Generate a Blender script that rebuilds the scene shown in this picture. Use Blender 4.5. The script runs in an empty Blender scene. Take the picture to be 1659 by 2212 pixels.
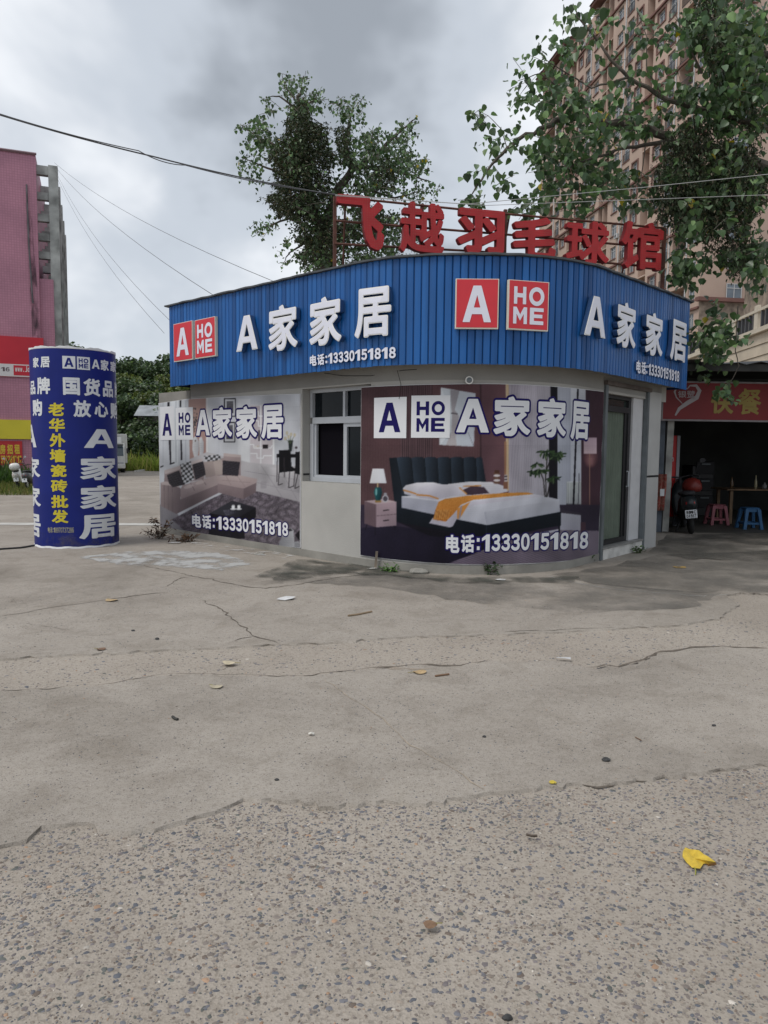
import bpy, bmesh, math, random
import numpy as np
from math import sin, cos, tan, pi, radians, atan2, sqrt, hypot
from mathutils import Vector, Matrix
from mathutils.geometry import delaunay_2d_cdt

SC = bpy.context.scene
COL = SC.collection
random.seed(7)
RNG = np.random.default_rng(7)

# ------------------------------------------------------------------ camera, sky, sun, exposure
EYE = np.array([0.0, 0.0, 1.5])
PITCH, ROLL, FPX, CX, CY = 4.8, 0.57, 1597.0, 829.5, 1106.0
cam = bpy.data.cameras.new('camera')
cam.sensor_fit = 'VERTICAL'; cam.sensor_height = 36.0; cam.lens = 26.0
cam.clip_start = 0.05; cam.clip_end = 3000
camo = bpy.data.objects.new('camera', cam); COL.objects.link(camo)
camo.matrix_world = (Matrix.Translation(EYE.tolist()) @ Matrix.Rotation(pi/2 - radians(PITCH), 4, 'X')
                     @ Matrix.Rotation(radians(ROLL), 4, 'Z'))
SC.camera = camo
RCAM = np.array(camo.matrix_world.to_3x3())

SUN_FROM = Vector((-0.50, -0.34, 0.92)).normalized()
SUN_EL = math.asin(SUN_FROM.z); SUN_AZ = atan2(SUN_FROM.x, SUN_FROM.y)
world = bpy.data.worlds.new('World'); SC.world = world; world.use_nodes = True
wn = world.node_tree; wn.nodes.clear()
def _w(t, **k):
    n = wn.nodes.new(t)
    for a, b in k.items(): setattr(n, a, b)
    return n
wo = _w('ShaderNodeOutputWorld'); bg1 = _w('ShaderNodeBackground'); bg2 = _w('ShaderNodeBackground'); mixs = _w('ShaderNodeMixShader')
sky = _w('ShaderNodeTexSky', sky_type='NISHITA', sun_disc=False, sun_elevation=SUN_EL, sun_rotation=SUN_AZ)
bg1.inputs['Strength'].default_value = 0.09
wn.links.new(sky.outputs[0], bg1.inputs['Color'])
tc = _w('ShaderNodeTexCoord'); sep = _w('ShaderNodeSeparateXYZ'); wn.links.new(tc.outputs['Generated'], sep.inputs[0])
def wmath(op, a, b):
    n = _w('ShaderNodeMath', operation=op)
    for i, v in enumerate((a, b)):
        if isinstance(v, (int, float)): n.inputs[i].default_value = v
        else: wn.links.new(v, n.inputs[i])
    return n.outputs[0]
zz = wmath('ADD', wmath('MAXIMUM', sep.outputs['Z'], 0.0), 0.75)
cmb = _w('ShaderNodeCombineXYZ')
wn.links.new(wmath('DIVIDE', sep.outputs['X'], zz), cmb.inputs[0]); wn.links.new(wmath('DIVIDE', sep.outputs['Y'], zz), cmb.inputs[1])
mp = _w('ShaderNodeMapping'); wn.links.new(cmb.outputs[0], mp.inputs[0])
CLOUD_OFF = (24.2, 12.0, 6.1)
mp.inputs['Location'].default_value = CLOUD_OFF
n1 = _w('ShaderNodeTexNoise'); n1.inputs['Scale'].default_value = 2.5; n1.inputs['Detail'].default_value = 5.0
n1.inputs['Roughness'].default_value = 0.50; n1.inputs['Distortion'].default_value = 0.15
wn.links.new(mp.outputs[0], n1.inputs['Vector'])
rp = _w('ShaderNodeValToRGB'); rp.color_ramp.interpolation = 'EASE'
e = rp.color_ramp.elements
e[0].position = 0.38; e[0].color = (0.33, 0.36, 0.40, 1)
e[1].position = 0.67; e[1].color = (0.93, 0.95, 0.98, 1)
m1 = e.new(0.49); m1.color = (0.56, 0.605, 0.665, 1)
wn.links.new(n1.outputs[0], rp.inputs[0]); wn.links.new(rp.outputs[0], bg2.inputs['Color'])
bg2.inputs['Strength'].default_value = 1.0
mixs.inputs[0].default_value = 0.9
wn.links.new(bg1.outputs[0], mixs.inputs[1]); wn.links.new(bg2.outputs[0], mixs.inputs[2]); wn.links.new(mixs.outputs[0], wo.inputs['Surface'])

sun = bpy.data.lights.new('sun', 'SUN'); sun.energy = 1.5; sun.angle = radians(24); sun.color = (1.0, 0.96, 0.90)
suno = bpy.data.objects.new('sun', sun); COL.objects.link(suno); suno.location = (-20, -15, 25)
suno.rotation_euler = (-SUN_FROM).to_track_quat('-Z', 'Y').to_euler()

SC.view_settings.view_transform = 'Standard'; SC.view_settings.look = 'None'
SC.view_settings.exposure = 0.19; SC.view_settings.gamma = 1.0; SC.view_settings.use_curve_mapping = False
SC.render.film_transparent = False
SC.cycles.max_bounces = 6

# ------------------------------------------------------------------ surveying: where a point of the photograph lies in the place
def ray(x, y): return RCAM @ np.array([(x - CX)/FPX, -(y - CY)/FPX, -1.0])
def at(x, y, Y):
    d = ray(x, y); return EYE + d*(Y/d[1])
def gnd(x, y, z=0.0):
    d = ray(x, y); return EYE + d*((z - EYE[2])/d[2])
def project(P):
    q = (np.asarray(P) - EYE) @ RCAM
    return CX + FPX*q[..., 0]/-q[..., 2], CY - FPX*q[..., 1]/-q[..., 2]

# ------------------------------------------------------------------ materials
MATS = {}
def lin(c): return tuple(((v/255)/12.92 if v/255 <= .04045 else ((v/255 + .055)/1.055)**2.4) for v in c)
def mat(name, col, rough=0.7, var=0.0, scale=6.0, bump=0.0, bscale=40.0, spec=0.4, metal=0.0, col2=None, coat=0.0, detail=4.0, world=None):
    """procedural material: colour mottled by noise, optional fine bump"""
    if name in MATS: return MATS[name]
    m = bpy.data.materials.new(name); m.use_nodes = True; MATS[name] = m
    nt = m.node_tree; b = nt.nodes['Principled BSDF']
    b.inputs['Roughness'].default_value = rough; b.inputs['Metallic'].default_value = metal
    b.inputs['Specular IOR Level'].default_value = spec
    if coat: b.inputs['Coat Weight'].default_value = coat
    t = nt.nodes.new('ShaderNodeTexCoord'); n = nt.nodes.new('ShaderNodeTexNoise')
    n.inputs['Scale'].default_value = scale; n.inputs['Detail'].default_value = detail
    if world:                                   # pattern fixed in the place, stretched (streaks)
        gg = nt.nodes.new('ShaderNodeNewGeometry'); mq = nt.nodes.new('ShaderNodeMapping'); mq.inputs['Scale'].default_value = world
        nt.links.new(gg.outputs['Position'], mq.inputs[0]); nt.links.new(mq.outputs[0], n.inputs['Vector'])
    else: nt.links.new(t.outputs['Object'], n.inputs['Vector'])
    r = nt.nodes.new('ShaderNodeValToRGB')
    c = np.array(col[:3]); c2 = np.array(col2[:3]) if col2 else np.clip(c*(1 - var), 0, 1)
    c1 = c if col2 else np.clip(c*(1 + var), 0, 1)
    r.color_ramp.elements[0].position = .3; r.color_ramp.elements[1].position = .7
    r.color_ramp.elements[0].color = (*c2, 1); r.color_ramp.elements[1].color = (*c1, 1)
    nt.links.new(n.outputs[0], r.inputs[0]); nt.links.new(r.outputs[0], b.inputs['Base Color'])
    if bump:
        n2 = nt.nodes.new('ShaderNodeTexNoise'); n2.inputs['Scale'].default_value = bscale; n2.inputs['Detail'].default_value = 3
        nt.links.new(t.outputs['Object'], n2.inputs['Vector'])
        bp = nt.nodes.new('ShaderNodeBump'); bp.inputs['Strength'].default_value = bump; bp.inputs['Distance'].default_value = .01
        nt.links.new(n2.outputs[0], bp.inputs['Height']); nt.links.new(bp.outputs[0], b.inputs['Normal'])
    return m
def nodes_of(m): return m.node_tree.nodes, m.node_tree.links, m.node_tree.nodes['Principled BSDF']
def glassy(name, col, rough=0.08, spec=0.6):
    return mat(name, col, rough=rough, var=.1, spec=spec)

# ------------------------------------------------------------------ objects
ROOT = {}
def thing(name, label, cat, loc=(0, 0, 0), group=None):
    o = bpy.data.objects.new(name, None); COL.objects.link(o); o.empty_display_size = .2
    o.location = loc; o['label'] = label; o['category'] = cat
    if group: o['group'] = group
    ROOT[o.name] = tuple(loc); return o
def tag(o, label, cat, group=None):
    o['label'] = label; o['category'] = cat
    if group: o['group'] = group
    return o
def base_of(parent):
    loc = np.zeros(3); p = parent
    while p is not None: loc += np.array(p.location); p = p.parent
    return loc
def make(name, verts, faces, mats, parent=None, midx=None, smooth=False, loc=None, kind=None):
    me = bpy.data.meshes.new(name)
    v = np.asarray(verts, dtype=float).reshape(-1, 3)
    org = base_of(parent) if parent is not None else (np.array(loc) if loc is not None else np.zeros(3))
    me.from_pydata((v - org).tolist(), [], [list(map(int, f)) for f in faces])
    for m in (mats if isinstance(mats, (list, tuple)) else [mats]): me.materials.append(m)
    if midx is not None: me.polygons.foreach_set('material_index', np.asarray(midx, dtype=np.int32))
    if smooth: me.polygons.foreach_set('use_smooth', np.ones(len(me.polygons), dtype=bool))
    me.update()
    o = bpy.data.objects.new(name, me); COL.objects.link(o)
    if parent is not None: o.parent = parent
    elif loc is not None: o.location = loc
    if kind: o['kind'] = kind
    return o
def copy_tree(o, parent=None):
    c = o.copy(); COL.objects.link(c); c.parent = parent
    if parent is not None: c.matrix_parent_inverse = o.matrix_parent_inverse.copy()
    for ch in list(o.children): copy_tree(ch, c)
    return c

class MB:
    """collects simple solids, then links them as one mesh"""
    def __init__(s): s.v = []; s.f = []; s.m = []; s.n = 0
    def add(s, v, f, m=0):
        v = [tuple(map(float, p)) for p in v]; s.v += v; s.f += [tuple(i + s.n for i in q) for q in f]; s.m += [m]*len(f); s.n += len(v); return s
    def box(s, c, size, rz=0.0, m=0, rx=0.0, ry=0.0, bev=0.0):
        sx, sy, sz = (q/2 for q in size)
        R = Matrix.Rotation(rz, 3, 'Z') @ Matrix.Rotation(ry, 3, 'Y') @ Matrix.Rotation(rx, 3, 'X')
        if bev <= 0:
            p = [(x, y, z) for z in (-sz, sz) for x, y in ((-sx, -sy), (sx, -sy), (sx, sy), (-sx, sy))]
            f = [(3, 2, 1, 0), (4, 5, 6, 7), (0, 1, 5, 4), (1, 2, 6, 5), (2, 3, 7, 6), (3, 0, 4, 7)]
        else:
            b = min(bev, sx*.9, sy*.9, sz*.9); p = []
            for z, i in ((-sz, b), (-sz + b, 0), (sz - b, 0), (sz, b)):
                for x, y in ((-sx + b, -sy), (sx - b, -sy), (sx, -sy + b), (sx, sy - b), (sx - b, sy), (-sx + b, sy), (-sx, sy - b), (-sx, -sy + b)):
                    p.append((max(-sx + i, min(sx - i, x)), max(-sy + i, min(sy - i, y)), z))
            f = [tuple(range(7, -1, -1)), tuple(range(24, 32))]
            for k in range(3):
                for j in range(8): f.append((k*8 + j, k*8 + (j + 1) % 8, k*8 + 8 + (j + 1) % 8, k*8 + 8 + j))
        return s.add([Vector(c) + R @ Vector(q) for q in p], f, m)
    def tube(s, pts, r, n=6, m=0, cap=True):
        pts = [Vector(p) for p in pts]; k = len(pts)
        rr = r if isinstance(r, (list, tuple)) else [r]*k
        v = []; prev = None
        for i, p in enumerate(pts):
            t = (pts[min(i + 1, k - 1)] - pts[max(i - 1, 0)]).normalized()
            a = prev if prev is not None else (Vector((0, 0, 1)) if abs(t.z) < .9 else Vector((1, 0, 0)))
            x = (a - t*a.dot(t))
            if x.length < 1e-6: x = t.orthogonal()
            x.normalize(); prev = x; y = t.cross(x)
            for j in range(n):
                an = 2*pi*j/n; v.append(p + (x*cos(an) + y*sin(an))*rr[i])
        f = [(i*n + j, i*n + (j + 1) % n, (i + 1)*n + (j + 1) % n, (i + 1)*n + j) for i in range(k - 1) for j in range(n)]
        if cap: f += [tuple(range(n - 1, -1, -1)), tuple((k - 1)*n + j for j in range(n))]
        return s.add(v, f, m)
    def prism(s, pts, dirv, m=0):
        n = len(pts); a = [Vector(p) for p in pts]; b = [p + Vector(dirv) for p in a]
        f = [tuple(range(n)), tuple(range(2*n - 1, n - 1, -1))] + [(j, j + n, (j + 1) % n + n, (j + 1) % n) for j in range(n)]
        return s.add(a + b, f, m)
    def loft(s, rings, m=0, cap=True):
        n = len(rings[0]); v = [p for r in rings for p in r]; k = len(rings)
        f = [(i*n + j, i*n + (j + 1) % n, (i + 1)*n + (j + 1) % n, (i + 1)*n + j) for i in range(k - 1) for j in range(n)]
        if cap: f += [tuple(range(n - 1, -1, -1)), tuple((k - 1)*n + j for j in range(n))]
        return s.add(v, f, m)
    def quad(s, a, b, c, d, m=0): return s.add([a, b, c, d], [(0, 1, 2, 3)], m)
    def build(s, name, mats, parent=None, smooth=False, loc=None, kind=None):
        return make(name, s.v, s.f, mats, parent, s.m, smooth, loc, kind)
def ell(c, rx, ry, n=12, axis='z', z0=0):
    return [(c[0] + rx*cos(2*pi*i/n), c[1] + ry*sin(2*pi*i/n), c[2]) for i in range(n)]

# ------------------------------------------------------------------ lettering: outlines of the built-in face, thickened, as polygons
GL = {}
_fc = bpy.data.curves.new('lettering_source', 'FONT'); _fo = bpy.data.objects.new('lettering_source', _fc); COL.objects.link(_fo)
_fc.fill_mode = 'NONE'; _fc.resolution_u = 5; _fc.size = 1.0
FULL = {c: chr(ord(c) + 0xFEE0) for c in '0123456789wjdlcomX'}
def outline(ch):
    if ch in GL: return GL[ch]
    _fc.body = FULL.get(ch, ch); bpy.context.view_layer.update()
    dg = bpy.context.evaluated_depsgraph_get(); ev = _fo.evaluated_get(dg); me = ev.to_mesh()
    v = np.array([q.co[:2] for q in me.vertices]); e = np.array([q.vertices[:] for q in me.edges])
    seg = np.concatenate([v[e[:, 0]], v[e[:, 1]]], axis=1); ev.to_mesh_clear()
    GL[ch] = seg; return seg
POLY = {'A': [[(0, 0), (.36, 1), (.64, 1), (1, 0), (.75, 0), (.675, .22), (.325, .22), (.25, 0)], [(.385, .4), (.615, .4), (.5, .745)]],
        'H': [[(0, 0), (0, 1), (.27, 1), (.27, .62), (.73, .62), (.73, 1), (1, 1), (1, 0), (.73, 0), (.73, .38), (.27, .38), (.27, 0)]],
        'E': [[(0, 0), (0, 1), (1, 1), (1, .78), (.3, .78), (.3, .61), (.92, .61), (.92, .40), (.3, .40), (.3, .22), (1, .22), (1, 0)]],
        'M': [[(0, 0), (0, 1), (.24, 1), (.5, .56), (.76, 1), (1, 1), (1, 0), (.76, 0), (.76, .6), (.5, .18), (.24, .6), (.24, 0)]],
        'O': [[(.5 + .5*cos(a*pi/12), .5 + .5*sin(a*pi/12)) for a in range(24)], [(.5 + .27*cos(a*pi/12), .5 + .27*sin(a*pi/12)) for a in range(24)]],
        '1b': [[(.35, 0), (.35, .72), (.08, .6), (.08, .78), (.42, 1), (.65, 1), (.65, 0)]]}
def polyseg(ch):
    s = []
    for L in POLY[ch]:
        for i in range(len(L)): s.append((*L[i], *L[(i + 1) % len(L)]))
    return np.array(s)
GM = {}
def glyph(ch, off=0.0, N=72):
    """2-D mesh of a character, outline moved outward by off (in em); box normalised to 0..1 on the thickened outline"""
    key = (ch, round(off, 4), N)
    if key in GM: return GM[key]
    seg = polyseg(ch) if ch in POLY else outline(ch)
    lo = np.minimum(seg[:, :2].min(0), seg[:, 2:].min(0)) - off; hi = np.maximum(seg[:, :2].max(0), seg[:, 2:].max(0)) + off
    pad = .03; lo2, hi2 = lo - pad, hi + pad
    h = max(hi2 - lo2)/N; nx, ny = int(math.ceil((hi2 - lo2)[0]/h)) + 1, int(math.ceil((hi2 - lo2)[1]/h)) + 1
    gx, gy = np.meshgrid(lo2[0] + np.arange(nx)*h, lo2[1] + np.arange(ny)*h)
    def sdf(px, py):
        P = np.stack([px.ravel(), py.ravel()], 1); out = np.empty(len(P))
        for k in range(0, len(P), 4000):
            p = P[k:k + 4000, None, :]; a = seg[None, :, :2]; d = seg[None, :, 2:] - a
            tt = np.clip(((p - a)*d).sum(2)/np.maximum((d*d).sum(2), 1e-12), 0, 1)
            dist = np.sqrt(((p - a - tt[..., None]*d)**2).sum(2).min(1))
            y0, y1 = seg[None, :, 1], seg[None, :, 3]; py_ = p[..., 1]
            cr = ((y0 > py_) != (y1 > py_)); xs = seg[None, :, 0] + (py_ - y0)*d[..., 0]/np.where(np.abs(d[..., 1]) < 1e-12, 1e-12, d[..., 1])
            ins = ((cr & (p[..., 0] < xs)).sum(1) % 2) == 1
            out[k:k + 4000] = np.where(ins, -dist, dist)
        return (out - off).reshape(px.shape)
    D = sdf(gx, gy); D[np.abs(D) < 1e-7] = 1e-7
    # marching squares, linked into loops
    nxt = {}
    def pt(i0, j0, i1, j1):
        a, b = D[j0, i0], D[j1, i1]; t = a/(a - b)
        return ((i0, j0, i1, j1) if (i0, j0) < (i1, j1) else (i1, j1, i0, j0)), (lo2[0] + (i0 + (i1 - i0)*t)*h, lo2[1] + (j0 + (j1 - j0)*t)*h)
    pos = {}; adj = {}
    inside = D < 0
    cells = np.argwhere((inside[:-1, :-1] != inside[1:, 1:]) | (inside[:-1, 1:] != inside[1:, :-1]) | (inside[:-1, :-1] != inside[:-1, 1:]))
    for j, i in cells:
        c = [(i, j), (i + 1, j), (i + 1, j + 1), (i, j + 1)]; s = [inside[q[1], q[0]] for q in c]
        cr = [k for k in range(4) if s[k] != s[(k + 1) % 4]]
        pts = []
        for k in cr:
            kk, xy = pt(*c[k], *c[(k + 1) % 4]); pos[kk] = xy; pts.append(kk)
        if len(pts) == 2: prs = [(pts[0], pts[1])]
        elif len(pts) == 4: prs = [(pts[0], pts[3]), (pts[1], pts[2])] if s[0] else [(pts[0], pts[1]), (pts[2], pts[3])]
        else: prs = []
        for a, b in prs: adj.setdefault(a, []).append(b); adj.setdefault(b, []).append(a)
    loops = []; seen = set()
    for st in adj:
        if st in seen: continue
        lp = [st]; seen.add(st); cur = st
        while True:
            nx_ = [q for q in adj[cur] if q not in seen]
            if not nx_: break
            cur = nx_[0]; seen.add(cur); lp.append(cur)
        if len(lp) >= 6: loops.append([pos[q] for q in lp])
    def rdp(P, eps):
        if len(P) < 3: return P
        a, b = np.array(P[0]), np.array(P[-1]); d = b - a; L = np.hypot(*d); Q = np.array(P)
        dist = np.abs(d[0]*(Q[:, 1] - a[1]) - d[1]*(Q[:, 0] - a[0]))/L if L > 1e-9 else np.hypot(*(Q - a).T)
        k = int(dist.argmax())
        if dist[k] < eps: return [P[0], P[-1]]
        return rdp(P[:k + 1], eps)[:-1] + rdp(P[k:], eps)
    eps = h*.22; out = []
    for lp in loops:
        k = len(lp)//2; s = rdp(lp[:k + 1], eps)[:-1] + rdp(lp[k:] + [lp[0]], eps)[:-1]
        if len(s) >= 3: out.append(s)
    V = []; E = []
    for lp in out:
        n0 = len(V); V += lp; E += [(n0 + i, n0 + (i + 1) % len(lp)) for i in range(len(lp))]
    r = delaunay_2d_cdt([Vector(p) for p in V], E, [], 0, 1e-6)
    v2 = np.array([p[:] for p in r[0]]); F = np.array([f[:] for f in r[2]])
    cen = v2[F].mean(1); keep = sdf(cen[:, 0], cen[:, 1]) < 0; F = F[keep]
    bl, bh = lo, hi
    norm = lambda q: (np.asarray(q) - bl)/(bh - bl)
    res = (norm(v2), F.tolist(), [norm(lp) for lp in out], sdf, bl, bh)
    GM[key] = res; return res
def place2d(res, u0, u1, v0, v1, n0=0, cut=None):
    V, F = res[0], res[1]
    P = np.stack([u0 + V[:, 0]*(u1 - u0), v0 + V[:, 1]*(v1 - v0)], 1)
    return P, [tuple(q + n0 for q in f) for f in F]
def cut_strips(P, F, step):
    """split flat triangles along u so that they can follow a curved surface"""
    bm = bmesh.new(); vs = [bm.verts.new((p[0], p[1], 0)) for p in P]
    for f in F:
        try: bm.faces.new([vs[i] for i in f])
        except ValueError: pass
    u0, u1 = P[:, 0].min(), P[:, 0].max(); k = math.ceil(u0/step)*step
    while k < u1:
        bmesh.ops.bisect_plane(bm, geom=bm.verts[:] + bm.edges[:] + bm.faces[:], plane_co=(k, 0, 0), plane_no=(1, 0, 0), dist=1e-6); k += step
    bm.verts.index_update()
    P2 = np.array([v.co[:2] for v in bm.verts]); F2 = [tuple(v.index for v in f.verts) for f in bm.faces]; bm.free()
    return P2, F2
def text_on(surf, glyphs, name, m, parent, lift, step=None):
    """flat printed lettering on a surface; glyphs: (char, weight, u0, u1, v0, v1)"""
    Vs = []; Fs = []; n = 0
    for ch, off, u0, u1, v0, v1 in glyphs:
        if ch == 'box': P = np.array([(u0, v0), (u1, v0), (u1, v1), (u0, v1)]); F = [(0, 1, 2, 3)]
        else: P, F = place2d(glyph(ch, off), u0, u1, v0, v1)
        if step: P, F = cut_strips(P, F, step)
        Vs += [surf(u, v, lift) for u, v in P]; Fs += [tuple(i + n for i in f) for f in F]; n += len(P)
    return make(name, Vs, Fs, m, parent)
def letter_solid(surf, ch, off, box, o0, o1, name, mats, parent, grow=0.0):
    """a solid letter: front at o1, back at o0"""
    res = glyph(ch, off); u0, u1, v0, v1 = box
    P, F = place2d(res, u0 - grow, u1 + grow, v0 - grow, v1 + grow)
    V = [surf(u, v, o1) for u, v in P]; FF = list(F); mi = [0]*len(F); n = len(V)
    for lp in res[2]:
        q = np.stack([u0 - grow + lp[:, 0]*(u1 - u0 + 2*grow), v0 - grow + lp[:, 1]*(v1 - v0 + 2*grow)], 1); k = len(q)
        V += [surf(u, v, o1) for u, v in q] + [surf(u, v, o0) for u, v in q]
        FF += [(n + i, n + (i + 1) % k, n + k + (i + 1) % k, n + k + i) for i in range(k)]; mi += [1]*k; n += 2*k
    return make(name, V, FF, mats, parent, mi)

# ================================================================== THE GROUND
def concrete(name, c_lo, c_hi, speck=0.35, spscale=160.0, stain=0.5, bump=.35, stones=False):
    m = bpy.data.materials.new(name); m.use_nodes = True; N, L, b = nodes_of(m)
    t = N.new('ShaderNodeTexCoord')
    def noise(sc, det=4, ro=.55, dist=0.0):
        n = N.new('ShaderNodeTexNoise'); n.inputs['Scale'].default_value = sc; n.inputs['Detail'].default_value = det
        n.inputs['Roughness'].default_value = ro; n.inputs['Distortion'].default_value = dist; L.new(t.outputs['Object'], n.inputs['Vector']); return n.outputs[0]
    def ramp(s, stops):
        r = N.new('ShaderNodeValToRGB'); el = r.color_ramp.elements
        while len(el) < len(stops): el.new(.5)
        for q, (p, c) in zip(el, stops): q.position = p; q.color = (*c, 1)
        L.new(s, r.inputs[0]); return r.outputs[0]
    def mul(a, bb, f=1.0):
        x = N.new('ShaderNodeMixRGB'); x.blend_type = 'MULTIPLY'; x.inputs[0].default_value = f; L.new(a, x.inputs[1]); L.new(bb, x.inputs[2]); return x.outputs[0]
    col = ramp(noise(.55, 6, .6, .4), [(.30, c_lo), (.68, c_hi)])
    col = mul(col, ramp(noise(2.6, 7, .68, .6), [(.30, (.74, .72, .69)), (.52, (1, 1, 1)), (.75, (1.0, .99, .97))]), stain)
    col = mul(col, ramp(noise(.23, 5, .6, .8), [(.33, (.66, .65, .63)), (.5, (1, 1, 1))]), stain)
    col = mul(col, ramp(noise(38, 3, .7), [(.30, (.80, .79, .77)), (.55, (1, 1, 1)), (.8, (1.0, 1.0, 1.0))]), .8)
    vo = N.new('ShaderNodeTexVoronoi'); vo.inputs['Scale'].default_value = spscale; L.new(t.outputs['Object'], vo.inputs['Vector'])
    sp = N.new('ShaderNodeSeparateColor'); L.new(vo.outputs['Color'], sp.inputs[0])
    col = mul(col, ramp(sp.outputs[0], [(.0, (.45, .45, .47)), (.16, (.62, .60, .58)), (.2, (1, 1, 1)), (.9, (1, 1, 1)), (.97, (1.0, 1.0, 1.0))]), speck)
    L.new(col, b.inputs['Base Color']); b.inputs['Roughness'].default_value = .88; b.inputs['Specular IOR Level'].default_value = .25
    ad = N.new('ShaderNodeMath'); ad.operation = 'ADD'; L.new(noise(70, 4, .7), ad.inputs[0]); L.new(vo.outputs['Distance'], ad.inputs[1])
    bp = N.new('ShaderNodeBump'); bp.inputs['Strength'].default_value = bump; bp.inputs['Distance'].default_value = .004
    L.new(ad.outputs[0], bp.inputs['Height']); L.new(bp.outputs[0], b.inputs['Normal'])
    return m
M_AGG = concrete('exposed_aggregate', (.328, .288, .246), (.40, .356, .306), speck=.5, spscale=120, stain=.35, bump=.6)
M_SLAB = concrete('slab_concrete', (.312, .279, .243), (.392, .354, .310), speck=.5, spscale=210, stain=.8, bump=.45)

ground = make('ground', [(-900, -30, 0), (900, -30, 0), (900, 1500, 0), (-900, 1500, 0)], [(0, 1, 2, 3)], M_AGG, kind='structure')
EDGE_A = [(-500, 1960), (0, 1833), (60, 1818), (90, 1790), (190, 1783), (260, 1803), (360, 1788), (465, 1758), (525, 1730), (645, 1733), (710, 1748), (830, 1733), (920, 1743), (1045, 1718),
          (1110, 1713), (1190, 1703), (1255, 1693), (1320, 1698), (1420, 1683), (1555, 1665), (1659, 1655), (2300, 1590)]
EDGE_B = [(-500, 1520), (0, 1497), (75, 1494), (140, 1489), (210, 1487), (280, 1474), (340, 1464), (400, 1461), (500, 1463), (650, 1466), (780, 1452), (830, 1449), (905, 1441), (995, 1443), (1055, 1431),
          (1130, 1433), (1230, 1433), (1265, 1446), (1335, 1446), (1380, 1433), (1430, 1411), (1495, 1403), (1550, 1400), (1659, 1406), (2300, 1425)]
EDGE_C = [(-500, 1450), (0, 1427), (85, 1421), (180, 1417), (280, 1412), (345, 1407), (415, 1405), (490, 1402), (600, 1394), (700, 1392), (830, 1381), (980, 1376), (1110, 1371), (1220, 1366), (1335, 1360),
          (1485, 1351), (1555, 1336), (1595, 1311), (1570, 1291), (1590, 1283), (1659, 1286), (2300, 1300)]
def rough_line(px, amp, step=.05, seed=1):
    r = random.Random(seed); P = [gnd(x, y)[:2] for x, y in px]; out = []
    for a, b in zip(P[:-1], P[1:]):
        L = np.hypot(*(b - a)); k = max(1, min(60, int(L/step))); nrm = np.array([-(b - a)[1], (b - a)[0]])/max(L, 1e-6)
        for i in range(k):
            w = 0 if i == 0 else 1
            out.append(a + (b - a)*i/k + nrm*r.gauss(0, amp)*w)
    out.append(P[-1]); return out
def slab(name, near, far, z=.014):
    poly = [tuple(p) for p in near] + [tuple(p) for p in far[::-1]]
    n = len(poly); r = delaunay_2d_cdt([Vector(p) for p in poly], [(i, (i + 1) % n) for i in range(n)], [], 1, 1e-5)
    V = [(p[0], p[1], z) for p in r[0]]; F = [tuple(f) for f in r[2]]; k = len(V)
    V += [(p[0], p[1], z) for p in poly] + [(p[0] + random.gauss(0, .004), p[1] - .012 + random.gauss(0, .006), -.002) for p in poly]
    F += [(k + i, k + (i + 1) % n, k + n + (i + 1) % n, k + n + i) for i in range(n)]
    return make(name, V, F, M_SLAB, kind='structure')
slab('concrete_slab', rough_line(EDGE_A, .009, .035, 3), rough_line(EDGE_B, .016, .06, 4))
_c = rough_line(EDGE_C, .014, .06, 5)
slab('concrete_yard', [np.array((-80, _c[0][1]))] + _c + [np.array((80, _c[-1][1]))], [np.array(p) for p in ((-80, 300), (80, 300))])

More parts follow.
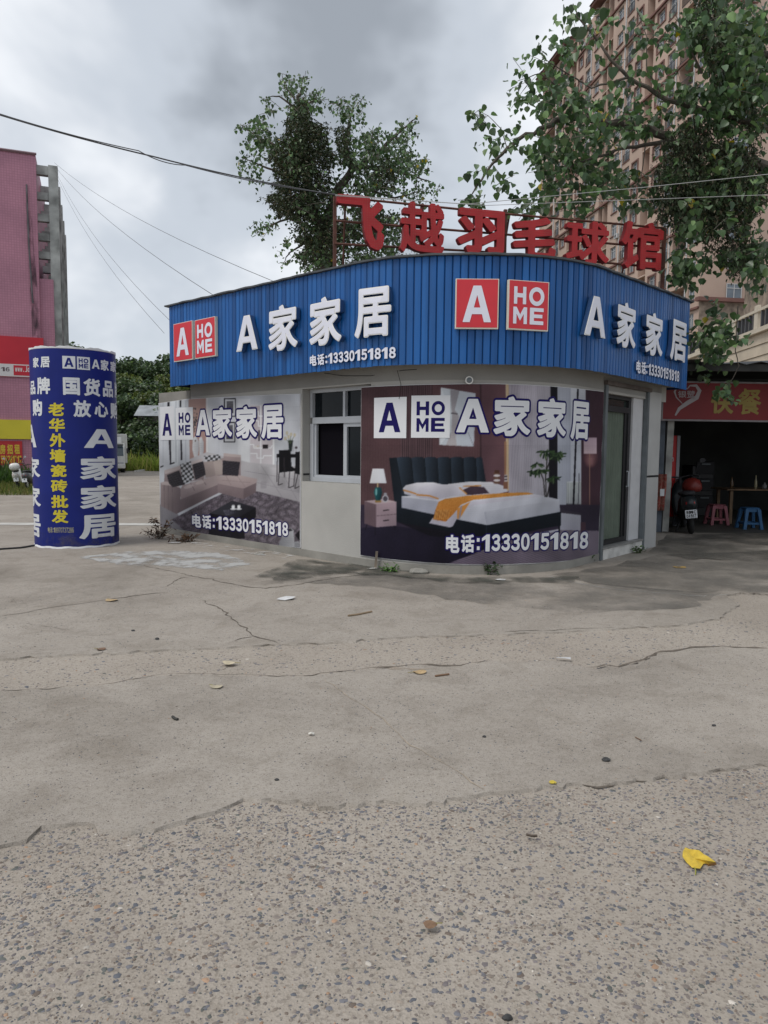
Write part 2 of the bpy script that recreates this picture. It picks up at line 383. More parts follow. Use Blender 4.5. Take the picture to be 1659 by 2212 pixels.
# the stones that show in the worn concrete
def in_front(X, Y):
    P = np.stack([X, Y, np.zeros_like(X)], 1); x, y = project(P); return x, y
def pebbles(name, n, region, size, seed, keep, label=None, z=0.0):
    g = np.random.default_rng(seed); X = g.uniform(region[0], region[1], n); Y = g.uniform(region[2], region[3], n)
    x, y = in_front(X, Y); k = keep(x, y); X, Y = X[k], Y[k]; n = len(X)
    # thin and cluster unevenly
    w = .5 + .5*np.sin(X*3.1 + 1.3*np.sin(Y*2.3))*np.sin(Y*4.2 + X); k = g.random(n) < .55 + .45*w; X, Y = X[k], Y[k]; n = len(X)
    K = 6; a = np.linspace(0, 2*pi, K, endpoint=False)[None, :] + g.uniform(-.35, .35, (n, K)); rr = g.uniform(.62, 1.12, (n, K))
    s = size*np.exp(g.normal(0, .52, n))*.5; s = np.minimum(s, size*1.15); asp = g.uniform(.42, .95, n); th = g.normal(.15, .8, n)
    ex, ey = cos_(a)*rr*s[:, None], sin_(a)*rr*(s*asp)[:, None]
    px = ex*np.cos(th)[:, None] - ey*np.sin(th)[:, None]; py = ex*np.sin(th)[:, None] + ey*np.cos(th)[:, None]
    h = g.uniform(.0006, .0022, n)[:, None]*np.ones((1, K)) + g.uniform(0, .0006, (n, K))
    V = np.zeros((n, 2*K, 3)); V[:, :K, 0] = X[:, None] + px; V[:, :K, 1] = Y[:, None] + py; V[:, :K, 2] = .0002 + z
    V[:, K:, 0] = X[:, None] + px*.8; V[:, K:, 1] = Y[:, None] + py*.8; V[:, K:, 2] = h + z
    me = bpy.data.meshes.new(name); nv = n*2*K
    me.vertices.add(nv); me.vertices.foreach_set('co', V.ravel())
    q = np.array([[j, (j + 1) % K, K + (j + 1) % K, K + j] for j in range(K)])
    loops = np.concatenate([(q[None] + (np.arange(n)*2*K)[:, None, None]).reshape(n, -1), (np.arange(K)[None] + K + (np.arange(n)*2*K)[:, None])], 1)
    me.loops.add(loops.size); me.loops.foreach_set('vertex_index', loops.ravel().astype(np.int32))
    st = (np.arange(n)[:, None]*(4*K + K) + np.concatenate([np.arange(K)*4, [4*K]])[None]).ravel(); me.polygons.add(len(st))
    me.polygons.foreach_set('loop_start', st.astype(np.int32)); me.update(calc_edges=True)
    pal = np.array([(.085, .092, .11), (.065, .075, .095), (.11, .105, .115), (.13, .12, .115), (.10, .085, .075), (.17, .155, .14), (.20, .14, .10), (.42, .40, .37), (.07, .08, .08)])
    pal = pal*np.array([1.5, 1.38, 1.26]); pal[7] = (.46, .42, .37); c = pal[g.choice(len(pal), n, p=[.21, .17, .16, .14, .10, .105, .03, .015, .07])]*g.uniform(.8, 1.35, (n, 1))
    at_ = me.color_attributes.new('tint', 'FLOAT_COLOR', 'POINT')
    cc = np.ones((n, 2*K, 4)); cc[:, :, :3] = c[:, None]; at_.data.foreach_set('color', cc.ravel())
    if 'pebble' not in MATS:
        m = bpy.data.materials.new('pebble'); m.use_nodes = True; N, L, b = nodes_of(m); A = N.new('ShaderNodeAttribute'); A.attribute_name = 'tint'
        L.new(A.outputs[0], b.inputs['Base Color']); b.inputs['Roughness'].default_value = .7; MATS['pebble'] = m
    me.materials.append(MATS['pebble'])
    o = bpy.data.objects.new(name, me); COL.objects.link(o); o['kind'] = 'stuff'; o['label'] = label; o['category'] = 'stones'
    return o
cos_, sin_ = np.cos, np.sin
ax, ay = np.array(EDGE_A).T; bx, by = np.array(EDGE_B).T; cx_, cy_ = np.array(EDGE_C).T
pebbles('embedded_stones', 44000, (-2.4, 2.4, 1.5, 4.6), .0118, 1, lambda x, y: (y > np.interp(x, ax, ay) + 4), 'dark slate stones showing in the worn foreground concrete')
pebbles('embedded_grit', 40000, (-2.4, 2.4, 1.5, 4.6), .0065, 4, lambda x, y: (y > np.interp(x, ax, ay) + 4), 'fine grit between the stones of the worn foreground concrete')
cxi = np.array([p for p in EDGE_C if p[0] < 1560])
pebbles('embedded_gravel', 26000, (-6, 6.5, 4.0, 8.0), .014, 2, lambda x, y: (y < np.interp(x, bx, by) - 1) & (y > np.interp(x, cxi[:, 0], cxi[:, 1]) + 1), 'small stones showing in the worn middle strip of concrete')

pebbles('slab_grit', 26000, (-4.5, 4.5, 2.6, 6.2), .0052, 7, lambda x, y: (y < np.interp(x, ax, ay) - 3) & (y > np.interp(x, bx, by) + 2), 'dark grit specks worn out of the near concrete slab', z=.0142)
pebbles('yard_grit', 16000, (-6, 6, 5.0, 9.5), .0075, 8, lambda x, y: (y < np.interp(x, cxi[:, 0], cxi[:, 1]) - 2) & (y > 1265), 'dark grit specks worn out of the yard concrete', z=.0142)

# cracks: dirt-filled, slightly sunk lines between pieces of concrete
M_DIRT = mat('crack_dirt', (.12, .10, .08), rough=.95, var=.4, scale=30)
M_PALE = mat('pale_cement', (.46, .45, .43), rough=.9, var=.15, scale=9)
M_SAND = mat('loose_sand', (.36, .30, .235), rough=.95, var=.25, scale=25, bump=.5, bscale=80)
def wear(name, col, thr, scale, stretch=(1, 1, 1), wide=.12, top=.85):
    """patchy film: a thin worn coat that lets the concrete show between its flakes"""
    m = bpy.data.materials.new(name); m.use_nodes = True; N, L, b = nodes_of(m)
    t = N.new('ShaderNodeTexCoord'); mp_ = N.new('ShaderNodeMapping'); mp_.inputs['Scale'].default_value = stretch; L.new(t.outputs['Object'], mp_.inputs[0])
    n = N.new('ShaderNodeTexNoise'); n.inputs['Scale'].default_value = scale; n.inputs['Detail'].default_value = 8; n.inputs['Roughness'].default_value = .65; L.new(mp_.outputs[0], n.inputs['Vector'])
    r = N.new('ShaderNodeValToRGB'); r.color_ramp.elements[0].position = thr; r.color_ramp.elements[1].position = thr + wide
    r.color_ramp.elements[0].color = (0, 0, 0, 1); r.color_ramp.elements[1].color = (top, top, top, 1); L.new(n.outputs[0], r.inputs[0])
    b.inputs['Base Color'].default_value = (*col, 1); b.inputs['Roughness'].default_value = .9
    L.new(r.outputs[0], b.inputs['Alpha']); return m
M_SANDF = wear('sand_film', (.37, .30, .23), .36, 9.0, wide=.3)
def crack(px, w0, w1, seed, m=None, z=.0165, name='crack'):
    r = random.Random(seed); P = [gnd(x, y)[:2] for x, y in px]; pts = []
    for a, b in zip(P[:-1], P[1:]):
        L = np.hypot(*(b - a)); k = max(2, int(L/.07)); nr = np.array([-(b - a)[1], (b - a)[0]])/max(L, 1e-6)
        for i in range(k): pts.append(a + (b - a)*i/k + nr*r.gauss(0, .014)*(i > 0))
    pts.append(P[-1]); n = len(pts); V = []
    for i, p in enumerate(pts):
        d = pts[min(i + 1, n - 1)] - pts[max(i - 1, 0)]; d = d/max(np.hypot(*d), 1e-6); nr = np.array([-d[1], d[0]])
        f = i/(n - 1); w = .75*(w0 + (w1 - w0)*f)*r.uniform(.25, 1.6)*(.15 if i in (0, n - 1) else 1)
        V += [(*(p + nr*w/2), z), (*(p - nr*w/2), z)]
    F = [(2*i, 2*i + 1, 2*i + 3, 2*i + 2) for i in range(n - 1)]
    o = make(name, V, F, m or M_DIRT); o['kind'] = 'structure'; return o
crack([(180, 1207), (300, 1222), (390, 1241), (470, 1258), (530, 1270), (575, 1274), (640, 1266), (730, 1250), (800, 1243)], .012, .03, 11)
crack([(360, 1270), (385, 1254), (415, 1247)], .012, .022, 12)
crack([(0, 1336), (110, 1316), (235, 1298), (300, 1289), (370, 1282)], .008, .02, 13)
crack([(435, 1299), (480, 1320), (500, 1340), (540, 1370), (560, 1382), (600, 1393)], .016, .02, 14)
crack([(490, 1395), (520, 1383), (550, 1378)], .01, .012, 15)
crack([(45, 1349), (100, 1357), (150, 1366)], .006, .004, 16)
crack([(1090, 1368), (1150, 1366), (1210, 1364), (1330, 1358)], .012, .006, 17)
crack([(1180, 1247), (1260, 1265), (1340, 1277), (1430, 1284), (1520, 1291), (1575, 1287)], .02, .025, 18, M_PALE)
crack([(1570, 1288), (1600, 1283), (1700, 1290)], .02, .02, 19)
crack([(0, 1497), (75, 1493), (140, 1488), (210, 1485), (280, 1473), (340, 1463), (400, 1460), (500, 1462), (650, 1465), (780, 1451)], .01, .014, 20)
crack([(780, 1450), (830, 1446), (905, 1440), (995, 1442), (1055, 1431)], .05, .02, 21)
crack([(1265, 1446), (1335, 1445), (1380, 1432), (1430, 1411), (1495, 1402), (1560, 1400), (1659, 1405)], .02, .045, 22)
crack([(700, 1470), (740, 1500), (800, 1540), (860, 1590), (930, 1640), (1000, 1680), (1045, 1712)], .006, .012, 23, M_SAND)
crack([(1255, 1696), (1320, 1699), (1420, 1684), (1555, 1666)], .02, .03, 24, z=.0045)
for i, pp in enumerate(([(60, 1822), (130, 1800), (200, 1796), (255, 1806)], [(465, 1762), (530, 1740), (600, 1738), (650, 1742), (720, 1752)], [(1110, 1718), (1180, 1706), (1260, 1697), (1330, 1702)], [(830, 1446), (870, 1450), (930, 1449)])):
    if i == 3: crack(pp, .06, .05, 30 + i, M_SANDF, z=.0165, name='sand_patch')
# painted line across the yard, bright seam and hard edge of the road
lp = [gnd(-30, 1136), gnd(345, 1137), gnd(345, 1132), gnd(-30, 1131)]
make('painted_line', [(p[0], p[1], .019) for p in lp], [(0, 1, 2, 3)], mat('line_paint', (.48, .47, .44), var=.2, scale=3), kind='structure')
def blot(px, m, z, seed, name):
    r = random.Random(seed); P = [gnd(x, y)[:2] for x, y in px]; out = []
    for a, b in zip(P, P[1:] + P[:1]):
        for i in range(7): out.append(a + (b - a)*i/7 + np.array([r.gauss(0, .03), r.gauss(0, .04)])*(i > 0))
    n = len(out); t = delaunay_2d_cdt([Vector(p) for p in out], [(i, (i + 1) % n) for i in range(n)], [], 1, 1e-5)
    return make(name, [(p[0], p[1], z) for p in t[0]], [tuple(f) for f in t[2]], m, kind='structure')
blot([(170, 1205), (260, 1196), (360, 1192), (470, 1195), (545, 1220), (480, 1236), (370, 1226), (250, 1222)], wear('cement_film', (.47, .47, .46), .42, 2.2), .0185, 1, 'cement_film')
blot([(395, 1172), (450, 1176), (540, 1188), (640, 1200), (620, 1212), (520, 1196), (440, 1186)], wear('lime_splash', (.66, .66, .65), .53, 5.0), .0225, 2, 'lime_splash')
blot([(560, 1265), (610, 1240), (760, 1236), (900, 1250), (1060, 1262), (1250, 1262), (1560, 1284), (1500, 1315), (1250, 1330), (1000, 1300), (800, 1270), (640, 1262)], wear('damp_stain', (.13, .122, .108), .36, .9, wide=.34, top=.72), .0205, 3, 'damp_stain')
blot([(1190, 1245), (1300, 1228), (1430, 1200), (1700, 1190), (1800, 1290), (1590, 1281), (1430, 1281), (1280, 1264)], wear('damp_moss', (.12, .112, .098), .32, 1.1, wide=.32, top=.78), .0245, 4, 'damp_stain')
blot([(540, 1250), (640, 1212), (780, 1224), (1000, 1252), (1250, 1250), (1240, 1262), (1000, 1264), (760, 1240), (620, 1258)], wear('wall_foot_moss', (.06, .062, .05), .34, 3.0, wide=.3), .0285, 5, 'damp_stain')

# ================================================================== THE CORNER SHOP
DL = np.array([.715, -.699]); DL /= np.hypot(*DL); DR = np.array([.644, .766]); DR /= np.hypot(*DR)
NL = np.array([-DL[1], DL[0]]); NR = np.array([-DR[1], DR[0]])          # into the building
CORNER = np.array([1.20, 7.53]); R0 = 2.15
TH = math.acos(float(DL @ DR)); TL = R0*tan(TH/2)
T0 = CORNER - DL*TL; T1 = CORNER + DR*TL; ARC = R0*TH; CEN = T0 + NL*R0
def plan(t, o=0.0):
    """point of the curved front; t runs left to right, o is the distance into the building"""
    if t <= 0: return T0 + DL*t + NL*o
    if t >= ARC: return T1 + DR*(t - ARC) + NR*o
    a = t/R0; n = np.array([NL[0]*cos(a) - NL[1]*sin(a), NL[0]*sin(a) + NL[1]*cos(a)])
    return CEN - n*(R0 - o)
def head(t):
    a = min(max(t, 0), ARC)/R0; return atan2(DL[1], DL[0]) + a
TA, TZ = -4.24, ARC + 3.17
ZB, ZT, OV = 2.486, 3.735, .30
def ztop(t): return float(np.interp(t, [TA, 0, ARC/2, ARC, TZ], [3.755, 3.705, 3.69, 3.72, 3.83]))   # the sheet metal was never cut level
def fsurf(t, z, o): p = plan(t, -o); return (p[0], p[1], z)
def wsurf(t, z, o): p = plan(t, OV - o); return (p[0], p[1], z)
_ts = np.linspace(TA - 1.2, TZ + .4, 1600)
def hit(x, y, o):
    """where a line of sight meets the front at depth o: (t, z)"""
    d = ray(x, y); P = np.array([plan(t, o) for t in _ts]) if o not in hit.c else hit.c[o]
    hit.c[o] = P
    f = P[:, 0]*d[1] - P[:, 1]*d[0]; k = np.where((f[:-1] < 0) != (f[1:] < 0))[0]
    best = None
    for i in k:
        w = f[i]/(f[i] - f[i + 1]); q = P[i] + (P[i + 1] - P[i])*w; s = q[1]/d[1]
        if s > 0 and (best is None or s < best[0]): best = (s, _ts[i] + (_ts[i + 1] - _ts[i])*w, EYE[2] + d[2]*s)
    return best[1], best[2]
hit.c = {}
def tbox(x0, y0, x1, y1, o):
    """(t0, t1, z0, z1) of a picture box on the front"""
    xm, ym = (x0 + x1)/2, (y0 + y1)/2
    return hit(x0, ym, o)[0], hit(x1, ym, o)[0], hit(xm, y1, o)[1], hit(xm, y0, o)[1]
z1 = lambda x, y: ((600 + .66305*x)/1.85172, (950 + .66305*y)/1.85172)       # coordinates measured in enlarged crops
z2 = lambda x, y: ((1650 + .69319*x)/1.85172, (950 + .69319*y)/1.85172)
z3 = lambda x, y: ((600 + .5425*x)/1.85172, (1450 + .5425*y)/1.85172)
z4 = lambda x, y: ((1400 + .63291*x)/1.85172, (1450 + .63291*y)/1.85172)
z5 = lambda x, y: ((2350 + .45210*x)/1.85172, (1350 + .45210*y)/1.85172)
z6 = lambda x, y: ((.45220*x)/1.85172, (1300 + .45220*y)/1.85172)
zb_ = lambda zf, a, b, c, d, o: tbox(*zf(a, b), *zf(c, d), o)

M_WALL = mat('render_wall', (.41, .40, .375), rough=.9, var=.13, scale=1.1, bump=.25, bscale=60, detail=8)
M_WALL2 = mat('old_cement', (.26, .25, .225), rough=.95, var=.22, scale=2.2, bump=.5, bscale=30, detail=8)
M_BLUE = mat('blue_sheet', (.004, .092, .315), rough=.42, var=.20, scale=1.0, bump=.05, bscale=12, spec=.5, world=(7, 7, .8))
M_BLUE2 = mat('blue_sheet_faded', (.006, .104, .345), rough=.45, var=.20, scale=1.0, spec=.5, world=(7, 7, .8))
M_BLUE3 = mat('blue_sheet_dull', (.003, .070, .245), rough=.5, var=.22, scale=1.0, spec=.45, world=(7, 7, .8))
M_GROOVE = mat('groove_dark', (.004, .02, .075), rough=.8)
M_ROOF = mat('roof_sheet', (.085, .09, .095), rough=.6, var=.25, scale=5, metal=.3)
M_ALU = mat('white_aluminium', (.44, .46, .49), rough=.35, var=.05, spec=.6)
M_GLASS = glassy('dark_glass', (.008, .011, .014), rough=.06, spec=.14)
M_BLACK = mat('black_frame', (.02, .02, .022), rough=.4, var=.2)
M_WHITE = mat('white_acrylic', (.76, .77, .86), rough=.35, var=.03, spec=.5)
M_RIM = mat('white_trim', (.80, .79, .76), rough=.5)
M_SIDE = mat('letter_side', (.05, .11, .24), rough=.3, spec=.6, metal=.3)
M_REDB = mat('red_acrylic', (.62, .028, .042), rough=.35, var=.04, spec=.5)
M_CURT = mat('pale_green_curtain', (.135, .165, .13), rough=.85, var=.15, scale=4)
M_STEEL = mat('painted_steel', (.16, .18, .19), rough=.5, var=.2, scale=4, metal=.4)
M_WHITEWASH = mat('whitewash', (.60, .59, .56), rough=.95, var=.22, scale=5, bump=.6, bscale=25, detail=8)

shop = thing('corner_shop', 'single storey corner shop with rounded front under a curved blue metal fascia', 'shop', (1.3, 10.5, 0))
TWL = hit(349, 1100, OV)[0]; TM = hit(412, 850, OV)[0]                    # left end of the low wall, left end of the full wall
TW0, TW1 = hit(653, 940, OV)[0], hit(801, 940, OV)[0]                     # window opening
ZW0, ZW1 = hit(700, 1042, OV)[1], hit(700, 837, OV)[1]
TD0 = hit(1299, 1000, OV)[0]; TD1 = hit(1389, 1000, OV)[0]; TP1 = hit(1418, 1000, OV)[0]
ZTOPW = 2.62
def wall_strip(b, t0, t1, z0, z1, o=0.0, th=.22, step=.12, m=0, ends=True):
    n = max(1, int(abs(t1 - t0)/step)); ts = np.linspace(t0, t1, n + 1)
    A = [plan(t, OV - o) for t in ts]; B = [plan(t, OV - o + th) for t in ts]
    V = [(*p, z0) for p in A] + [(*p, z1) for p in A] + [(*p, z0) for p in B] + [(*p, z1) for p in B]; k = n + 1
    F = []
    for i in range(n):
        F += [(i, i + 1, k + i + 1, k + i), (2*k + i + 1, 2*k + i, 3*k + i, 3*k + i + 1), (k + i, k + i + 1, 3*k + i + 1, 3*k + i), (i + 1, i, 2*k + i, 2*k + i + 1)]
    if ends: F += [(0, k, 3*k, 2*k), (n, 2*k + n, 3*k + n, k + n)]
    b.add(V, F, m)
w = MB()
wall_strip(w, TWL, TM, -.05, hit(380, 848, OV)[1]); wall_strip(w, TM, TW0, -.05, ZTOPW); wall_strip(w, TW0, TW1, -.05, ZW0); wall_strip(w, TW0, TW1, ZW1, ZTOPW)
wall_strip(w, TW1, TD0, -.05, ZTOPW); wall_strip(w, TD0, TP1 + .3, 2.30, ZTOPW); wall_strip(w, TP1 - .02, TZ - .25, -.05, 2.30)
wall = w.build('wall', M_WALL, shop)
w = MB(); wall_strip(w, TWL + .01, TD0 - .02, -.04, .115, o=.022, th=.05); w.build('plinth', M_WALL2, shop)
# weathered parapet on the low end
w = MB(); zlow = hit(380, 848, OV)[1]; wall_strip(w, TWL - .01, TM - .005, zlow - .19, zlow + .012, o=.012, th=.26); w.build('coping', M_WALL2, shop)
back = [plan(TZ - .3, OV + .1), (4.2, 13.6), (1.5, 16.0), (-1.2, 15.6), plan(TM, OV + .1)]
w = MB()
for a, b_ in zip(back[:-1], back[1:]): w.quad((*a, 0), (*b_, 0), (*b_, 2.6), (*a, 2.6))
w.build('back_wall', M_WALL2, shop)
w = MB(); wall_strip(w, TM + .002, TZ - .26, 2.335, ZTOPW + .004, o=.004, th=.02); w.build('overhang_shade_band', mat('shade_band_cement', (.27, .265, .25), rough=.95, var=.12, scale=1.5, bump=.3), shop)  # shade of the fascia overhang, painted as a darker strip along the wall top
# fascia: backing sheet with single metal strips
n = 90; ts = np.linspace(TA, TZ, n + 1); b = MB()
V = [(*plan(t, 0.012), ZB + .01) for t in ts] + [(*plan(t, 0.012), ztop(t) - .005) for t in ts]
b.add(V, [(i, i + 1, n + 2 + i, n + 1 + i) for i in range(n)])
for te in (TA, TZ): b.quad((*plan(te, .012), ZB + .01), (*plan(te, .6), ZB + .01), (*plan(te, .6), ZT - .01), (*plan(te, .012), ZT - .01))
fascia = b.build('fascia', M_GROOVE, shop)
PW = .0885; npl = int((TZ - TA)/PW); PW = (TZ - TA)/npl
hw = PW/2 - .0035
def plank_mesh(m, k):
    b = MB(); prof = [(-hw, .012), (-hw + .004, 0), (-.002, -.0025), (hw - .009, 0), (hw - .004, .009), (hw, .012)]
    b.add([(x, y, 0) for x, y in prof] + [(x, y, 1) for x, y in prof], [(i, i + 1, i + 7, i + 6) for i in range(5)] + [(5, 4, 3, 2, 1, 0)])
    me = bpy.data.meshes.new('plank'); me.from_pydata(b.v, [], b.f); me.materials.append(m); return me
pms = [plank_mesh(m, i) for i, m in enumerate((M_BLUE, M_BLUE2, M_BLUE3))]
fb = base_of(shop)
for i in range(npl):
    t = TA + (i + .5)*PW; p = plan(t)
    o = bpy.data.objects.new('plank', random.choice((pms[0], pms[0], pms[1], pms[2]))); COL.objects.link(o); o.parent = fascia
    dz = random.uniform(-.004, .004)
    o.location = (p[0] - fb[0], p[1] - fb[1], ZB + dz); o.scale = (1, 1, ztop(t) - ZB - .001); o.rotation_euler = (random.gauss(0, .0008), 0, head(t) + random.gauss(0, .012))
# roof sheet, soffit
def sheet(name, o, z0, z1, m, te0, te1, wob=0.0):
    ts = np.linspace(te0, te1, 80); F = [plan(t, o) for t in ts] + [(4.6, 13.9), (1.5, 16.4), (-1.6, 16.0)]
    n = len(F); zz_ = [random.uniform(-wob, wob) for _ in F]
    hh_ = [ztop(t) for t in ts] + [3.78, 3.76, 3.75]; V = [(p[0], p[1], h_ + z1 + w_) for p, w_, h_ in zip(F, zz_, hh_)] + [(p[0], p[1], h_ + z0 + w_) for p, w_, h_ in zip(F, zz_, hh_)]
    r = delaunay_2d_cdt([Vector((p[0], p[1])) for p in F], [(i, (i + 1) % n) for i in range(n)], [], 1, 1e-6)
    Fc = [tuple(f) for f in r[2]]
    Fc += [tuple(q + n for q in f[::-1]) for f in list(Fc)] + [(i, n + i, n + (i + 1) % n, (i + 1) % n) for i in range(n)]
    return make(name, V, Fc, m, shop)
sheet('roof', -.045, .003, .024, M_ROOF, TA - .07, TZ + .04, .006)
b = MB(); ts = np.linspace(TA + .02, TZ - .02, 70); k = len(ts)
b.add([(*plan(t, .014), ZB + .03) for t in ts] + [(*plan(t, OV + .02), ZB + .05) for t in ts], [(i, i + 1, k + i + 1, k + i) for i in range(k - 1)]); b.build('soffit', M_WALL2, shop)
# window in its reveal
win = make('window', [], [], M_ALU, shop)
b = MB(); OF = -.13
def bar(b, t0, t1, z0, z1, o, th, m=0, surf=wsurf):
    P = [surf(t, z, oo) for oo in (o, o - th) for t, z in ((t0, z0), (t1, z0), (t1, z1), (t0, z1))]
    b.add(P, [(0, 1, 2, 3), (7, 6, 5, 4), (0, 4, 5, 1), (1, 5, 6, 2), (2, 6, 7, 3), (3, 7, 4, 0)], m)
ZM = hit(730, 905, OV + .13)[1]; ZMl = ZM - .055; TMID = hit(742, 900, OV + .13)[0]
A0, A1 = TW0 + .01, TW1 - .01
for q in ((A0, A1, ZW0 + .002, ZW0 + .06), (A0, A1, ZW1 - .05, ZW1 - .002), (A0, A0 + .07, ZW0 + .06, ZMl), (A0, A0 + .05, ZM + .03, ZW1 - .05), (A1 - .06, A1, ZW0 + .06, ZW1 - .05), (A0 + .05, A1 - .06, ZMl, ZM + .03),
          (TMID - .012, TMID + .03, ZM + .03, ZW1 - .05)): bar(b, *q, OF, .07)
b.build('frame', M_ALU, win)
b = MB()
for q in ((TMID - .02, TMID + .045, ZW0 + .06, ZMl), (TMID + .045, A1 - .06, ZMl - .05, ZMl), (TMID + .045, A1 - .06, ZW0 + .06, ZW0 + .10), (A0 + .07, A0 + .11, ZW0 + .06, ZMl), (A0 + .11, TMID - .02, ZW0 + .06, ZW0 + .09)): bar(b, *q, OF - .02, .04)
b.build('sash', M_ALU, win)
for q in ((A0 + .05, TMID - .012, ZM + .03, ZW1 - .05), (TMID + .03, A1 - .06, ZM + .03, ZW1 - .05), (TMID + .045, A1 - .06, ZW0 + .10, ZMl - .05)):
    b = MB(); bar(b, *q, OF - .05, .008); b.build('pane', M_GLASS, win)
b = MB(); bar(b, A0 + .11, TMID - .02, ZW0 + .09, ZMl, OF - .09, .01); b.build('insect_screen', mat('screen_mesh', (.010, .009, .012), rough=.95, spec=.0), win)
b = MB(); bar(b, A0 - .01, A1, ZW0 - .012, ZW0 + .001, -.004, .14); b.build('sill', M_WALL2, win)
b = MB(); bar(b, A0 + .002, A0 + .005, 1.14, 1.165, -.008, .11); b.build('cable_clip', M_BLACK, win)
b = MB()                                                                   # room behind the glass
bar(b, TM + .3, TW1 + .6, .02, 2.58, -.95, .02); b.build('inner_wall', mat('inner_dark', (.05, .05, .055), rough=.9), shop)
# glazed door on the right flank
door = make('door', [], [], M_BLACK, shop)
ZD0, ZD1 = .19, 2.30; ZTR = hit(1345, 888, OV + .1)[1]
b = MB(); DO = -.06; DT1 = TD0 + (TD1 - TD0)*.74
for q in ((TD0 + .09, DT1, ZD1 - .05, ZD1), (TD0 + .09, DT1, ZD0, ZD0 + .07), (TD0 + .09, TD0 + .18, ZD0 + .07, ZD1 - .05), (DT1 - .09, DT1, ZD0 + .07, ZD1 - .05), (TD0 + .18, DT1 - .09, ZTR - .03, ZTR + .05)): bar(b, *q, DO, .08)
b.build('frame', M_BLACK, door)
b = MB(); bar(b, TD0 + .18, DT1 - .09, ZTR + .05, ZD1 - .05, DO - .04, .01); b.build('transom_pane', glassy('transom_glass', (.03, .038, .035), .1), door)
b = MB()
nn = 40; tt = np.linspace(TD0 + .30, DT1 - .16, nn); V = []
for i, t in enumerate(tt):
    f = i/(nn - 1); o = DO - .05 + .016*sin(i*1.15) + .008*sin(i*2.3 + 1)
    V += [wsurf(t, ZD0 + .07, o), wsurf(t, ZTR - .03, o)]
b.add(V, [(2*i, 2*i + 2, 2*i + 3, 2*i + 1) for i in range(nn - 1)]); b.build('curtain', M_CURT, door, smooth=True)
b = MB(); bar(b, TD0 + .18, TD0 + .31, ZD0 + .07, ZTR - .03, DO - .02, .02); bar(b, DT1 - .17, DT1 - .09, ZD0 + .07, ZTR - .03, DO - .02, .02); b.build('side_stile', M_BLACK, door)
b = MB(); b.tube([wsurf(DT1 - .13, 1.0, DO + .02), wsurf(DT1 - .13, 1.0, DO + .05), wsurf(DT1 - .13, 1.22, DO + .05), wsurf(DT1 - .13, 1.22, DO + .02)], .012); b.build('handle', M_ALU, door)
b = MB(); bar(b, TD0 + .06, TD1 + .0, -.02, ZD0 - .03, .03, .4); st = b.build('door_step', M_WHITEWASH, shop)
b = MB(); bar(b, TD0 + .05, TD1 + .01, ZD0 - .03, ZD0 - .004, .045, .42); b.build('tread', mat('tread_slab', (.24, .235, .225), var=.2, scale=8), st)
b = MB(); bar(b, DT1, TD1 - .01, ZD0, ZD1 - .002, -.03, .1); b.build('door_jamb', mat('white_jamb', (.56, .56, .57), var=.06), shop)
b = MB(); bar(b, TD0 - .005, TD0 + .075, -.03, 2.42, .035, .07); b.build('corner_post', M_STEEL, shop)
b = MB(); bar(b, TD1 + .0, TD1 + .07, -.03, 2.40, .04, .07); b.build('door_post', M_STEEL, shop)
b = MB(); bar(b, TD1 + .07, TP1 + .02, -.03, 2.42, .03, .4); pil = b.build('pillar', mat('pillar_render', (.43, .43, .42), var=.1, scale=2, bump=.2), shop)
b = MB(); bar(b, TD1 + .069, TP1 + .021, 1.12, 1.15, .034, .01); b.build('pipe_strap', M_BLACK, pil)
b = MB(); bar(b, TD0 - .02, TD1 + .1, 2.405, 2.46, .06, .05); b.build('door_head_rail', mat('rust_rail', (.11, .09, .08), var=.3), shop)
# round horn speaker under the fascia, thin cable
ht, hz_ = hit(1013, 822, OV - .02); c0 = Vector(wsurf(ht, hz_, .03)); nrm = Vector((*(plan(ht, 0) - plan(ht, 1)), 0)).normalized()
spk = thing('wall_speaker', 'small round white speaker mounted just above the bedroom poster', 'speaker', tuple(c0))
xa = nrm.cross(Vector((0, 0, 1))); za = Vector((0, 0, 1))
def ring(c, r, n=14): return [c + (xa*cos(2*pi*i/n) + za*sin(2*pi*i/n))*r for i in range(n)]
b = MB(); b.loft([ring(c0 - nrm*.03, .03), ring(c0, .045), ring(c0 + nrm*.03, .047), ring(c0 + nrm*.032, .036)]); b.build('housing', M_RIM, spk)
b = MB(); b.loft([ring(c0 + nrm*.033, .034), ring(c0 + nrm*.036, .02), ring(c0 + nrm*.04, .008)]); b.build('cone', M_STEEL, spk)
b = MB(); b.tube([wsurf(hit(x, y, OV - .01)[0], hit(x, y, OV - .01)[1], .008) for x, y in ((700, 806), (740, 812), (800, 812), (870, 800), (900, 798))], .004, 4)
b.tube([wsurf(hit(x, y, OV - .03)[0], hit(x, y, OV - .03)[1], .03) for x, y in ((858, 800), (866, 830), (862, 862))], .003, 4)
tag(b.build('loose_cable', M_BLACK), 'thin black cable sagging under the blue fascia above the window', 'cable')

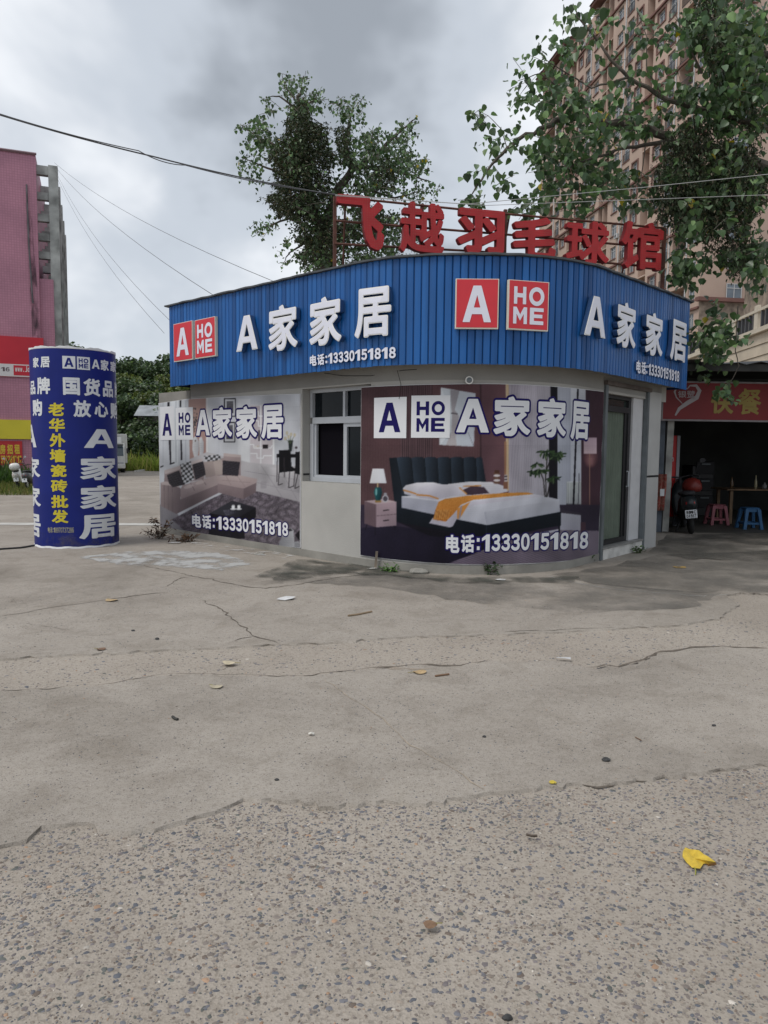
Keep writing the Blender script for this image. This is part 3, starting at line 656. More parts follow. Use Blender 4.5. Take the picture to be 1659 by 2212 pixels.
# ------------------------------------------------------------------ fascia lettering
def fas_letters(name, label, items, phone, zf, cat='sign lettering'):
    o0, o1 = .02, .085; g0 = None
    t_, z_ = hit(*zf(*items[0][1:3]), -o1); root = thing(name, label, cat, tuple(fsurf(t_, ZB, .05)))
    for ch, a, b_, c, d in items:
        bx_ = zb_(zf, a, b_, c, d, -o1)
        off = .0 if ch in POLY else .034
        L_ = letter_solid(fsurf, ch, off, bx_, o0, o1, 'letter', [M_RIM, M_SIDE], root)
        # acrylic face set inside the bright rim
        e_ = .012
        letter_solid(fsurf, ch, off - (.016 if ch not in POLY else .02), (bx_[0] + e_, bx_[1] - e_, bx_[2] + e_, bx_[3] - e_), o1 - .001, o1 + .004, 'face', [M_WHITE, M_RIM], L_)
    return root
def row(chars, widths, x0, x1): 
    tot = sum(widths); out = []; x = x0
    for c, w_ in zip(chars, widths): out.append((c, x + (x1 - x0)*w_*.06/tot, x + (x1 - x0)*w_*.94/tot)); x += (x1 - x0)*w_/tot
    return out
PHONE = '电话:13330151818'
PHW = [1.45, 1.45, .6] + [.95]*11
def row_uv(chars, widths, u0, u1, v0, v1):
    tot = sum(widths); u = u0; out = []
    for c, w_ in zip(chars, widths):
        du = (u1 - u0)*w_/tot; h = v1 - v0
        if c == ':':
            for q in (.12, .58): out.append(('box', 0, u + du*.28, u + du*.72, v0 + h*q, v0 + h*(q + .2)))
        elif c == '1': out.append(('1b', .0, u + du*.06, u + du*.86, v0 + h*.03, v0 + h*.97))
        elif c.isdigit(): out.append((c, .045, u + du*.06, u + du*.94, v0 + h*.03, v0 + h*.97))
        else: out.append((c, .038, u + du*.05, u + du*.95, v0, v1))
        u += du
    return out
fas_letters('fascia_lettering', 'four large white raised characters on the left flank of the blue fascia', [('A', 520, 470, 650, 682), ('家', 715, 405, 890, 682), ('家', 962, 357, 1155, 650), ('居', 1235, 300, 1455, 600)], None, z1)
fas_letters('fascia_lettering', 'four white raised characters at the far right end of the blue fascia', [('A', 992, 338, 1117, 572), ('家', 1180, 375, 1290, 640), ('家', 1345, 435, 1445, 686), ('居', 1490, 480, 1583, 715)], None, z2)
def phone_row(label, bx_, lift=.03):
    root = thing('phone_number_letters', label, 'sign lettering', tuple(fsurf(bx_[0], bx_[2], lift)))
    for g_ in row_uv(PHONE, PHW, *bx_):
        if g_[0] == 'box':
            b = MB(); bar(b, g_[2], g_[3], g_[4], g_[5], lift, lift - .005, surf=fsurf); b.build('letter', M_WHITE, root)
        else: letter_solid(fsurf, g_[0], g_[1], g_[2:], .004, lift, 'letter', [M_WHITE, M_SIDE], root)
t_a, t_b = hit(*z1(962, 735), -.03)[0], hit(*z1(1485, 690), -.03)[0]
phone_row('small white raised telephone number beneath the left fascia characters', (t_a, t_b, hit(*z1(1225, 748), -.03)[1], hit(*z1(1225, 678), -.03)[1]))
t_a, t_b = hit(*z2(1290, 745), -.03)[0], hit(*z2(1540, 800), -.03)[0]
phone_row('small white raised telephone number at the right end of the fascia', (t_a, t_b, hit(*z2(1415, 808), -.03)[1], hit(*z2(1415, 738), -.03)[1]))
def logo_box(label, zf, x0, y0, x1, y1, letters, lift=.05):
    t0, t1, q0, q1 = zb_(zf, x0, y0, x1, y1, -lift); tm = (t0 + t1)/2
    pm = np.array(plan(tm, -lift)); h = head(tm); e_ = np.array([cos(h), sin(h)]); nn_ = np.array([e_[1], -e_[0]])
    W = hypot(*(plan(t1, -lift) - plan(t0, -lift)))
    def surf(u, v, o): p = pm + e_*(u - W/2) + nn_*(o); return (p[0], p[1], v)
    root = thing('logo_sign_box', label, 'sign', surf(W/2, q0, 0))
    b = MB(); bar(b, 0, W, q0, q1, 0, lift - .005, surf=surf); b.build('case', mat('case_trim', (.72, .70, .60), rough=.5), root)
    b = MB(); bar(b, .012, W - .012, q0 + .014, q1 - .008, .004, .006, surf=surf); b.build('red_panel', M_REDB, root)
    H_ = q1 - q0
    for ch, u0, v0, u1, v1 in letters:
        P, F = place2d(glyph(ch, 0), u0*W, u1*W, q0 + v0*H_, q0 + v1*H_); make('letter', [surf(u, v, .0075) for u, v in P], F, M_WHITE, root)
LA = [('A', .17, .13, .83, .86)]; LH = [('H', .13, .52, .43, .87), ('O', .50, .50, .88, .88), ('M', .12, .12, .46, .46), ('E', .53, .12, .87, .46)]
logo_box('red sign box with a white capital A at the left end of the fascia', z1, 143, 512, 256, 744, LA)
logo_box('red sign box with four white letters at the left end of the fascia', z1, 272, 488, 394, 724, LH)
logo_box('red sign box with a white capital A on the rounded middle of the fascia', z2, 247, 238, 496, 527, LA)
logo_box('red sign box with four white letters on the rounded middle of the fascia', z2, 549, 250, 782, 536, LH)

# ------------------------------------------------------------------ printed posters on the shop wall
class Art:
    """a small painter for flat print: fills shapes into a picture held in memory, which then colours the poster's points"""
    def __init__(s, w, h, k, bg):
        s.k = k; s.W, s.H = int(w*k), int(h*k); s.im = np.zeros((s.H, s.W, 3)); s.im[:] = bg
        s.yy, s.xx = np.mgrid[0:s.H, 0:s.W]; s.yy = s.yy/k; s.xx = s.xx/k; s.rng = np.random.default_rng(5)
    def mask(s, pts):
        x = np.array([p[0] for p in pts], float); y = np.array([p[1] for p in pts], float)
        i0, i1 = max(0, int(y.min()*s.k)), min(s.H, int(y.max()*s.k) + 2); j0, j1 = max(0, int(x.min()*s.k)), min(s.W, int(x.max()*s.k) + 2)
        if i1 <= i0 or j1 <= j0: return None
        X, Y = s.xx[i0:i1, j0:j1], s.yy[i0:i1, j0:j1]; m = np.zeros(X.shape, bool)
        for a in range(len(x)):
            b = (a + 1) % len(x)
            if y[a] == y[b]: continue
            m ^= ((y[a] > Y) != (y[b] > Y)) & (X < (x[b] - x[a])*(Y - y[a])/(y[b] - y[a]) + x[a])
        return (slice(i0, i1), slice(j0, j1)), m, X, Y
    def poly(s, pts, c, c2=None, d=None, noise=0, fn=None, alpha=1.0):
        r = s.mask(pts)
        if r is None: return
        sl, m, X, Y = r; c = np.array(c, float); col = np.broadcast_to(c, X.shape + (3,)).copy()
        if c2 is not None:
            dx, dy = d or (0, 1); u = X*dx + Y*dy; P = [p[0]*dx + p[1]*dy for p in pts]; f = np.clip((u - min(P))/(max(P) - min(P) + 1e-6), 0, 1)[..., None]
            col = c*(1 - f) + np.array(c2, float)*f
        if fn is not None: col = col*fn(X, Y)[..., None]
        if noise:
            q = s.rng.normal(0, 1, X.shape); q = (q + np.roll(q, 1, 0) + np.roll(q, 1, 1) + np.roll(q, 2, 0))/2
            col = col + q[..., None]*noise
        s.im[sl][m] = s.im[sl][m]*(1 - alpha) + col[m]*alpha
    def rect(s, a, b, c, d, *k, **q): s.poly([(a, b), (c, b), (c, d), (a, d)], *k, **q)
    def ellip(s, x, y, rx, ry, *k, rot=0, **q):
        s.poly([(x + rx*cos(t)*cos(rot) - ry*sin(t)*sin(rot), y + rx*cos(t)*sin(rot) + ry*sin(t)*cos(rot)) for t in np.linspace(0, 2*pi, 22, endpoint=False)], *k, **q)
    def line(s, pts, w, c, **q):
        for (a, b), (c_, d) in zip(pts[:-1], pts[1:]):
            L = hypot(c_ - a, d - b) or 1; nx, ny = -(d - b)/L*w/2, (c_ - a)/L*w/2
            s.poly([(a + nx, b + ny), (c_ + nx, d + ny), (c_ - nx, d - ny), (a - nx, b - ny)], c, **q)
    def blur(s):
        im = s.im; s.im = (im*2 + np.roll(im, 1, 0) + np.roll(im, -1, 0) + np.roll(im, 1, 1) + np.roll(im, -1, 1))/6
    def film(s, seam):
        """printing grain, uneven ink and the overlap of two vinyl sheets"""
        s.blur(); q = s.rng.normal(0, 1, (s.H, s.W)); lo = np.kron(s.rng.normal(0, 1, (s.H//24 + 1, s.W//24 + 1)), np.ones((24, 24)))[:s.H, :s.W]
        for _ in range(14): lo = (lo + np.roll(lo, 7, 0) + np.roll(lo, -7, 0) + np.roll(lo, 7, 1) + np.roll(lo, -7, 1))/5
        s.im = s.im*(1 + .10*lo[..., None]) + q[..., None]*2.2; k = int(seam*s.k); s.im[k:k + 1] *= .93; s.im[k + 1:] *= .975; s.blur()
    def sample(s, x, y):
        x = np.clip(x*s.k, 0, s.W - 1.01); y = np.clip(y*s.k, 0, s.H - 1.01); i, j = y.astype(int), x.astype(int); fy, fx = (y - i)[:, None], (x - j)[:, None]
        a = s.im; return (a[i, j]*(1 - fx) + a[i, j + 1]*fx)*(1 - fy) + (a[i + 1, j]*(1 - fx) + a[i + 1, j + 1]*fx)*fy

def bed_art():
    A = Art(1659, 1422, .5, (96, 70, 76)); w = A.rect
    stripes = lambda p, a: (lambda X, Y: 1 - a*((X/p) % 1 < .35))
    w(60, 120, 1010, 1000, (92, 66, 70), (108, 76, 80), (1, .3), noise=2, fn=lambda X, Y: 1 + .05*np.sin(X*.5)*np.sin(X*.13))
    w(322, 130, 522, 610, (104, 78, 84), fn=lambda X, Y: 1 - .5*((X/13.2) % 1 < .3))
    w(822, 130, 832, 700, (74, 52, 58)); w(832, 130, 990, 800, (104, 74, 82), (122, 86, 92), (1, 0))
    A.poly([(573, 158), (793, 195), (783, 532), (565, 521)], (196, 202, 208), (178, 184, 194), (1, .2))
    A.poly([(632, 172), (692, 178), (662, 300), (690, 340), (668, 470), (676, 526), (606, 522), (640, 440), (645, 340)], (150, 146, 152), (176, 170, 172))
    A.poly([(573, 158), (640, 300), (636, 440), (570, 521)], (206, 211, 216)); A.line([(640, 320), (680, 325)], 8, (96, 88, 96)); A.line([(745, 440), (783, 532)], 3, (120, 120, 130))
    w(986, 120, 1004, 812, (226, 206, 170), (190, 158, 118), (1, 0)); w(975, 500, 990, 800, (168, 122, 92))
    w(1004, 120, 1275, 860, (176, 168, 180), (196, 192, 202), (1, .2), fn=lambda X, Y: 1 - .14*((X/8.2) % 1 < .4))
    w(1268, 120, 1320, 490, (26, 26, 36)); w(1258, 480, 1312, 870, (30, 28, 38))
    w(1312, 120, 1400, 950, (186, 190, 202), (172, 176, 190), (1, 0), fn=lambda X, Y: 1 - .06*((X/11) % 1 < .4))
    w(1396, 120, 1500, 960, (200, 203, 212), (180, 184, 194), (0, 1)); A.poly([(1370, 752), (1462, 750), (1462, 950), (1366, 940)], (176, 182, 178), (150, 152, 158))
    for x in range(1375, 1462, 13): w(x, 756, x + 3, 890, (210, 212, 216))
    A.line([(1370, 755), (1462, 752)], 5, (206, 208, 214)); A.line([(1366, 895), (1462, 900)], 7, (90, 84, 96))
    A.line([(1442, 120), (1428, 480), (1410, 942)], 11, (30, 28, 40)); A.line([(1448, 700), (1440, 950)], 4, (60, 56, 70))
    w(1490, 120, 1600, 1260, (66, 42, 54), (92, 62, 74), (0, 1)); w(1462, 480, 1500, 1100, (70, 46, 58), (96, 66, 78), (0, 1))
    for k in range(7): A.ellip(1520, 600 + k*4, 48 - k*6, 70 - k*8, (112 + k*10, 70 + k*9, 76 + k*8), alpha=.35)
    w(1478, 476, 1560, 578, (186, 160, 172), (206, 180, 186), (0, 1)); w(1512, 578, 1518, 1046, (158, 118, 104)); A.ellip(1503, 1058, 26, 13, (186, 156, 166))
    A.poly([(60, 900), (1600, 900), (1600, 1422), (60, 1422)], (60, 50, 70))
    A.poly([(1330, 945), (1460, 955), (1460, 1075), (1325, 1075)], (188, 188, 198), (170, 168, 182)); A.poly([(1330, 930), (1462, 950), (1462, 965), (1330, 950)], (70, 62, 76))
    A.poly([(60, 1045), (300, 1035), (880, 1112), (1120, 1090), (620, 1290), (60, 1260)], (42, 36, 58), (26, 22, 40), (1, .4), noise=2)
    A.poly([(610, 1275), (880, 1170), (1110, 1090), (1330, 1058), (1600, 1065), (1600, 1300), (610, 1300)], (122, 108, 128), (150, 136, 152), (1, 0), fn=lambda X, Y: 1 - .34*(((Y*1.0 + np.where(X < 1370, .30, -.55)*(X - 1370))/11.5 % 1) < .42))
    A.poly([(1200, 1075), (1330, 1050), (1325, 1062), (1240, 1085)], (180, 178, 190))
    w(1458, 1010, 1490, 1075, (86, 60, 72))
    # bed
    A.poly([(248, 604), (300, 600), (330, 640), (345, 905), (300, 1010), (285, 930)], (24, 32, 42), (36, 44, 56), (1, 0))
    tops = [290, 385, 468, 548, 632, 712, 792, 836]; bots = [325, 402, 482, 560, 640, 720, 800, 866]
    for k in range(7):
        A.poly([(tops[k], 603 + (k % 2)*2), (tops[k] + 25, 598), (tops[k + 1] - 8, 598), (tops[k + 1], 606), (bots[k + 1], 800), (bots[k + 1], 900), (bots[k], 900), (bots[k], 800)], (58, 72, 88), (22, 30, 40), (1, .05))
        A.line([(tops[k] + 2, 606), (bots[k] + 2, 800)], 4, (14, 20, 28))
    A.poly([(285, 915), (330, 905), (690, 985), (862, 1026), (1334, 942), (1334, 1030), (862, 1112), (560, 1060), (290, 1005)], (26, 36, 48), (18, 25, 35), (0, 1))
    A.line([(862, 1026), (862, 1110)], 4, (40, 52, 66)); w(1318, 1030, 1328, 1080, (20, 22, 32)); A.poly([(300, 1008), (860, 1112), (1200, 1055), (860, 1135), (500, 1095)], (20, 18, 30), alpha=.8)
    A.poly([(328, 845), (540, 828), (1120, 826), (1200, 838), (1322, 866), (1328, 944), (868, 1028), (690, 994), (328, 918)], (206, 207, 216), (188, 190, 202), (0, 1))
    A.poly([(328, 850), (540, 875), (690, 925), (686, 992), (328, 918)], (176, 178, 192), (160, 162, 178), (0, 1))
    A.poly([(852, 944), (1100, 900), (1322, 872), (1328, 944), (868, 1028)], (196, 197, 206), (172, 175, 188), (0, 1)); A.line([(852, 944), (866, 1026)], 5, (168, 170, 184))
    P = [(334, 796), (352, 776), (420, 760), (520, 756), (590, 772), (600, 800), (560, 846), (440, 852), (345, 832)]
    A.poly(P, (214, 212, 218), (186, 184, 196), (0, 1)); A.line([(336, 806), (380, 818), (440, 838)], 9, (206, 142, 72))
    A.poly([(620, 768), (760, 752), (900, 756), (970, 780), (1002, 815), (900, 836), (640, 846)], (216, 214, 220), (190, 188, 200), (0, 1))
    A.poly([(416, 838), (440, 790), (520, 768), (640, 772), (690, 800), (680, 836), (545, 868), (440, 856)], (206, 203, 212), (184, 180, 194), (0, 1)); A.line([(420, 836), (500, 842), (560, 862)], 10, (206, 142, 72))
    A.poly([(684, 792), (716, 780), (800, 776), (850, 790), (880, 826), (760, 840), (725, 836)], (200, 196, 206)); A.poly([(712, 806), (770, 780), (848, 788), (880, 826), (760, 838), (735, 836)], (84, 66, 80), (70, 54, 68)); A.line([(690, 790), (740, 834)], 8, (214, 150, 76)); A.line([(716, 782), (830, 778)], 7, (206, 142, 72))
    A.poly([(700, 905), (760, 880), (980, 856), (1180, 838), (1220, 848), (1000, 872), (790, 900), (700, 940), (650, 1035), (632, 1042), (500, 1016), (524, 980), (600, 1004), (640, 950)], (204, 200, 210), (180, 176, 190), (0, 1))
    A.poly([(676, 925), (760, 880), (690, 992), (678, 985)], (222, 150, 70)); A.line([(705, 905), (690, 990)], 9, (150, 146, 162))
    A.poly([(560, 880), (600, 862), (740, 842), (980, 824), (1120, 820), (1160, 832), (960, 850), (780, 868), (700, 900), (660, 950), (606, 1006), (524, 992), (540, 930)], (216, 146, 62), (196, 122, 46), (0, 1), noise=7)
    for k in range(13):
        x = 528 + k*7; A.line([(x + 14, 930 + (k % 3)*5), (x + (k % 2)*5, 985 + (k % 4)*5)], 4, (150, 92, 38)); A.line([(x + 18, 930), (x + 5, 990)], 2.5, (236, 176, 96))
    # bedside table, lamp, clock, vases, plant
    A.poly([(92, 876), (215, 862), (294, 880), (166, 897)], (176, 156, 160)); A.poly([(92, 876), (166, 897), (166, 1042), (92, 1018)], (118, 96, 104), (104, 84, 92)); A.poly([(166, 897), (294, 880), (294, 1030), (166, 1042)], (164, 142, 150), (148, 128, 138), (0, 1))
    A.line([(166, 970), (294, 958)], 3, (96, 78, 86)); A.line([(210, 936), (246, 931)], 6, (40, 32, 38)); A.line([(210, 1001), (246, 995)], 6, (40, 32, 38)); A.line([(110, 1022), (95, 1060)], 4, (24, 20, 30)); A.line([(282, 1032), (286, 1060)], 4, (24, 20, 30)); A.line([(160, 1040), (160, 1090)], 4, (24, 20, 30))
    A.poly([(142, 672), (213, 670), (231, 762), (124, 764)], (222, 222, 226), (204, 206, 214), (1, .2)); w(172, 762, 180, 790, (190, 170, 130)); A.poly([(160, 790), (196, 790), (204, 820), (192, 872), (164, 872), (151, 820)], (36, 112, 116), (14, 56, 66), (1, .3)); A.ellip(166, 818, 5, 24, (120, 180, 180)); w(160, 872, 198, 886, (150, 120, 70))
    A.ellip(223, 860, 20, 24, (170, 170, 178)); A.ellip(223, 861, 14, 17, (80, 74, 84)); A.ellip(223, 832, 10, 10, (150, 150, 158))
    for k in range(5): A.ellip(928, 700 + k*15, 21 + (k == 2)*3, 8, (212, 204, 204) if k % 2 else (120, 86, 70))
    w(914, 682, 944, 700, (96, 62, 48)); w(976, 710, 996, 800, (186, 178, 180)); w(970, 754, 998, 800, (140, 96, 76)); w(978, 716, 994, 726, (84, 70, 76)); w(978, 736, 994, 744, (84, 70, 76))
    for pts in ([(1240, 852), (1236, 720), (1246, 600)], [(1232, 850), (1222, 740), (1198, 680)], [(1246, 850), (1262, 760), (1290, 710)], [(1236, 700), (1262, 620)]): A.line(pts, 6, (44, 40, 34))
    r = random.Random(4)
    for cx0, cy0, n_, sp in ((1252, 560, 34, 60), (1310, 590, 18, 45), (1200, 680, 26, 48), (1180, 640, 12, 40), (1288, 725, 24, 40), (1150, 690, 10, 25), (1330, 570, 10, 30)):
        for _ in range(n_):
            a = r.uniform(-.3, pi + .3); d = r.uniform(.2, 1)*sp; x, y = cx0 + cos(a)*d, cy0 + sin(a)*d*.55 + d*.15
            A.ellip(x, y, r.uniform(14, 24), r.uniform(3, 5.5), r.choice([(52, 78, 44), (70, 98, 58), (40, 62, 38), (96, 120, 76), (32, 50, 34)]), rot=a*.9 + r.uniform(-.3, .3))
    g_ = A.im.mean(2, keepdims=True); A.im = g_ + (A.im - g_)*.82; A.film(525); return A
def sofa_art():
    A = Art(1659, 1659, .5, (190, 190, 204)); w = A.rect
    w(60, 220, 1200, 820, (204, 204, 216), (188, 188, 202), (1, 0)); w(60, 250, 292, 1000, (206, 210, 222), (196, 198, 212), (0, 1)); w(160, 280, 210, 760, (214, 218, 228))
    for x in (95, 190, 262): w(x, 280, x + 5, 740, (176, 180, 196))
    w(130, 260, 146, 342, (34, 32, 48)); w(219, 260, 232, 330, (34, 32, 48)); A.poly([(138, 570), (154, 570), (158, 745), (148, 755)], (58, 52, 66)); A.line([(146, 750), (182, 738)], 9, (50, 46, 58)); A.poly([(224, 570), (235, 570), (240, 718), (228, 722)], (48, 46, 60)); A.line([(76, 772), (100, 762)], 9, (60, 56, 66))
    A.poly([(284, 262), (420, 258), (424, 668), (294, 712)], (206, 150, 136), (188, 132, 124), (1, .4)); w(414, 250, 428, 664, (222, 216, 220)); w(428, 258, 515, 664, (206, 206, 216), (192, 192, 206), (1, 0))
    A.poly([(316, 560), (340, 540), (360, 580), (362, 640), (350, 700), (326, 698), (312, 640)], (222, 220, 226), (186, 184, 194), (1, 0)); A.poly([(362, 560), (380, 546), (398, 590), (398, 650), (386, 692), (366, 690)], (218, 216, 222), (180, 178, 190), (1, 0))
    for k in range(6): A.line([(316, 590 + k*17), (360, 584 + k*17)], 2, (188, 186, 196)); A.line([(364, 600 + k*15), (397, 594 + k*15)], 2, (178, 176, 188))
    r = random.Random(3)
    for _ in range(40): A.ellip(330 + r.gauss(0, 16), 430 + r.gauss(0, 45), r.uniform(3, 8), r.uniform(3, 8), r.choice([(70, 60, 66), (130, 110, 108), (96, 84, 88)]))
    for a in ((546, 264, 634, 402), (544, 440, 630, 592)):
        w(*a, (38, 36, 46)); w(a[0] + 7, a[1] + 7, a[2] - 6, a[3] - 8, (196, 196, 206)); w(a[0] + 20, a[1] + 22, a[2] - 18, a[3] - 26, (112, 110, 122), (70, 68, 80), (0, 1), noise=10)
    w(515, 590, 735, 735, (200, 200, 212)); w(650, 270, 740, 720, (210, 209, 219)); w(732, 312, 920, 768, (206, 200, 210)); w(742, 322, 908, 760, (192, 172, 184), (206, 192, 202), (0, 1)); w(670, 590, 735, 736, (214, 212, 221))
    for pts in ([(742, 360), (800, 360), (800, 395), (860, 395), (860, 430)], [(742, 430), (800, 430), (800, 470), (850, 470), (850, 520), (905, 520)], [(738, 605), (765, 605), (765, 632), (850, 632), (895, 632), (895, 616), (905, 616)], [(742, 672), (790, 672), (790, 705), (838, 705), (838, 688), (900, 688)], [(818, 320), (818, 760)], [(742, 745), (905, 760)]): A.line(pts, 8, (226, 224, 232))
    w(832, 606, 872, 636, (48, 40, 48)); A.ellip(775, 622, 12, 8, (214, 206, 206)); A.ellip(796, 618, 10, 9, (206, 186, 176)); w(905, 560, 918, 770, (228, 226, 233)); w(800, 500, 812, 580, (70, 58, 72))
    for x, y in ((960, 330), (960, 430), (1000, 560)): A.line([(x, y), (1110, y - 4)], 3, (176, 176, 192))
    for x in (770, 800, 940, 1060): A.line([(x, 240), (x, 310)], 3, (180, 180, 196))
    A.poly([(294, 712), (420, 660), (735, 738), (1120, 770), (1120, 1060), (640, 975), (290, 900)], (168, 158, 168), (196, 188, 196), (0, -1)); A.poly([(800, 760), (1120, 800), (1120, 960), (820, 880)], (190, 182, 190), (168, 158, 168), (0, 1), fn=lambda X, Y: 1 + .05*np.sin(X*.05))
    for pts in ([(700, 800), (1110, 870)], [(820, 760), (980, 1000)], [(680, 860), (1110, 960)], [(960, 790), (1100, 1040)]): A.line(pts, 2.5, (146, 136, 148))
    w(815, 880, 860, 930, (150, 140, 150), alpha=.5)
    A.poly([(60, 1040), (200, 1110), (330, 1300), (60, 1260)], (146, 140, 152), (120, 114, 128), (0, 1))
    rug = lambda X, Y: .86 + .30*np.abs(np.sin(X*.045 + 2*np.sin(Y*.03))*np.sin(Y*.06 + 1.5*np.sin(X*.02)))
    A.poly([(160, 1158), (420, 1020), (570, 950), (800, 952), (1120, 1032), (1120, 1420), (300, 1280)], (98, 82, 100), (120, 104, 120), (1, -.4), noise=16, fn=rug)
    # corner sofa
    m, l, d = (160, 130, 134), (190, 160, 160), (122, 98, 106)
    A.poly([(108, 800), (380, 708), (395, 760), (400, 860), (140, 900), (105, 880)], (186, 158, 158), (150, 122, 128), (0, 1)); A.poly([(106, 796), (384, 708), (388, 730), (112, 824)], (204, 180, 180))
    A.poly([(395, 735), (560, 700), (560, 830), (410, 850)], (176, 146, 148)); A.poly([(544, 668), (672, 682), (668, 834), (536, 836)], (184, 154, 154), (152, 122, 128), (0, 1)); A.poly([(544, 668), (672, 682), (670, 700), (542, 690)], (200, 172, 170))
    A.poly([(222, 940), (240, 905), (490, 832), (530, 845), (500, 905), (228, 1012)], (192, 164, 164), (150, 122, 128), (0, 1)); A.line([(330, 945), (300, 890)], 4, (120, 96, 104)); A.line([(415, 905), (385, 855)], 4, (120, 96, 104)); A.ellip(285, 915, 38, 13, (206, 180, 178), alpha=.6, rot=-.3); A.ellip(370, 885, 36, 12, (206, 180, 178), alpha=.6, rot=-.3)
    A.poly([(226, 1010), (500, 902), (505, 962), (196, 1116)], (140, 112, 120), (116, 92, 100), (0, 1))
    A.poly([(494, 842), (640, 828), (792, 858), (786, 886), (690, 930), (500, 892)], (198, 168, 166), (176, 144, 148), (0, 1)); A.poly([(500, 892), (690, 930), (690, 1008), (500, 958)], (158, 128, 134), (132, 104, 112), (0, 1)); A.poly([(690, 930), (786, 886), (780, 958), (690, 1008)], (138, 110, 118), (118, 92, 100), (0, 1))
    for pts in ([(560, 836), (600, 908)], [(640, 832), (700, 915)], [(530, 868), (740, 885)]): A.line(pts, 3, (160, 130, 134))
    A.poly([(80, 886), (120, 876), (206, 898), (226, 930), (226, 1060), (196, 1118), (80, 1056)], (170, 142, 144), (122, 98, 106), (1, .3)); A.poly([(80, 886), (120, 876), (206, 898), (222, 925), (190, 915), (90, 900)], (196, 170, 170))
    for x in (105, 135, 165): A.line([(x, 905), (x + 2, 1060 + (x - 80)*.5)], 3, (120, 98, 104))
    def cushion(pts, base, kind):
        if kind == 'plaid': f = lambda X, Y: .75 + .9*(((X + .3*Y)/11 % 1) < .22) + .7*(((Y - .2*X)/13 % 1) < .2)
        elif kind == 'check': f = lambda X, Y: np.where(((((X + .15*Y)/19).astype(int) + ((Y - .12*X)/19).astype(int)) % 2) == 0, 1.0, .36)
        else: f = None
        A.poly(pts, base, fn=f)
    cushion([(398, 690), (512, 678), (528, 724), (412, 738)], (196, 194, 206), 'check'); cushion([(125, 830), (215, 796), (258, 900), (170, 920), (140, 890)], (58, 52, 62), 'plaid'); cushion([(222, 752), (302, 728), (328, 862), (250, 896), (236, 850)], (198, 197, 208), 'check'); cushion([(312, 752), (392, 728), (414, 826), (336, 866)], (58, 52, 62), 'plaid')
    cushion([(400, 734), (462, 724), (478, 826), (412, 842)], (176, 150, 146), ''); cushion([(466, 728), (526, 714), (548, 820), (484, 832)], (188, 162, 156), ''); cushion([(538, 722), (664, 734), (650, 838), (534, 828)], (56, 50, 62), 'plaid')
    # coffee table, dining corner, flowers
    A.poly([(440, 1112), (606, 1018), (782, 1068), (780, 1140), (680, 1240), (440, 1210)], (30, 28, 38)); A.poly([(440, 1112), (606, 1018), (782, 1068), (650, 1145)], (64, 64, 78), (40, 38, 50), (1, .5)); A.poly([(540, 1090), (620, 1080), (640, 1110), (560, 1130)], (90, 88, 110), (50, 48, 66), (1, 0), noise=16)
    for x in (614, 656): A.ellip(x, 1080, 22, 7, (200, 200, 210)); A.ellip(x, 1064, 12, 16, (216, 216, 224)); A.ellip(x, 1052, 11, 4, (160, 160, 172))
    A.poly([(600, 1240), (690, 1200), (700, 1300), (600, 1300)], (36, 32, 44)); A.poly([(440, 1205), (600, 1230), (600, 1300), (430, 1270)], (40, 36, 50))
    w(934, 675, 1120, 702, (24, 22, 30)); A.poly([(950, 648), (1036, 643), (1044, 765), (1072, 784), (1072, 800), (952, 812)], (24, 23, 30)); A.poly([(1074, 660), (1120, 656), (1120, 830), (1068, 818)], (28, 27, 35))
    for pts in ([(940, 680), (936, 880)], [(952, 810), (946, 905), (978, 893)], [(1030, 805), (1022, 925), (1062, 910)], [(1070, 800), (1060, 915)], [(1090, 825), (1068, 930), (1104, 912)], [(990, 700), (992, 845)]): A.line(pts, 6, (66, 56, 64))
    A.poly([(1018, 575), (1056, 572), (1046, 655), (1026, 655)], (46, 56, 56)); 
    for x, y in ((998, 560), (1010, 520), (1066, 535), (1022, 548), (1040, 530)): A.line([(1035, 600), (x, y)], 3, (86, 106, 66)); A.ellip(x, y, 9, 14, (196, 176, 140))
    A.line([(1078, 615), (1078, 660)], 3, (150, 140, 152)); A.ellip(1078, 628, 10, 9, (80, 60, 72)); A.line([(1056, 620), (1056, 655)], 3, (150, 140, 152))
    A.poly([(948, 1350), (986, 1236), (1036, 1218), (1058, 1236), (1070, 1380), (960, 1380)], (132, 130, 142), (182, 180, 190), (1, 0)); A.poly([(990, 1238), (1036, 1222), (1052, 1240), (1010, 1250)], (60, 56, 66)); A.ellip(1085, 1330, 20, 12, (170, 168, 178)); A.poly([(1066, 1330), (1104, 1330), (1100, 1380), (1066, 1380)], (150, 148, 160)); A.poly([(1068, 1270), (1120, 1220), (1120, 1320), (1090, 1300)], (40, 34, 44))
    g_ = A.im.mean(2, keepdims=True); A.im = g_ + (A.im - g_)*.52; A.im *= np.array([.985, .995, .985]); A.film(575); return A

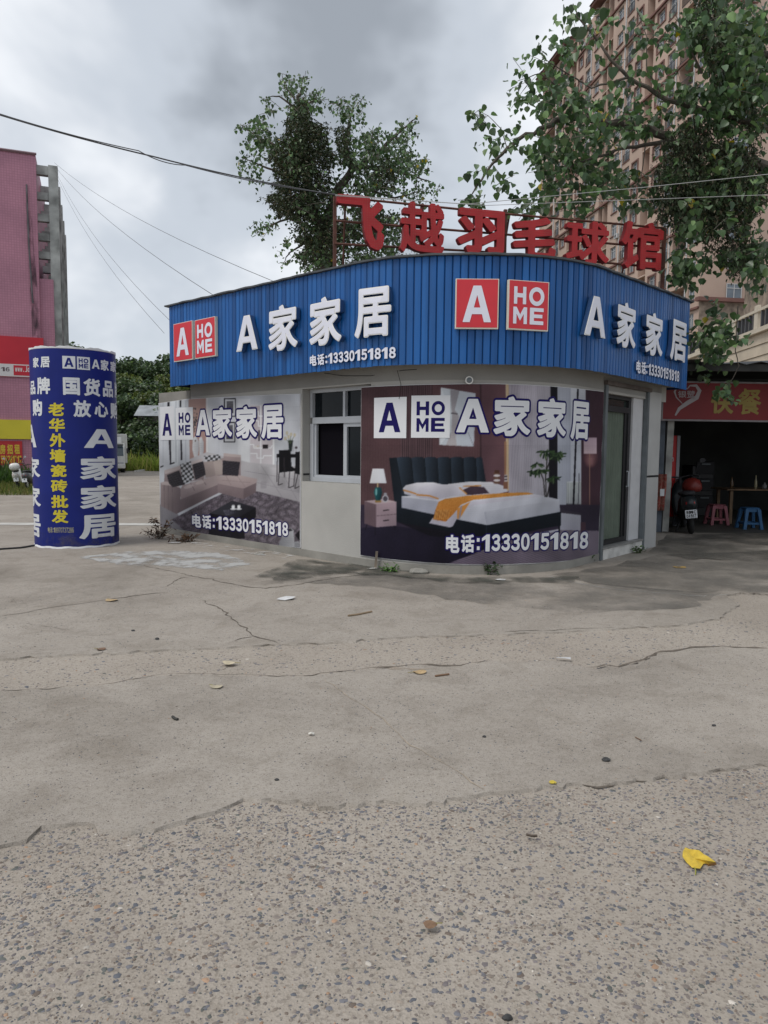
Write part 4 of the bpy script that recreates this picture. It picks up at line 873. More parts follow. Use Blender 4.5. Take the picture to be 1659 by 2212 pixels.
PRINT_GAIN = 1.0
def print_mat(name):
    m = bpy.data.materials.new(name); m.use_nodes = True; N, L, b = nodes_of(m); a = N.new('ShaderNodeAttribute'); a.attribute_name = 'print'
    L.new(a.outputs[0], b.inputs['Base Color']); b.inputs['Roughness'].default_value = .6; b.inputs['Specular IOR Level'].default_value = .15; return m
def poster(label, art, inv, t0, t1, zlo, zhi, nt, nz, lift=.018):
    """a vinyl banner with real thickness following the wall; its print is held in the points of its front"""
    tt = np.linspace(t0, t1, nt + 1); zf = np.linspace(0, 1, nz + 1); V = []
    for j in zf:
        for t in tt:
            f = (t - t0)/(t1 - t0); za, zb2 = zlo(f), zhi(f)
            V.append(wsurf(t, za + (zb2 - za)*j, lift + .0012*sin(t*7 + j*3) + .0009*sin(t*31 + 4*sin(j*9)) + .0006*sin(j*40 + t*5)))
    V = np.array(V); x, y = project(V); X, Y = inv(x, y); c = art.sample(X, Y)
    c = np.clip(c, 0, 255)/255; cl = np.where(c <= .04045, c/12.92, ((c + .055)/1.055)**2.4)**1.13*PRINT_GAIN; cl = np.clip(cl, .004, .85)
    k = nt + 1; F = [(j*k + i, j*k + i + 1, (j + 1)*k + i + 1, (j + 1)*k + i) for j in range(nz) for i in range(nt)]
    root = thing('poster', label, 'poster', tuple(wsurf((t0 + t1)/2, zlo(.5), lift)))
    me = bpy.data.meshes.new('print'); me.from_pydata((V - base_of(root)).tolist(), [], F); me.materials.append(print_mat('poster_print'))
    a = me.color_attributes.new('print', 'FLOAT_COLOR', 'POINT'); cc = np.ones((len(V), 4)); cc[:, :3] = cl; a.data.foreach_set('color', cc.ravel())
    o = bpy.data.objects.new('print', me); COL.objects.link(o); o.parent = root
    b = MB(); n_ = 60                                                     # folded white edge and backing
    ts = np.linspace(t0 - .008, t1 + .008, n_)
    lo = [wsurf(t, zlo((t - t0)/(t1 - t0)) - .006, lift - .003) for t in ts]; hi = [wsurf(t, zhi((t - t0)/(t1 - t0)) + .006, lift - .003) for t in ts]
    lo2 = [wsurf(t, zlo((t - t0)/(t1 - t0)) - .006, .001) for t in ts]; hi2 = [wsurf(t, zhi((t - t0)/(t1 - t0)) + .006, .001) for t in ts]
    b.add(lo + hi + lo2 + hi2, [(i, i + 1, n_ + i + 1, n_ + i) for i in range(n_ - 1)] + [(i + 1, i, 2*n_ + i, 2*n_ + i + 1) for i in range(n_ - 1)] + [(n_ + i, n_ + i + 1, 3*n_ + i + 1, 3*n_ + i) for i in range(n_ - 1)] + [(0, n_, 3*n_, 2*n_), (n_ - 1, 3*n_ - 1, 4*n_ - 1, 2*n_ - 1)])
    b.build('backing', mat('vinyl_white', (.70, .70, .71), rough=.5), root)
    return root
inv3 = lambda x, y: ((x*1.85172 - 600)/.5425, (y*1.85172 - 1450)/.5425)
inv4 = lambda x, y: ((x*1.85172 - 1400)/.63291, (y*1.85172 - 1450)/.63291)
def zline(zf, pts, t0, t1):
    """edge height along the poster from points measured in a crop"""
    fz = sorted([((hit(*zf(x, y), OV)[0] - t0)/(t1 - t0), hit(*zf(x, y), OV)[1]) for x, y in pts]); a, b = zip(*fz)
    return lambda f: float(np.interp(f, a, b))
NAVY = mat('print_navy', (.012, .008, .10), rough=.6, spec=.15); PWHITE = mat('print_white', (.74, .75, .77), rough=.6, spec=.15)
def poster_text(root, glyphs, lift0, ol):
    """white characters with a navy outline"""
    big = [(c, (o + ol) if c not in POLY else ol*1.15, u0 - ol*s, u1 + ol*s, v0 - ol*s, v1 + ol*s) for (c, o, u0, u1, v0, v1) in glyphs if c != 'box' for s in [(v1 - v0)]]
    big += [('box', 0, u0 - .02, u1 + .02, v0 - .02, v1 + .02) for (c, o, u0, u1, v0, v1) in glyphs if c == 'box']
    for g_ in big: text_on(wsurf, [g_], 'letter_outline', NAVY, root, lift0, step=.12)
    for g_ in glyphs: text_on(wsurf, [g_], 'letter', PWHITE, root, lift0 + .0012, step=.12)
def tb(zf, a, b, c, d): return zb_(zf, a, b, c, d, OV - .02)

# right poster
t0, t1 = hit(*z4(75, 700), OV)[0], hit(*z4(1578, 700), OV)[0]
BED = poster('large curved bedroom poster with a dark bed on the rounded shop front', bed_art(), inv4, t0, t1,
             zline(z4, [(72, 1215), (300, 1245), (600, 1268), (850, 1275), (1100, 1268), (1350, 1252), (1560, 1222)], t0, t1),
             zline(z4, [(78, 160), (300, 148), (600, 140), (900, 137), (1150, 146), (1400, 165), (1580, 184)], t0, t1), 330, 230)
sq = [('box', 0, *tb(z4, 152, 220, 357, 478)), ('box', 0, *tb(z4, 387, 208, 632, 476))]
for g_ in sq: text_on(wsurf, [g_], 'logo_panel', PWHITE, BED, .0215, step=.12)
for g_ in [('A', 0, *tb(z4, 183, 254, 320, 441)), ('H', 0, *tb(z4, 421, 246, 500, 334)), ('O', 0, *tb(z4, 516, 243, 600, 334)), ('M', 0, *tb(z4, 420, 352, 497, 438)), ('E', 0, *tb(z4, 512, 350, 598, 438))]: text_on(wsurf, [g_], 'logo_letter', NAVY, BED, .0225, step=.12)
poster_text(BED, [('A', 0, *tb(z4, 672, 230, 880, 442)), ('家', .036, *tb(z4, 908, 215, 1140, 466)), ('家', .036, *tb(z4, 1183, 226, 1365, 474)), ('居', .036, *tb(z4, 1395, 246, 1512, 486))], .0215, .056)
def phone_on(root, zf, x0, x1, ytop, ybot, ol=.075):
    """telephone number set between two measured slanting lines"""
    tot = sum(PHW); x = x0; G = []
    a = row_uv(PHONE, PHW, 0.0, 1.0, 0.0, 1.0)
    for (c, o, u0, u1, v0, v1) in a:
        xa_, xb_ = x0 + (x1 - x0)*u0, x0 + (x1 - x0)*u1; f = (u0 + u1)/2
        yt, yb = ytop[0] + (ytop[1] - ytop[0])*f, ybot[0] + (ybot[1] - ybot[0])*f
        G.append((c, o, *tb(zf, xa_, yb + (yt - yb)*v1, xb_, yb + (yt - yb)*v0)))
    poster_text(root, G, .0215, ol)
phone_on(BED, z4, 602, 1508, (1090, 1066), (1204, 1180))
# left poster
t0, t1 = hit(*z3(76, 700), OV)[0], hit(*z3(1112, 700), OV)[0]
SOFA = poster('living room poster with a corner sofa on the left flank of the shop', sofa_art(), inv3, t0, t1,
              zline(z3, [(82, 1245), (300, 1265), (600, 1300), (900, 1340), (1112, 1365)], t0, t1), zline(z3, [(75, 303), (280, 272), (700, 250), (1112, 234)], t0, t1), 210, 200)
for g_ in [('box', 0, *tb(z3, 76, 325, 180, 572)), ('box', 0, *tb(z3, 192, 332, 318, 570))]: text_on(wsurf, [g_], 'logo_panel', PWHITE, SOFA, .0215)
for g_ in [('A', 0, *tb(z3, 92, 376, 162, 540)), ('H', 0, *tb(z3, 212, 370, 248, 445)), ('O', 0, *tb(z3, 258, 368, 299, 446)), ('M', 0, *tb(z3, 213, 462, 250, 537)), ('E', 0, *tb(z3, 260, 460, 299, 536))]: text_on(wsurf, [g_], 'logo_letter', NAVY, SOFA, .0225)
poster_text(SOFA, [('A', 0, *tb(z3, 340, 350, 442, 538)), ('家', .036, *tb(z3, 462, 328, 606, 556)), ('家', .036, *tb(z3, 636, 322, 790, 560)), ('居', .036, *tb(z3, 822, 314, 984, 560))], .0215, .060)
phone_on(SOFA, z3, 308, 1022, (1115, 1178), (1212, 1285), .08)

# ------------------------------------------------------------------ the red sign standing on the roof
M_RED = mat('red_letter', (.40, .018, .022), rough=.5, var=.16, scale=5, spec=.4)
M_REDS = mat('red_letter_side', (.20, .012, .014), rough=.6)
M_RUST = mat('rusty_steel', (.11, .045, .032), rough=.75, var=.35, scale=9)
z8 = lambda x, y: ((1300 + .87402*x)/1.85172, (700 + .87402*y)/1.85172)
SA, SB = at(724, 500, 10.5), at(1432, 520, 11.8); SA[2] = SB[2] = 0; SD = (SB - SA); SLEN = hypot(SD[0], SD[1]); SD = SD/SLEN; SN = np.array([SD[1], -SD[0], 0])
def rsurf(u, v, o): p = SA + SD*u + SN*o; return (p[0], p[1], v)
def rhit(x, y, o=.0):
    d = ray(x, y); A_ = SA + SN*o; s = (A_ @ SN - EYE @ SN)/(d @ SN); P = EYE + d*s; return float((P - A_) @ SD), float(P[2])
def rbox(a, b, c, d, o): xm, ym = (a + c)/2, (b + d)/2; return rhit(*z8(a, ym), o)[0], rhit(*z8(c, ym), o)[0], rhit(*z8(xm, d), o)[1], rhit(*z8(xm, b), o)[1]
rs = thing('rooftop_sign', 'row of six red block characters on a rusty frame above the blue fascia', 'sign', (SA[0], SA[1], ZT))
for ch, a, b_, c, d in (('飞', 55, 95, 272, 338), ('越', 345, 126, 547, 357), ('羽', 608, 157, 822, 360), ('毛', 862, 190, 1058, 385), ('球', 1104, 210, 1302, 412), ('馆', 1358, 214, 1548, 432)):
    bx_ = rbox(a, b_, c, d, .1); wq = .042 if ch in '飞羽毛' else .026; L_ = letter_solid(rsurf, ch, wq, bx_, .0, .1, 'letter', [M_RED, M_REDS], rs)
    V_, F_, lp_, sdf, bl, bh = glyph(ch, wq); g = .034; us = np.arange(bx_[0] + g/2, bx_[1], g); vs = np.arange(bx_[2] + g/2, bx_[3], g); U, W_ = np.meshgrid(us, vs); U, W_ = U.ravel(), W_.ravel()
    q = sdf(bl[0] + (U - bx_[0])/(bx_[1] - bx_[0])*(bh - bl)[0], bl[1] + (W_ - bx_[2])/(bx_[3] - bx_[2])*(bh - bl)[1]); k = q < -.016
    b = MB()
    for u, v in zip(U[k], W_[k]): b.quad(*[rsurf(u + du, v + dv, .103) for du, dv in ((-.003, -.003), (.003, -.003), (.003, .003), (-.003, .003))])
    o = b.build('bulb_grid', mat('small_bulbs', (.45, .22, .16), rough=.3), L_); o['kind'] = 'stuff'
def rpt(x, y, o=-.02): u, v = rhit(x, y, o); return rsurf(u, v, o)
for pts in ([z8(55, 100), z8(820, 178), z8(1545, 243)], [z8(50, 210), z8(820, 272), z8(1540, 335)], [z8(45, 315), z8(700, 350), z8(1540, 425)]):
    b = MB(); P = [rpt(*p) for p in pts]; P[-1] = rsurf(SLEN + .02, P[-1][2], -.02); b.tube(P, .017, 4); b.build('rail', M_RUST, rs)
for x, y0, y1 in ((724, 424, 588), (912, 440, 560), (1092, 452, 560), (1250, 470, 590), (1437, 492, 640)):
    u = rhit(x, 500, -.02)[0]; b = MB(); za_ = rhit(x, y0, -.02)[1]; p = rsurf(u, 0, -.045); b.box((p[0], p[1], (za_ + ZT)/2), (.045, .045, za_ - ZT), rz=atan2(SD[1], SD[0])); b.build('post', M_RUST, rs)
for u in (.15, 2.6, SLEN - .5):
    b = MB(); b.tube([rsurf(u, 4.9, -.05), rsurf(u + .1, ZT + .02, -.75)], .016, 4); b.build('brace', M_RUST, rs)

# ------------------------------------------------------------------ the round advertising column
cyl_dir = radians(-22.62); fr = gnd(165, 1187); Dc = hypot(fr[0], fr[1])/(1 - .0492); RC = Dc*.0492; CC = np.array([Dc*sin(cyl_dir), Dc*cos(cyl_dir)])
a0 = atan2(-CC[1], -CC[0])
def csurf(u, v, o): a = a0 + u/RC; return (CC[0] + cos(a)*(RC + o), CC[1] + sin(a)*(RC + o), v)
def chit(x, y):
    d = ray(x, y); A_ = d[0]**2 + d[1]**2; B_ = -2*(d[0]*CC[0] + d[1]*CC[1]); C_ = CC @ CC - RC*RC; disc = B_*B_ - 4*A_*C_
    s = (-B_ - sqrt(max(disc, 0)))/(2*A_); P = EYE + d*s; a = atan2(P[1] - CC[1], P[0] - CC[0]) - a0; a = (a + pi) % (2*pi) - pi; return a*RC, P[2]
def cbox(a, b, c, d):
    (x0, y0), (x1, y1) = z6(a, b), z6(c, d); xm, ym = (x0 + x1)/2, (y0 + y1)/2; return chit(x0, ym)[0], chit(x1, ym)[0], chit(xm, y1)[1], chit(xm, y0)[1]
HC = chit(165, 751)[1]
M_COLB = mat('column_blue', (.008, .017, .165), rough=.45, var=.12, scale=2, spec=.25, bump=.25, bscale=5)
colm = thing('advertising_column', 'round dark blue advertising column with white and yellow lettering on the open yard', 'advertising column', (CC[0], CC[1], 0))
n = 64; b = MB(); rings = [(RC, .035), (RC*1.002, .6), (RC*.999, 1.4), (RC*1.002, 2.2), (RC, HC)]
b.loft([[(CC[0] + r*cos(2*pi*i/n), CC[1] + r*sin(2*pi*i/n), z) for i in range(n)] for r, z in rings], cap=False); b.build('body', M_COLB, colm, smooth=True)
b = MB(); b.loft([[(CC[0] + r*cos(2*pi*i/n), CC[1] + r*sin(2*pi*i/n), z + w_*(.009*sin(i*.9) + .006*sin(i*2.7 + 1))) for i in range(n)] for r, z, w_ in ((RC - .006, HC - .03, 0), (RC + .004, HC - .012, 0), (RC + .002, HC + .012, 1), (RC - .03, HC + .014, 1), (RC - .2, HC - .05, 0))]); b.build('rim', mat('torn_white_vinyl', (.68, .68, .69), var=.15), colm)
b = MB(); b.loft([[(CC[0] + r*cos(2*pi*i/n), CC[1] + r*sin(2*pi*i/n), z + w_*(.008*sin(i*1.3))) for i in range(n)] for r, z, w_ in ((RC - .02, -.01, 0), (RC + .012, .016, 1), (RC + .004, .042, 1), (RC - .01, .044, 0))]); b.build('base_skirt', MATS['torn_white_vinyl'], colm)
b = MB(); b.loft([[(CC[0] + r*cos(2*pi*i/n), CC[1] + r*sin(2*pi*i/n), z) for i in range(n)] for r, z in ((RC + .006, .045), (RC + .006, .24))], cap=False); b.build('dirt_splash', wear('dirt_splash', (.17, .15, .12), .50, 5, (1, 1, 1), wide=.3, top=.55), colm)
M_CW = mat('column_white', (.66, .68, .70), rough=.45); M_CY = mat('column_yellow', (.60, .50, .03), rough=.45); M_CP = mat('column_faint', (.42, .40, .24), rough=.5)
WB = .036
whites = [('家', WB, 295, 285, 345, 378), ('居', WB, 360, 280, 442, 375), ('A', 0, 812, 307, 880, 388), ('家', WB, 890, 308, 960, 405), ('家', WB, 975, 322, 1022, 415),
          ('品', WB, 272, 495, 315, 615), ('牌', WB, 330, 462, 445, 612), ('国', WB, 558, 465, 707, 620), ('货', WB, 740, 475, 885, 630), ('品', WB, 910, 495, 998, 638),
          ('购', WB, 292, 655, 375, 805), ('放', WB, 650, 665, 805, 815), ('心', WB, 835, 680, 955, 815), ('购', WB, 975, 685, 1033, 830),
          ('A', 0, 740, 922, 1003, 1088), ('家', WB - .006, 708, 1162, 1024, 1372), ('家', WB - .006, 708, 1418, 1026, 1630), ('居', WB - .006, 700, 1678, 1022, 1886)]
for ch, off, *bb in whites: text_on(csurf, [(ch, off, *cbox(*bb))], 'letter', M_CW, colm, .003, step=.08)
wr = [cbox(708, 1162, 1024, 1372), cbox(740, 922, 1003, 1088)]; wbig = wr[0][1] - wr[0][0]
for ch, xr, yt, yb, wd in (('A', 323, 880, 1082, .8), ('家', 356, 1172, 1352, 1), ('家', 362, 1430, 1612, 1), ('居', 362, 1676, 1876, 1)):
    u1, _ = chit(*z6(xr, (yt + yb)/2)); zt_ = chit(*z6(xr - 15, yt))[1]; zb3 = chit(*z6(xr - 15, yb))[1]; text_on(csurf, [(ch, 0 if ch == 'A' else WB - .006, u1 - wbig*wd*.8, u1, zb3, zt_)], 'letter', M_CW, colm, .003, step=.08)
for ch, u0f, yt, yb in (('居', 1026, 330, 425), ('牌', 1012, 505, 642)):
    u0_, _ = chit(*z6(u0f, (yt + yb)/2)); zt_ = chit(*z6(u0f, yt))[1]; zb3 = chit(*z6(u0f, yb))[1]; text_on(csurf, [(ch, WB, u0_, u0_ + .17, zb3, zt_)], 'letter', M_CW, colm, .003, step=.08)
for bb, let in (((553, 275, 667, 386), [('A', .14, .14, .86, .86)]), ((682, 283, 795, 396), LH)):
    u0, u1, v0, v1 = cbox(*bb); text_on(csurf, [('box', 0, u0, u1, v0, v1)], 'logo_panel', M_CW, colm, .003, step=.08)
    for ch, p0, q0, p1, q1 in let: text_on(csurf, [(ch, 0, u0 + (u1 - u0)*p0, u0 + (u1 - u0)*p1, v0 + (v1 - v0)*q0, v0 + (v1 - v0)*q1)], 'logo_letter', M_COLB, colm, .0045, step=.08)
for ch, *bb in (('老', 430, 688, 568, 805), ('华', 435, 825, 575, 945), ('外', 442, 960, 580, 1080), ('墙', 443, 1097, 583, 1215), ('瓷', 450, 1235, 590, 1345), ('砖', 452, 1368, 597, 1480), ('批', 455, 1505, 605, 1618), ('发', 460, 1635, 605, 1752)):
    text_on(csurf, [(ch, WB, *cbox(*bb))], 'letter', M_CY, colm, .003, step=.08)
for g_ in row_uv('电话:18970737286', PHW, *cbox(425, 1790, 655, 1838)): text_on(csurf, [(g_[0], min(g_[1], .012), *g_[2:])], 'letter', M_CP, colm, .003, step=.08)
b = MB(); P = [gnd(-60, 1196), gnd(0, 1190), gnd(45, 1187), gnd(80, 1181)]; b.tube([(p[0], p[1], .028) for p in P], .013, 6); tag(b.build('ground_cable', M_BLACK), 'black cable lying on the yard left of the blue column', 'cable')

# ------------------------------------------------------------------ pink tiled building on the left
def pink_tile():
    m = bpy.data.materials.new('pink_tile'); m.use_nodes = True; N, L, b = nodes_of(m); t = N.new('ShaderNodeTexCoord')
    mp_ = N.new('ShaderNodeMapping'); L.new(t.outputs['UV'], mp_.inputs[0]); br = N.new('ShaderNodeTexBrick'); L.new(mp_.outputs[0], br.inputs['Vector'])
    br.offset = 0.0; br.inputs['Scale'].default_value = 1.0; br.inputs['Brick Width'].default_value = .115; br.inputs['Row Height'].default_value = .115; br.inputs['Mortar Size'].default_value = .010
    br.inputs['Color1'].default_value = (.47, .21, .285, 1); br.inputs['Color2'].default_value = (.43, .19, .26, 1); br.inputs['Mortar'].default_value = (.35, .16, .215, 1)
    n_ = N.new('ShaderNodeTexNoise'); n_.inputs['Scale'].default_value = .6; n_.inputs['Detail'].default_value = 7; L.new(t.outputs['UV'], n_.inputs['Vector'])
    r = N.new('ShaderNodeValToRGB'); r.color_ramp.elements[0].position = .35; r.color_ramp.elements[0].color = (.78, .78, .8, 1); r.color_ramp.elements[1].position = .65; L.new(n_.outputs[0], r.inputs[0])
    x = N.new('ShaderNodeMixRGB'); x.blend_type = 'MULTIPLY'; x.inputs[0].default_value = .8; L.new(br.outputs[0], x.inputs[1]); L.new(r.outputs[0], x.inputs[2]); L.new(x.outputs[0], b.inputs['Base Color'])
    b.inputs['Roughness'].default_value = .55; return m
M_PINK = pink_tile()
PE = at(93, 900, 36.0); PE[2] = 0; PF = np.array([.93, .365, 0]); PF /= np.linalg.norm(PF); PB = np.array([-PF[1], PF[0], 0]); PN = -PB
def psurf(u, v, o): p = PE + PF*u + PN*o; return (p[0], p[1], v)          # u: along the front, 0 at the right corner; o toward the viewer
def phit(x, y, o=0.0):
    d = ray(x, y); A_ = PE + PN*o; s = ((A_ - EYE) @ PN)/(d @ PN); P = EYE + d*s; return float((P - A_) @ PF), float(P[2])
HP = phit(83, 336)[1]
pk = thing('pink_tiled_building', 'tall pink tiled factory block with a row of grey concrete fins down its side', 'building', tuple(PE))
def uvquad(name, quads, m, parent):
    me = bpy.data.meshes.new(name); V = []; F = []; UV = []
    for pts, (w_, h_) in quads:
        k = len(V); V += [tuple(np.array(p) - base_of(parent)) for p in pts]; F.append((k, k + 1, k + 2, k + 3)); UV += [(0, 0), (w_, 0), (w_, h_), (0, h_)]
    me.from_pydata(V, [], F); me.materials.append(m); uv = me.uv_layers.new(name='UVMap'); uv.data.foreach_set('uv', np.array(UV).ravel()); o = bpy.data.objects.new(name, me); COL.objects.link(o); o.parent = parent; return o
def sside(d, v, o=0.0): p = PE + PB*d + PF*o; return (p[0], p[1], v)        # side wall: d metres behind the corner, o outward
uvquad('wall', [([psurf(-30, 0, 0), psurf(0, 0, 0), psurf(0, HP, 0), psurf(-30, HP, 0)], (30, HP)), ([sside(0, 0), sside(16, 0), sside(16, HP), sside(0, HP)], (16, HP)),
                ([psurf(-30, HP, 0), psurf(0, HP, 0), sside(16, HP), tuple(np.array(psurf(-30, HP, 0)) + PB*16)], (30, 16))], M_PINK, pk)
b = MB()
P = [psurf(-30, HP, .06), psurf(.04, HP, .06)]; b.tube([(p[0], p[1], HP + .03) for p in P], .06, 4); b.build('roof_edge', mat('roof_cap', (.20, .13, .15)), pk)
M_FIN = mat('weathered_concrete', (.30, .31, .30), rough=.9, var=.5, scale=1.4, bump=.4, detail=9)
ztop = phit(105, 352)[1]
for k in range(5):
    d0 = .5 + k*2.9; b = MB(); zt_ = ztop - .05*k
    b.box(sside(d0, zt_/2, .72), (.42, .45, zt_), rz=atan2(PF[1], PF[0])); fin = b.build('fin', M_FIN, pk)
    for j, zq in enumerate((zt_ - .25, zt_ - 1.45, zt_ - 2.45, zt_ - 3.35, zt_ - 4.2)):
        b = MB(); b.box(sside(d0, zq, .25), (.5, .3, .42 if j == 0 else .34), rz=atan2(PF[1], PF[0])); b.build('beam', M_FIN, fin)
b = MB(); P4 = [sside(.9, 0, .50), sside(15.5, 0, .50)]; b.quad(*[(P4[0][0], P4[0][1], 0), (P4[1][0], P4[1][1], 0), (P4[1][0], P4[1][1], ztop - 4.4), (P4[0][0], P4[0][1], ztop - 4.4)]); b.build('side_screen', M_FIN, pk)
zst = phit(105, 602)[1]
uvquad('side_block', [([psurf(.0, 0, -.15), psurf(.62, 0, -.15), psurf(.62, zst, -.15), psurf(.0, zst, -.15)], (.62, zst)), ([psurf(.62, 0, -.15), psurf(.62, 0, -3), psurf(.62, zst, -3), psurf(.62, zst, -.15)], (3, zst))], M_PINK, pk)
for k in range(5):
    b = MB(); b.box(sside(1.9 + k*2.9, 5.6, .02), (.1, 1.3, 1.5), rz=atan2(PF[1], PF[0])); wv = b.build('window', M_GLASS, pk)
    b = MB(); b.box(sside(1.9 + k*2.9, 4.78, .12), (.3, 1.5, .1), rz=atan2(PF[1], PF[0])); b.build('sill', M_FIN, wv)
u0, za_ = phit(58, 400); zb3 = phit(63, 655)[1]
b = MB(); b.tube([psurf(u0, za_, .09), psurf(u0 + .02, (za_ + zb3)/2, .09), psurf(u0 + .12, zb3, .09)], .045, 6); b.build('drain_pipe', mat('grey_pipe', (.10, .09, .10), var=.5, scale=2), pk)
stn = MB(); V = [psurf(u0 - .08, za_ - .3, .012), psurf(u0 + .12, za_ - .3, .012), psurf(u0 + .45, zb3 - 1.8, .012), psurf(u0 + .05, zb3 - 1.8, .012)]; stn.quad(*V); stn.build('soot_stain', wear('soot', (.05, .035, .045), .46, 1.6, (3, 3, .5), wide=.25), pk)
b = MB(); V = [psurf(phit(76, 830)[0], phit(76, 830)[1], .012), psurf(-.01, phit(90, 830)[1], .012), psurf(-.01, phit(90, 905)[1], .012), psurf(phit(78, 905)[0], phit(78, 905)[1], .012)]; b.quad(*V); b.build('soot_stain', MATS.get('soot2') or wear('soot2', (.06, .04, .045), .5, 2.2, (3, 3, .6)), pk)
def board(name, label, x0, y0, x1, y1, m, th=.08):
    (u0, zt_), (u1, _) = phit(x0, y0), phit(x1, y0); zb3 = phit(x1, y1)[1]; zt_ = phit(x1, y0)[1]
    root = thing(name, label, 'sign' if 'board' in name else 'banner', psurf((u0 + u1)/2, zb3, .05)); b = MB(); bar(b, u0, u1, zb3, zt_, th, th - .006, surf=psurf); b.build('panel', m, root); return root
rb = board('red_sign_board', 'wide red board with a white web address strip on the pink building', -160, 731, 94, 817, mat('banner_red', (.50, .022, .04), rough=.6, var=.08, scale=.8))
ua, va = phit(-160, 806); ub, vb = phit(94, 790); uc = phit(30, 798)[0]
b = MB(); bar(b, ua, ub - .01, va, vb, .088, .004, surf=psurf); b.build('white_strip', mat('strip_white', (.62, .60, .60)), rb)
b = MB(); bar(b, uc, ub - .02, va + .06, vb - .05, .094, .004, surf=psurf); b.build('red_strip', MATS['banner_red'], rb)
def prow(s, x0, y0, x1, y1, off, name, m, root, lift):
    ua, va = phit(x0, y1); ub, vb = phit(x1, y0); n_ = len(s); 
    for i, ch in enumerate(s):
        w_ = (ub - ua)/n_
        if ch == '.': g_ = ('box', 0, ua + w_*(i + .35), ua + w_*(i + .65), va, va + (vb - va)*.2)
        else:
            hh = .68 if ch in 'wcom' else 1.0; g_ = ('1b' if ch == '1' else ch, 0 if ch == '1' else off, ua + w_*(i + .08), ua + w_*(i + .92), va, va + (vb - va)*hh)
        text_on(psurf, [g_], name, m, root, lift)
M_BW = mat('banner_white', (.68, .66, .66)); M_BY = mat('banner_yellow_text', (.62, .44, .05))
prow('16', 2, 794, 22, 802, .03, 'letter', mat('grey_text', (.12, .09, .1)), rb, .092); prow('www.jdl.com', 33, 793, 92, 803, .045, 'letter', M_BW, rb, .0965)
board('yellow_banner', 'plain yellow banner under the red board on the pink building', -160, 908, 80, 949, mat('banner_yellow', (.62, .53, .04), rough=.6, var=.08, scale=1))
rn = board('rental_banner', 'small red banner with yellow characters and digits low on the pink building', -60, 953, 48, 1005, mat('banner_red2', (.46, .03, .035), rough=.6, var=.1, scale=2), th=.04)
for i, ch in enumerate('厂房招租'):
    x0 = -16 + i*15.6; prow(ch, x0, 960, x0 + 13.5, 981, .04, 'letter', M_BY, rn, .045)
prow('13576761717', -7.5, 984.5, 47, 1001, .045, 'letter', M_BY, rn, .045)

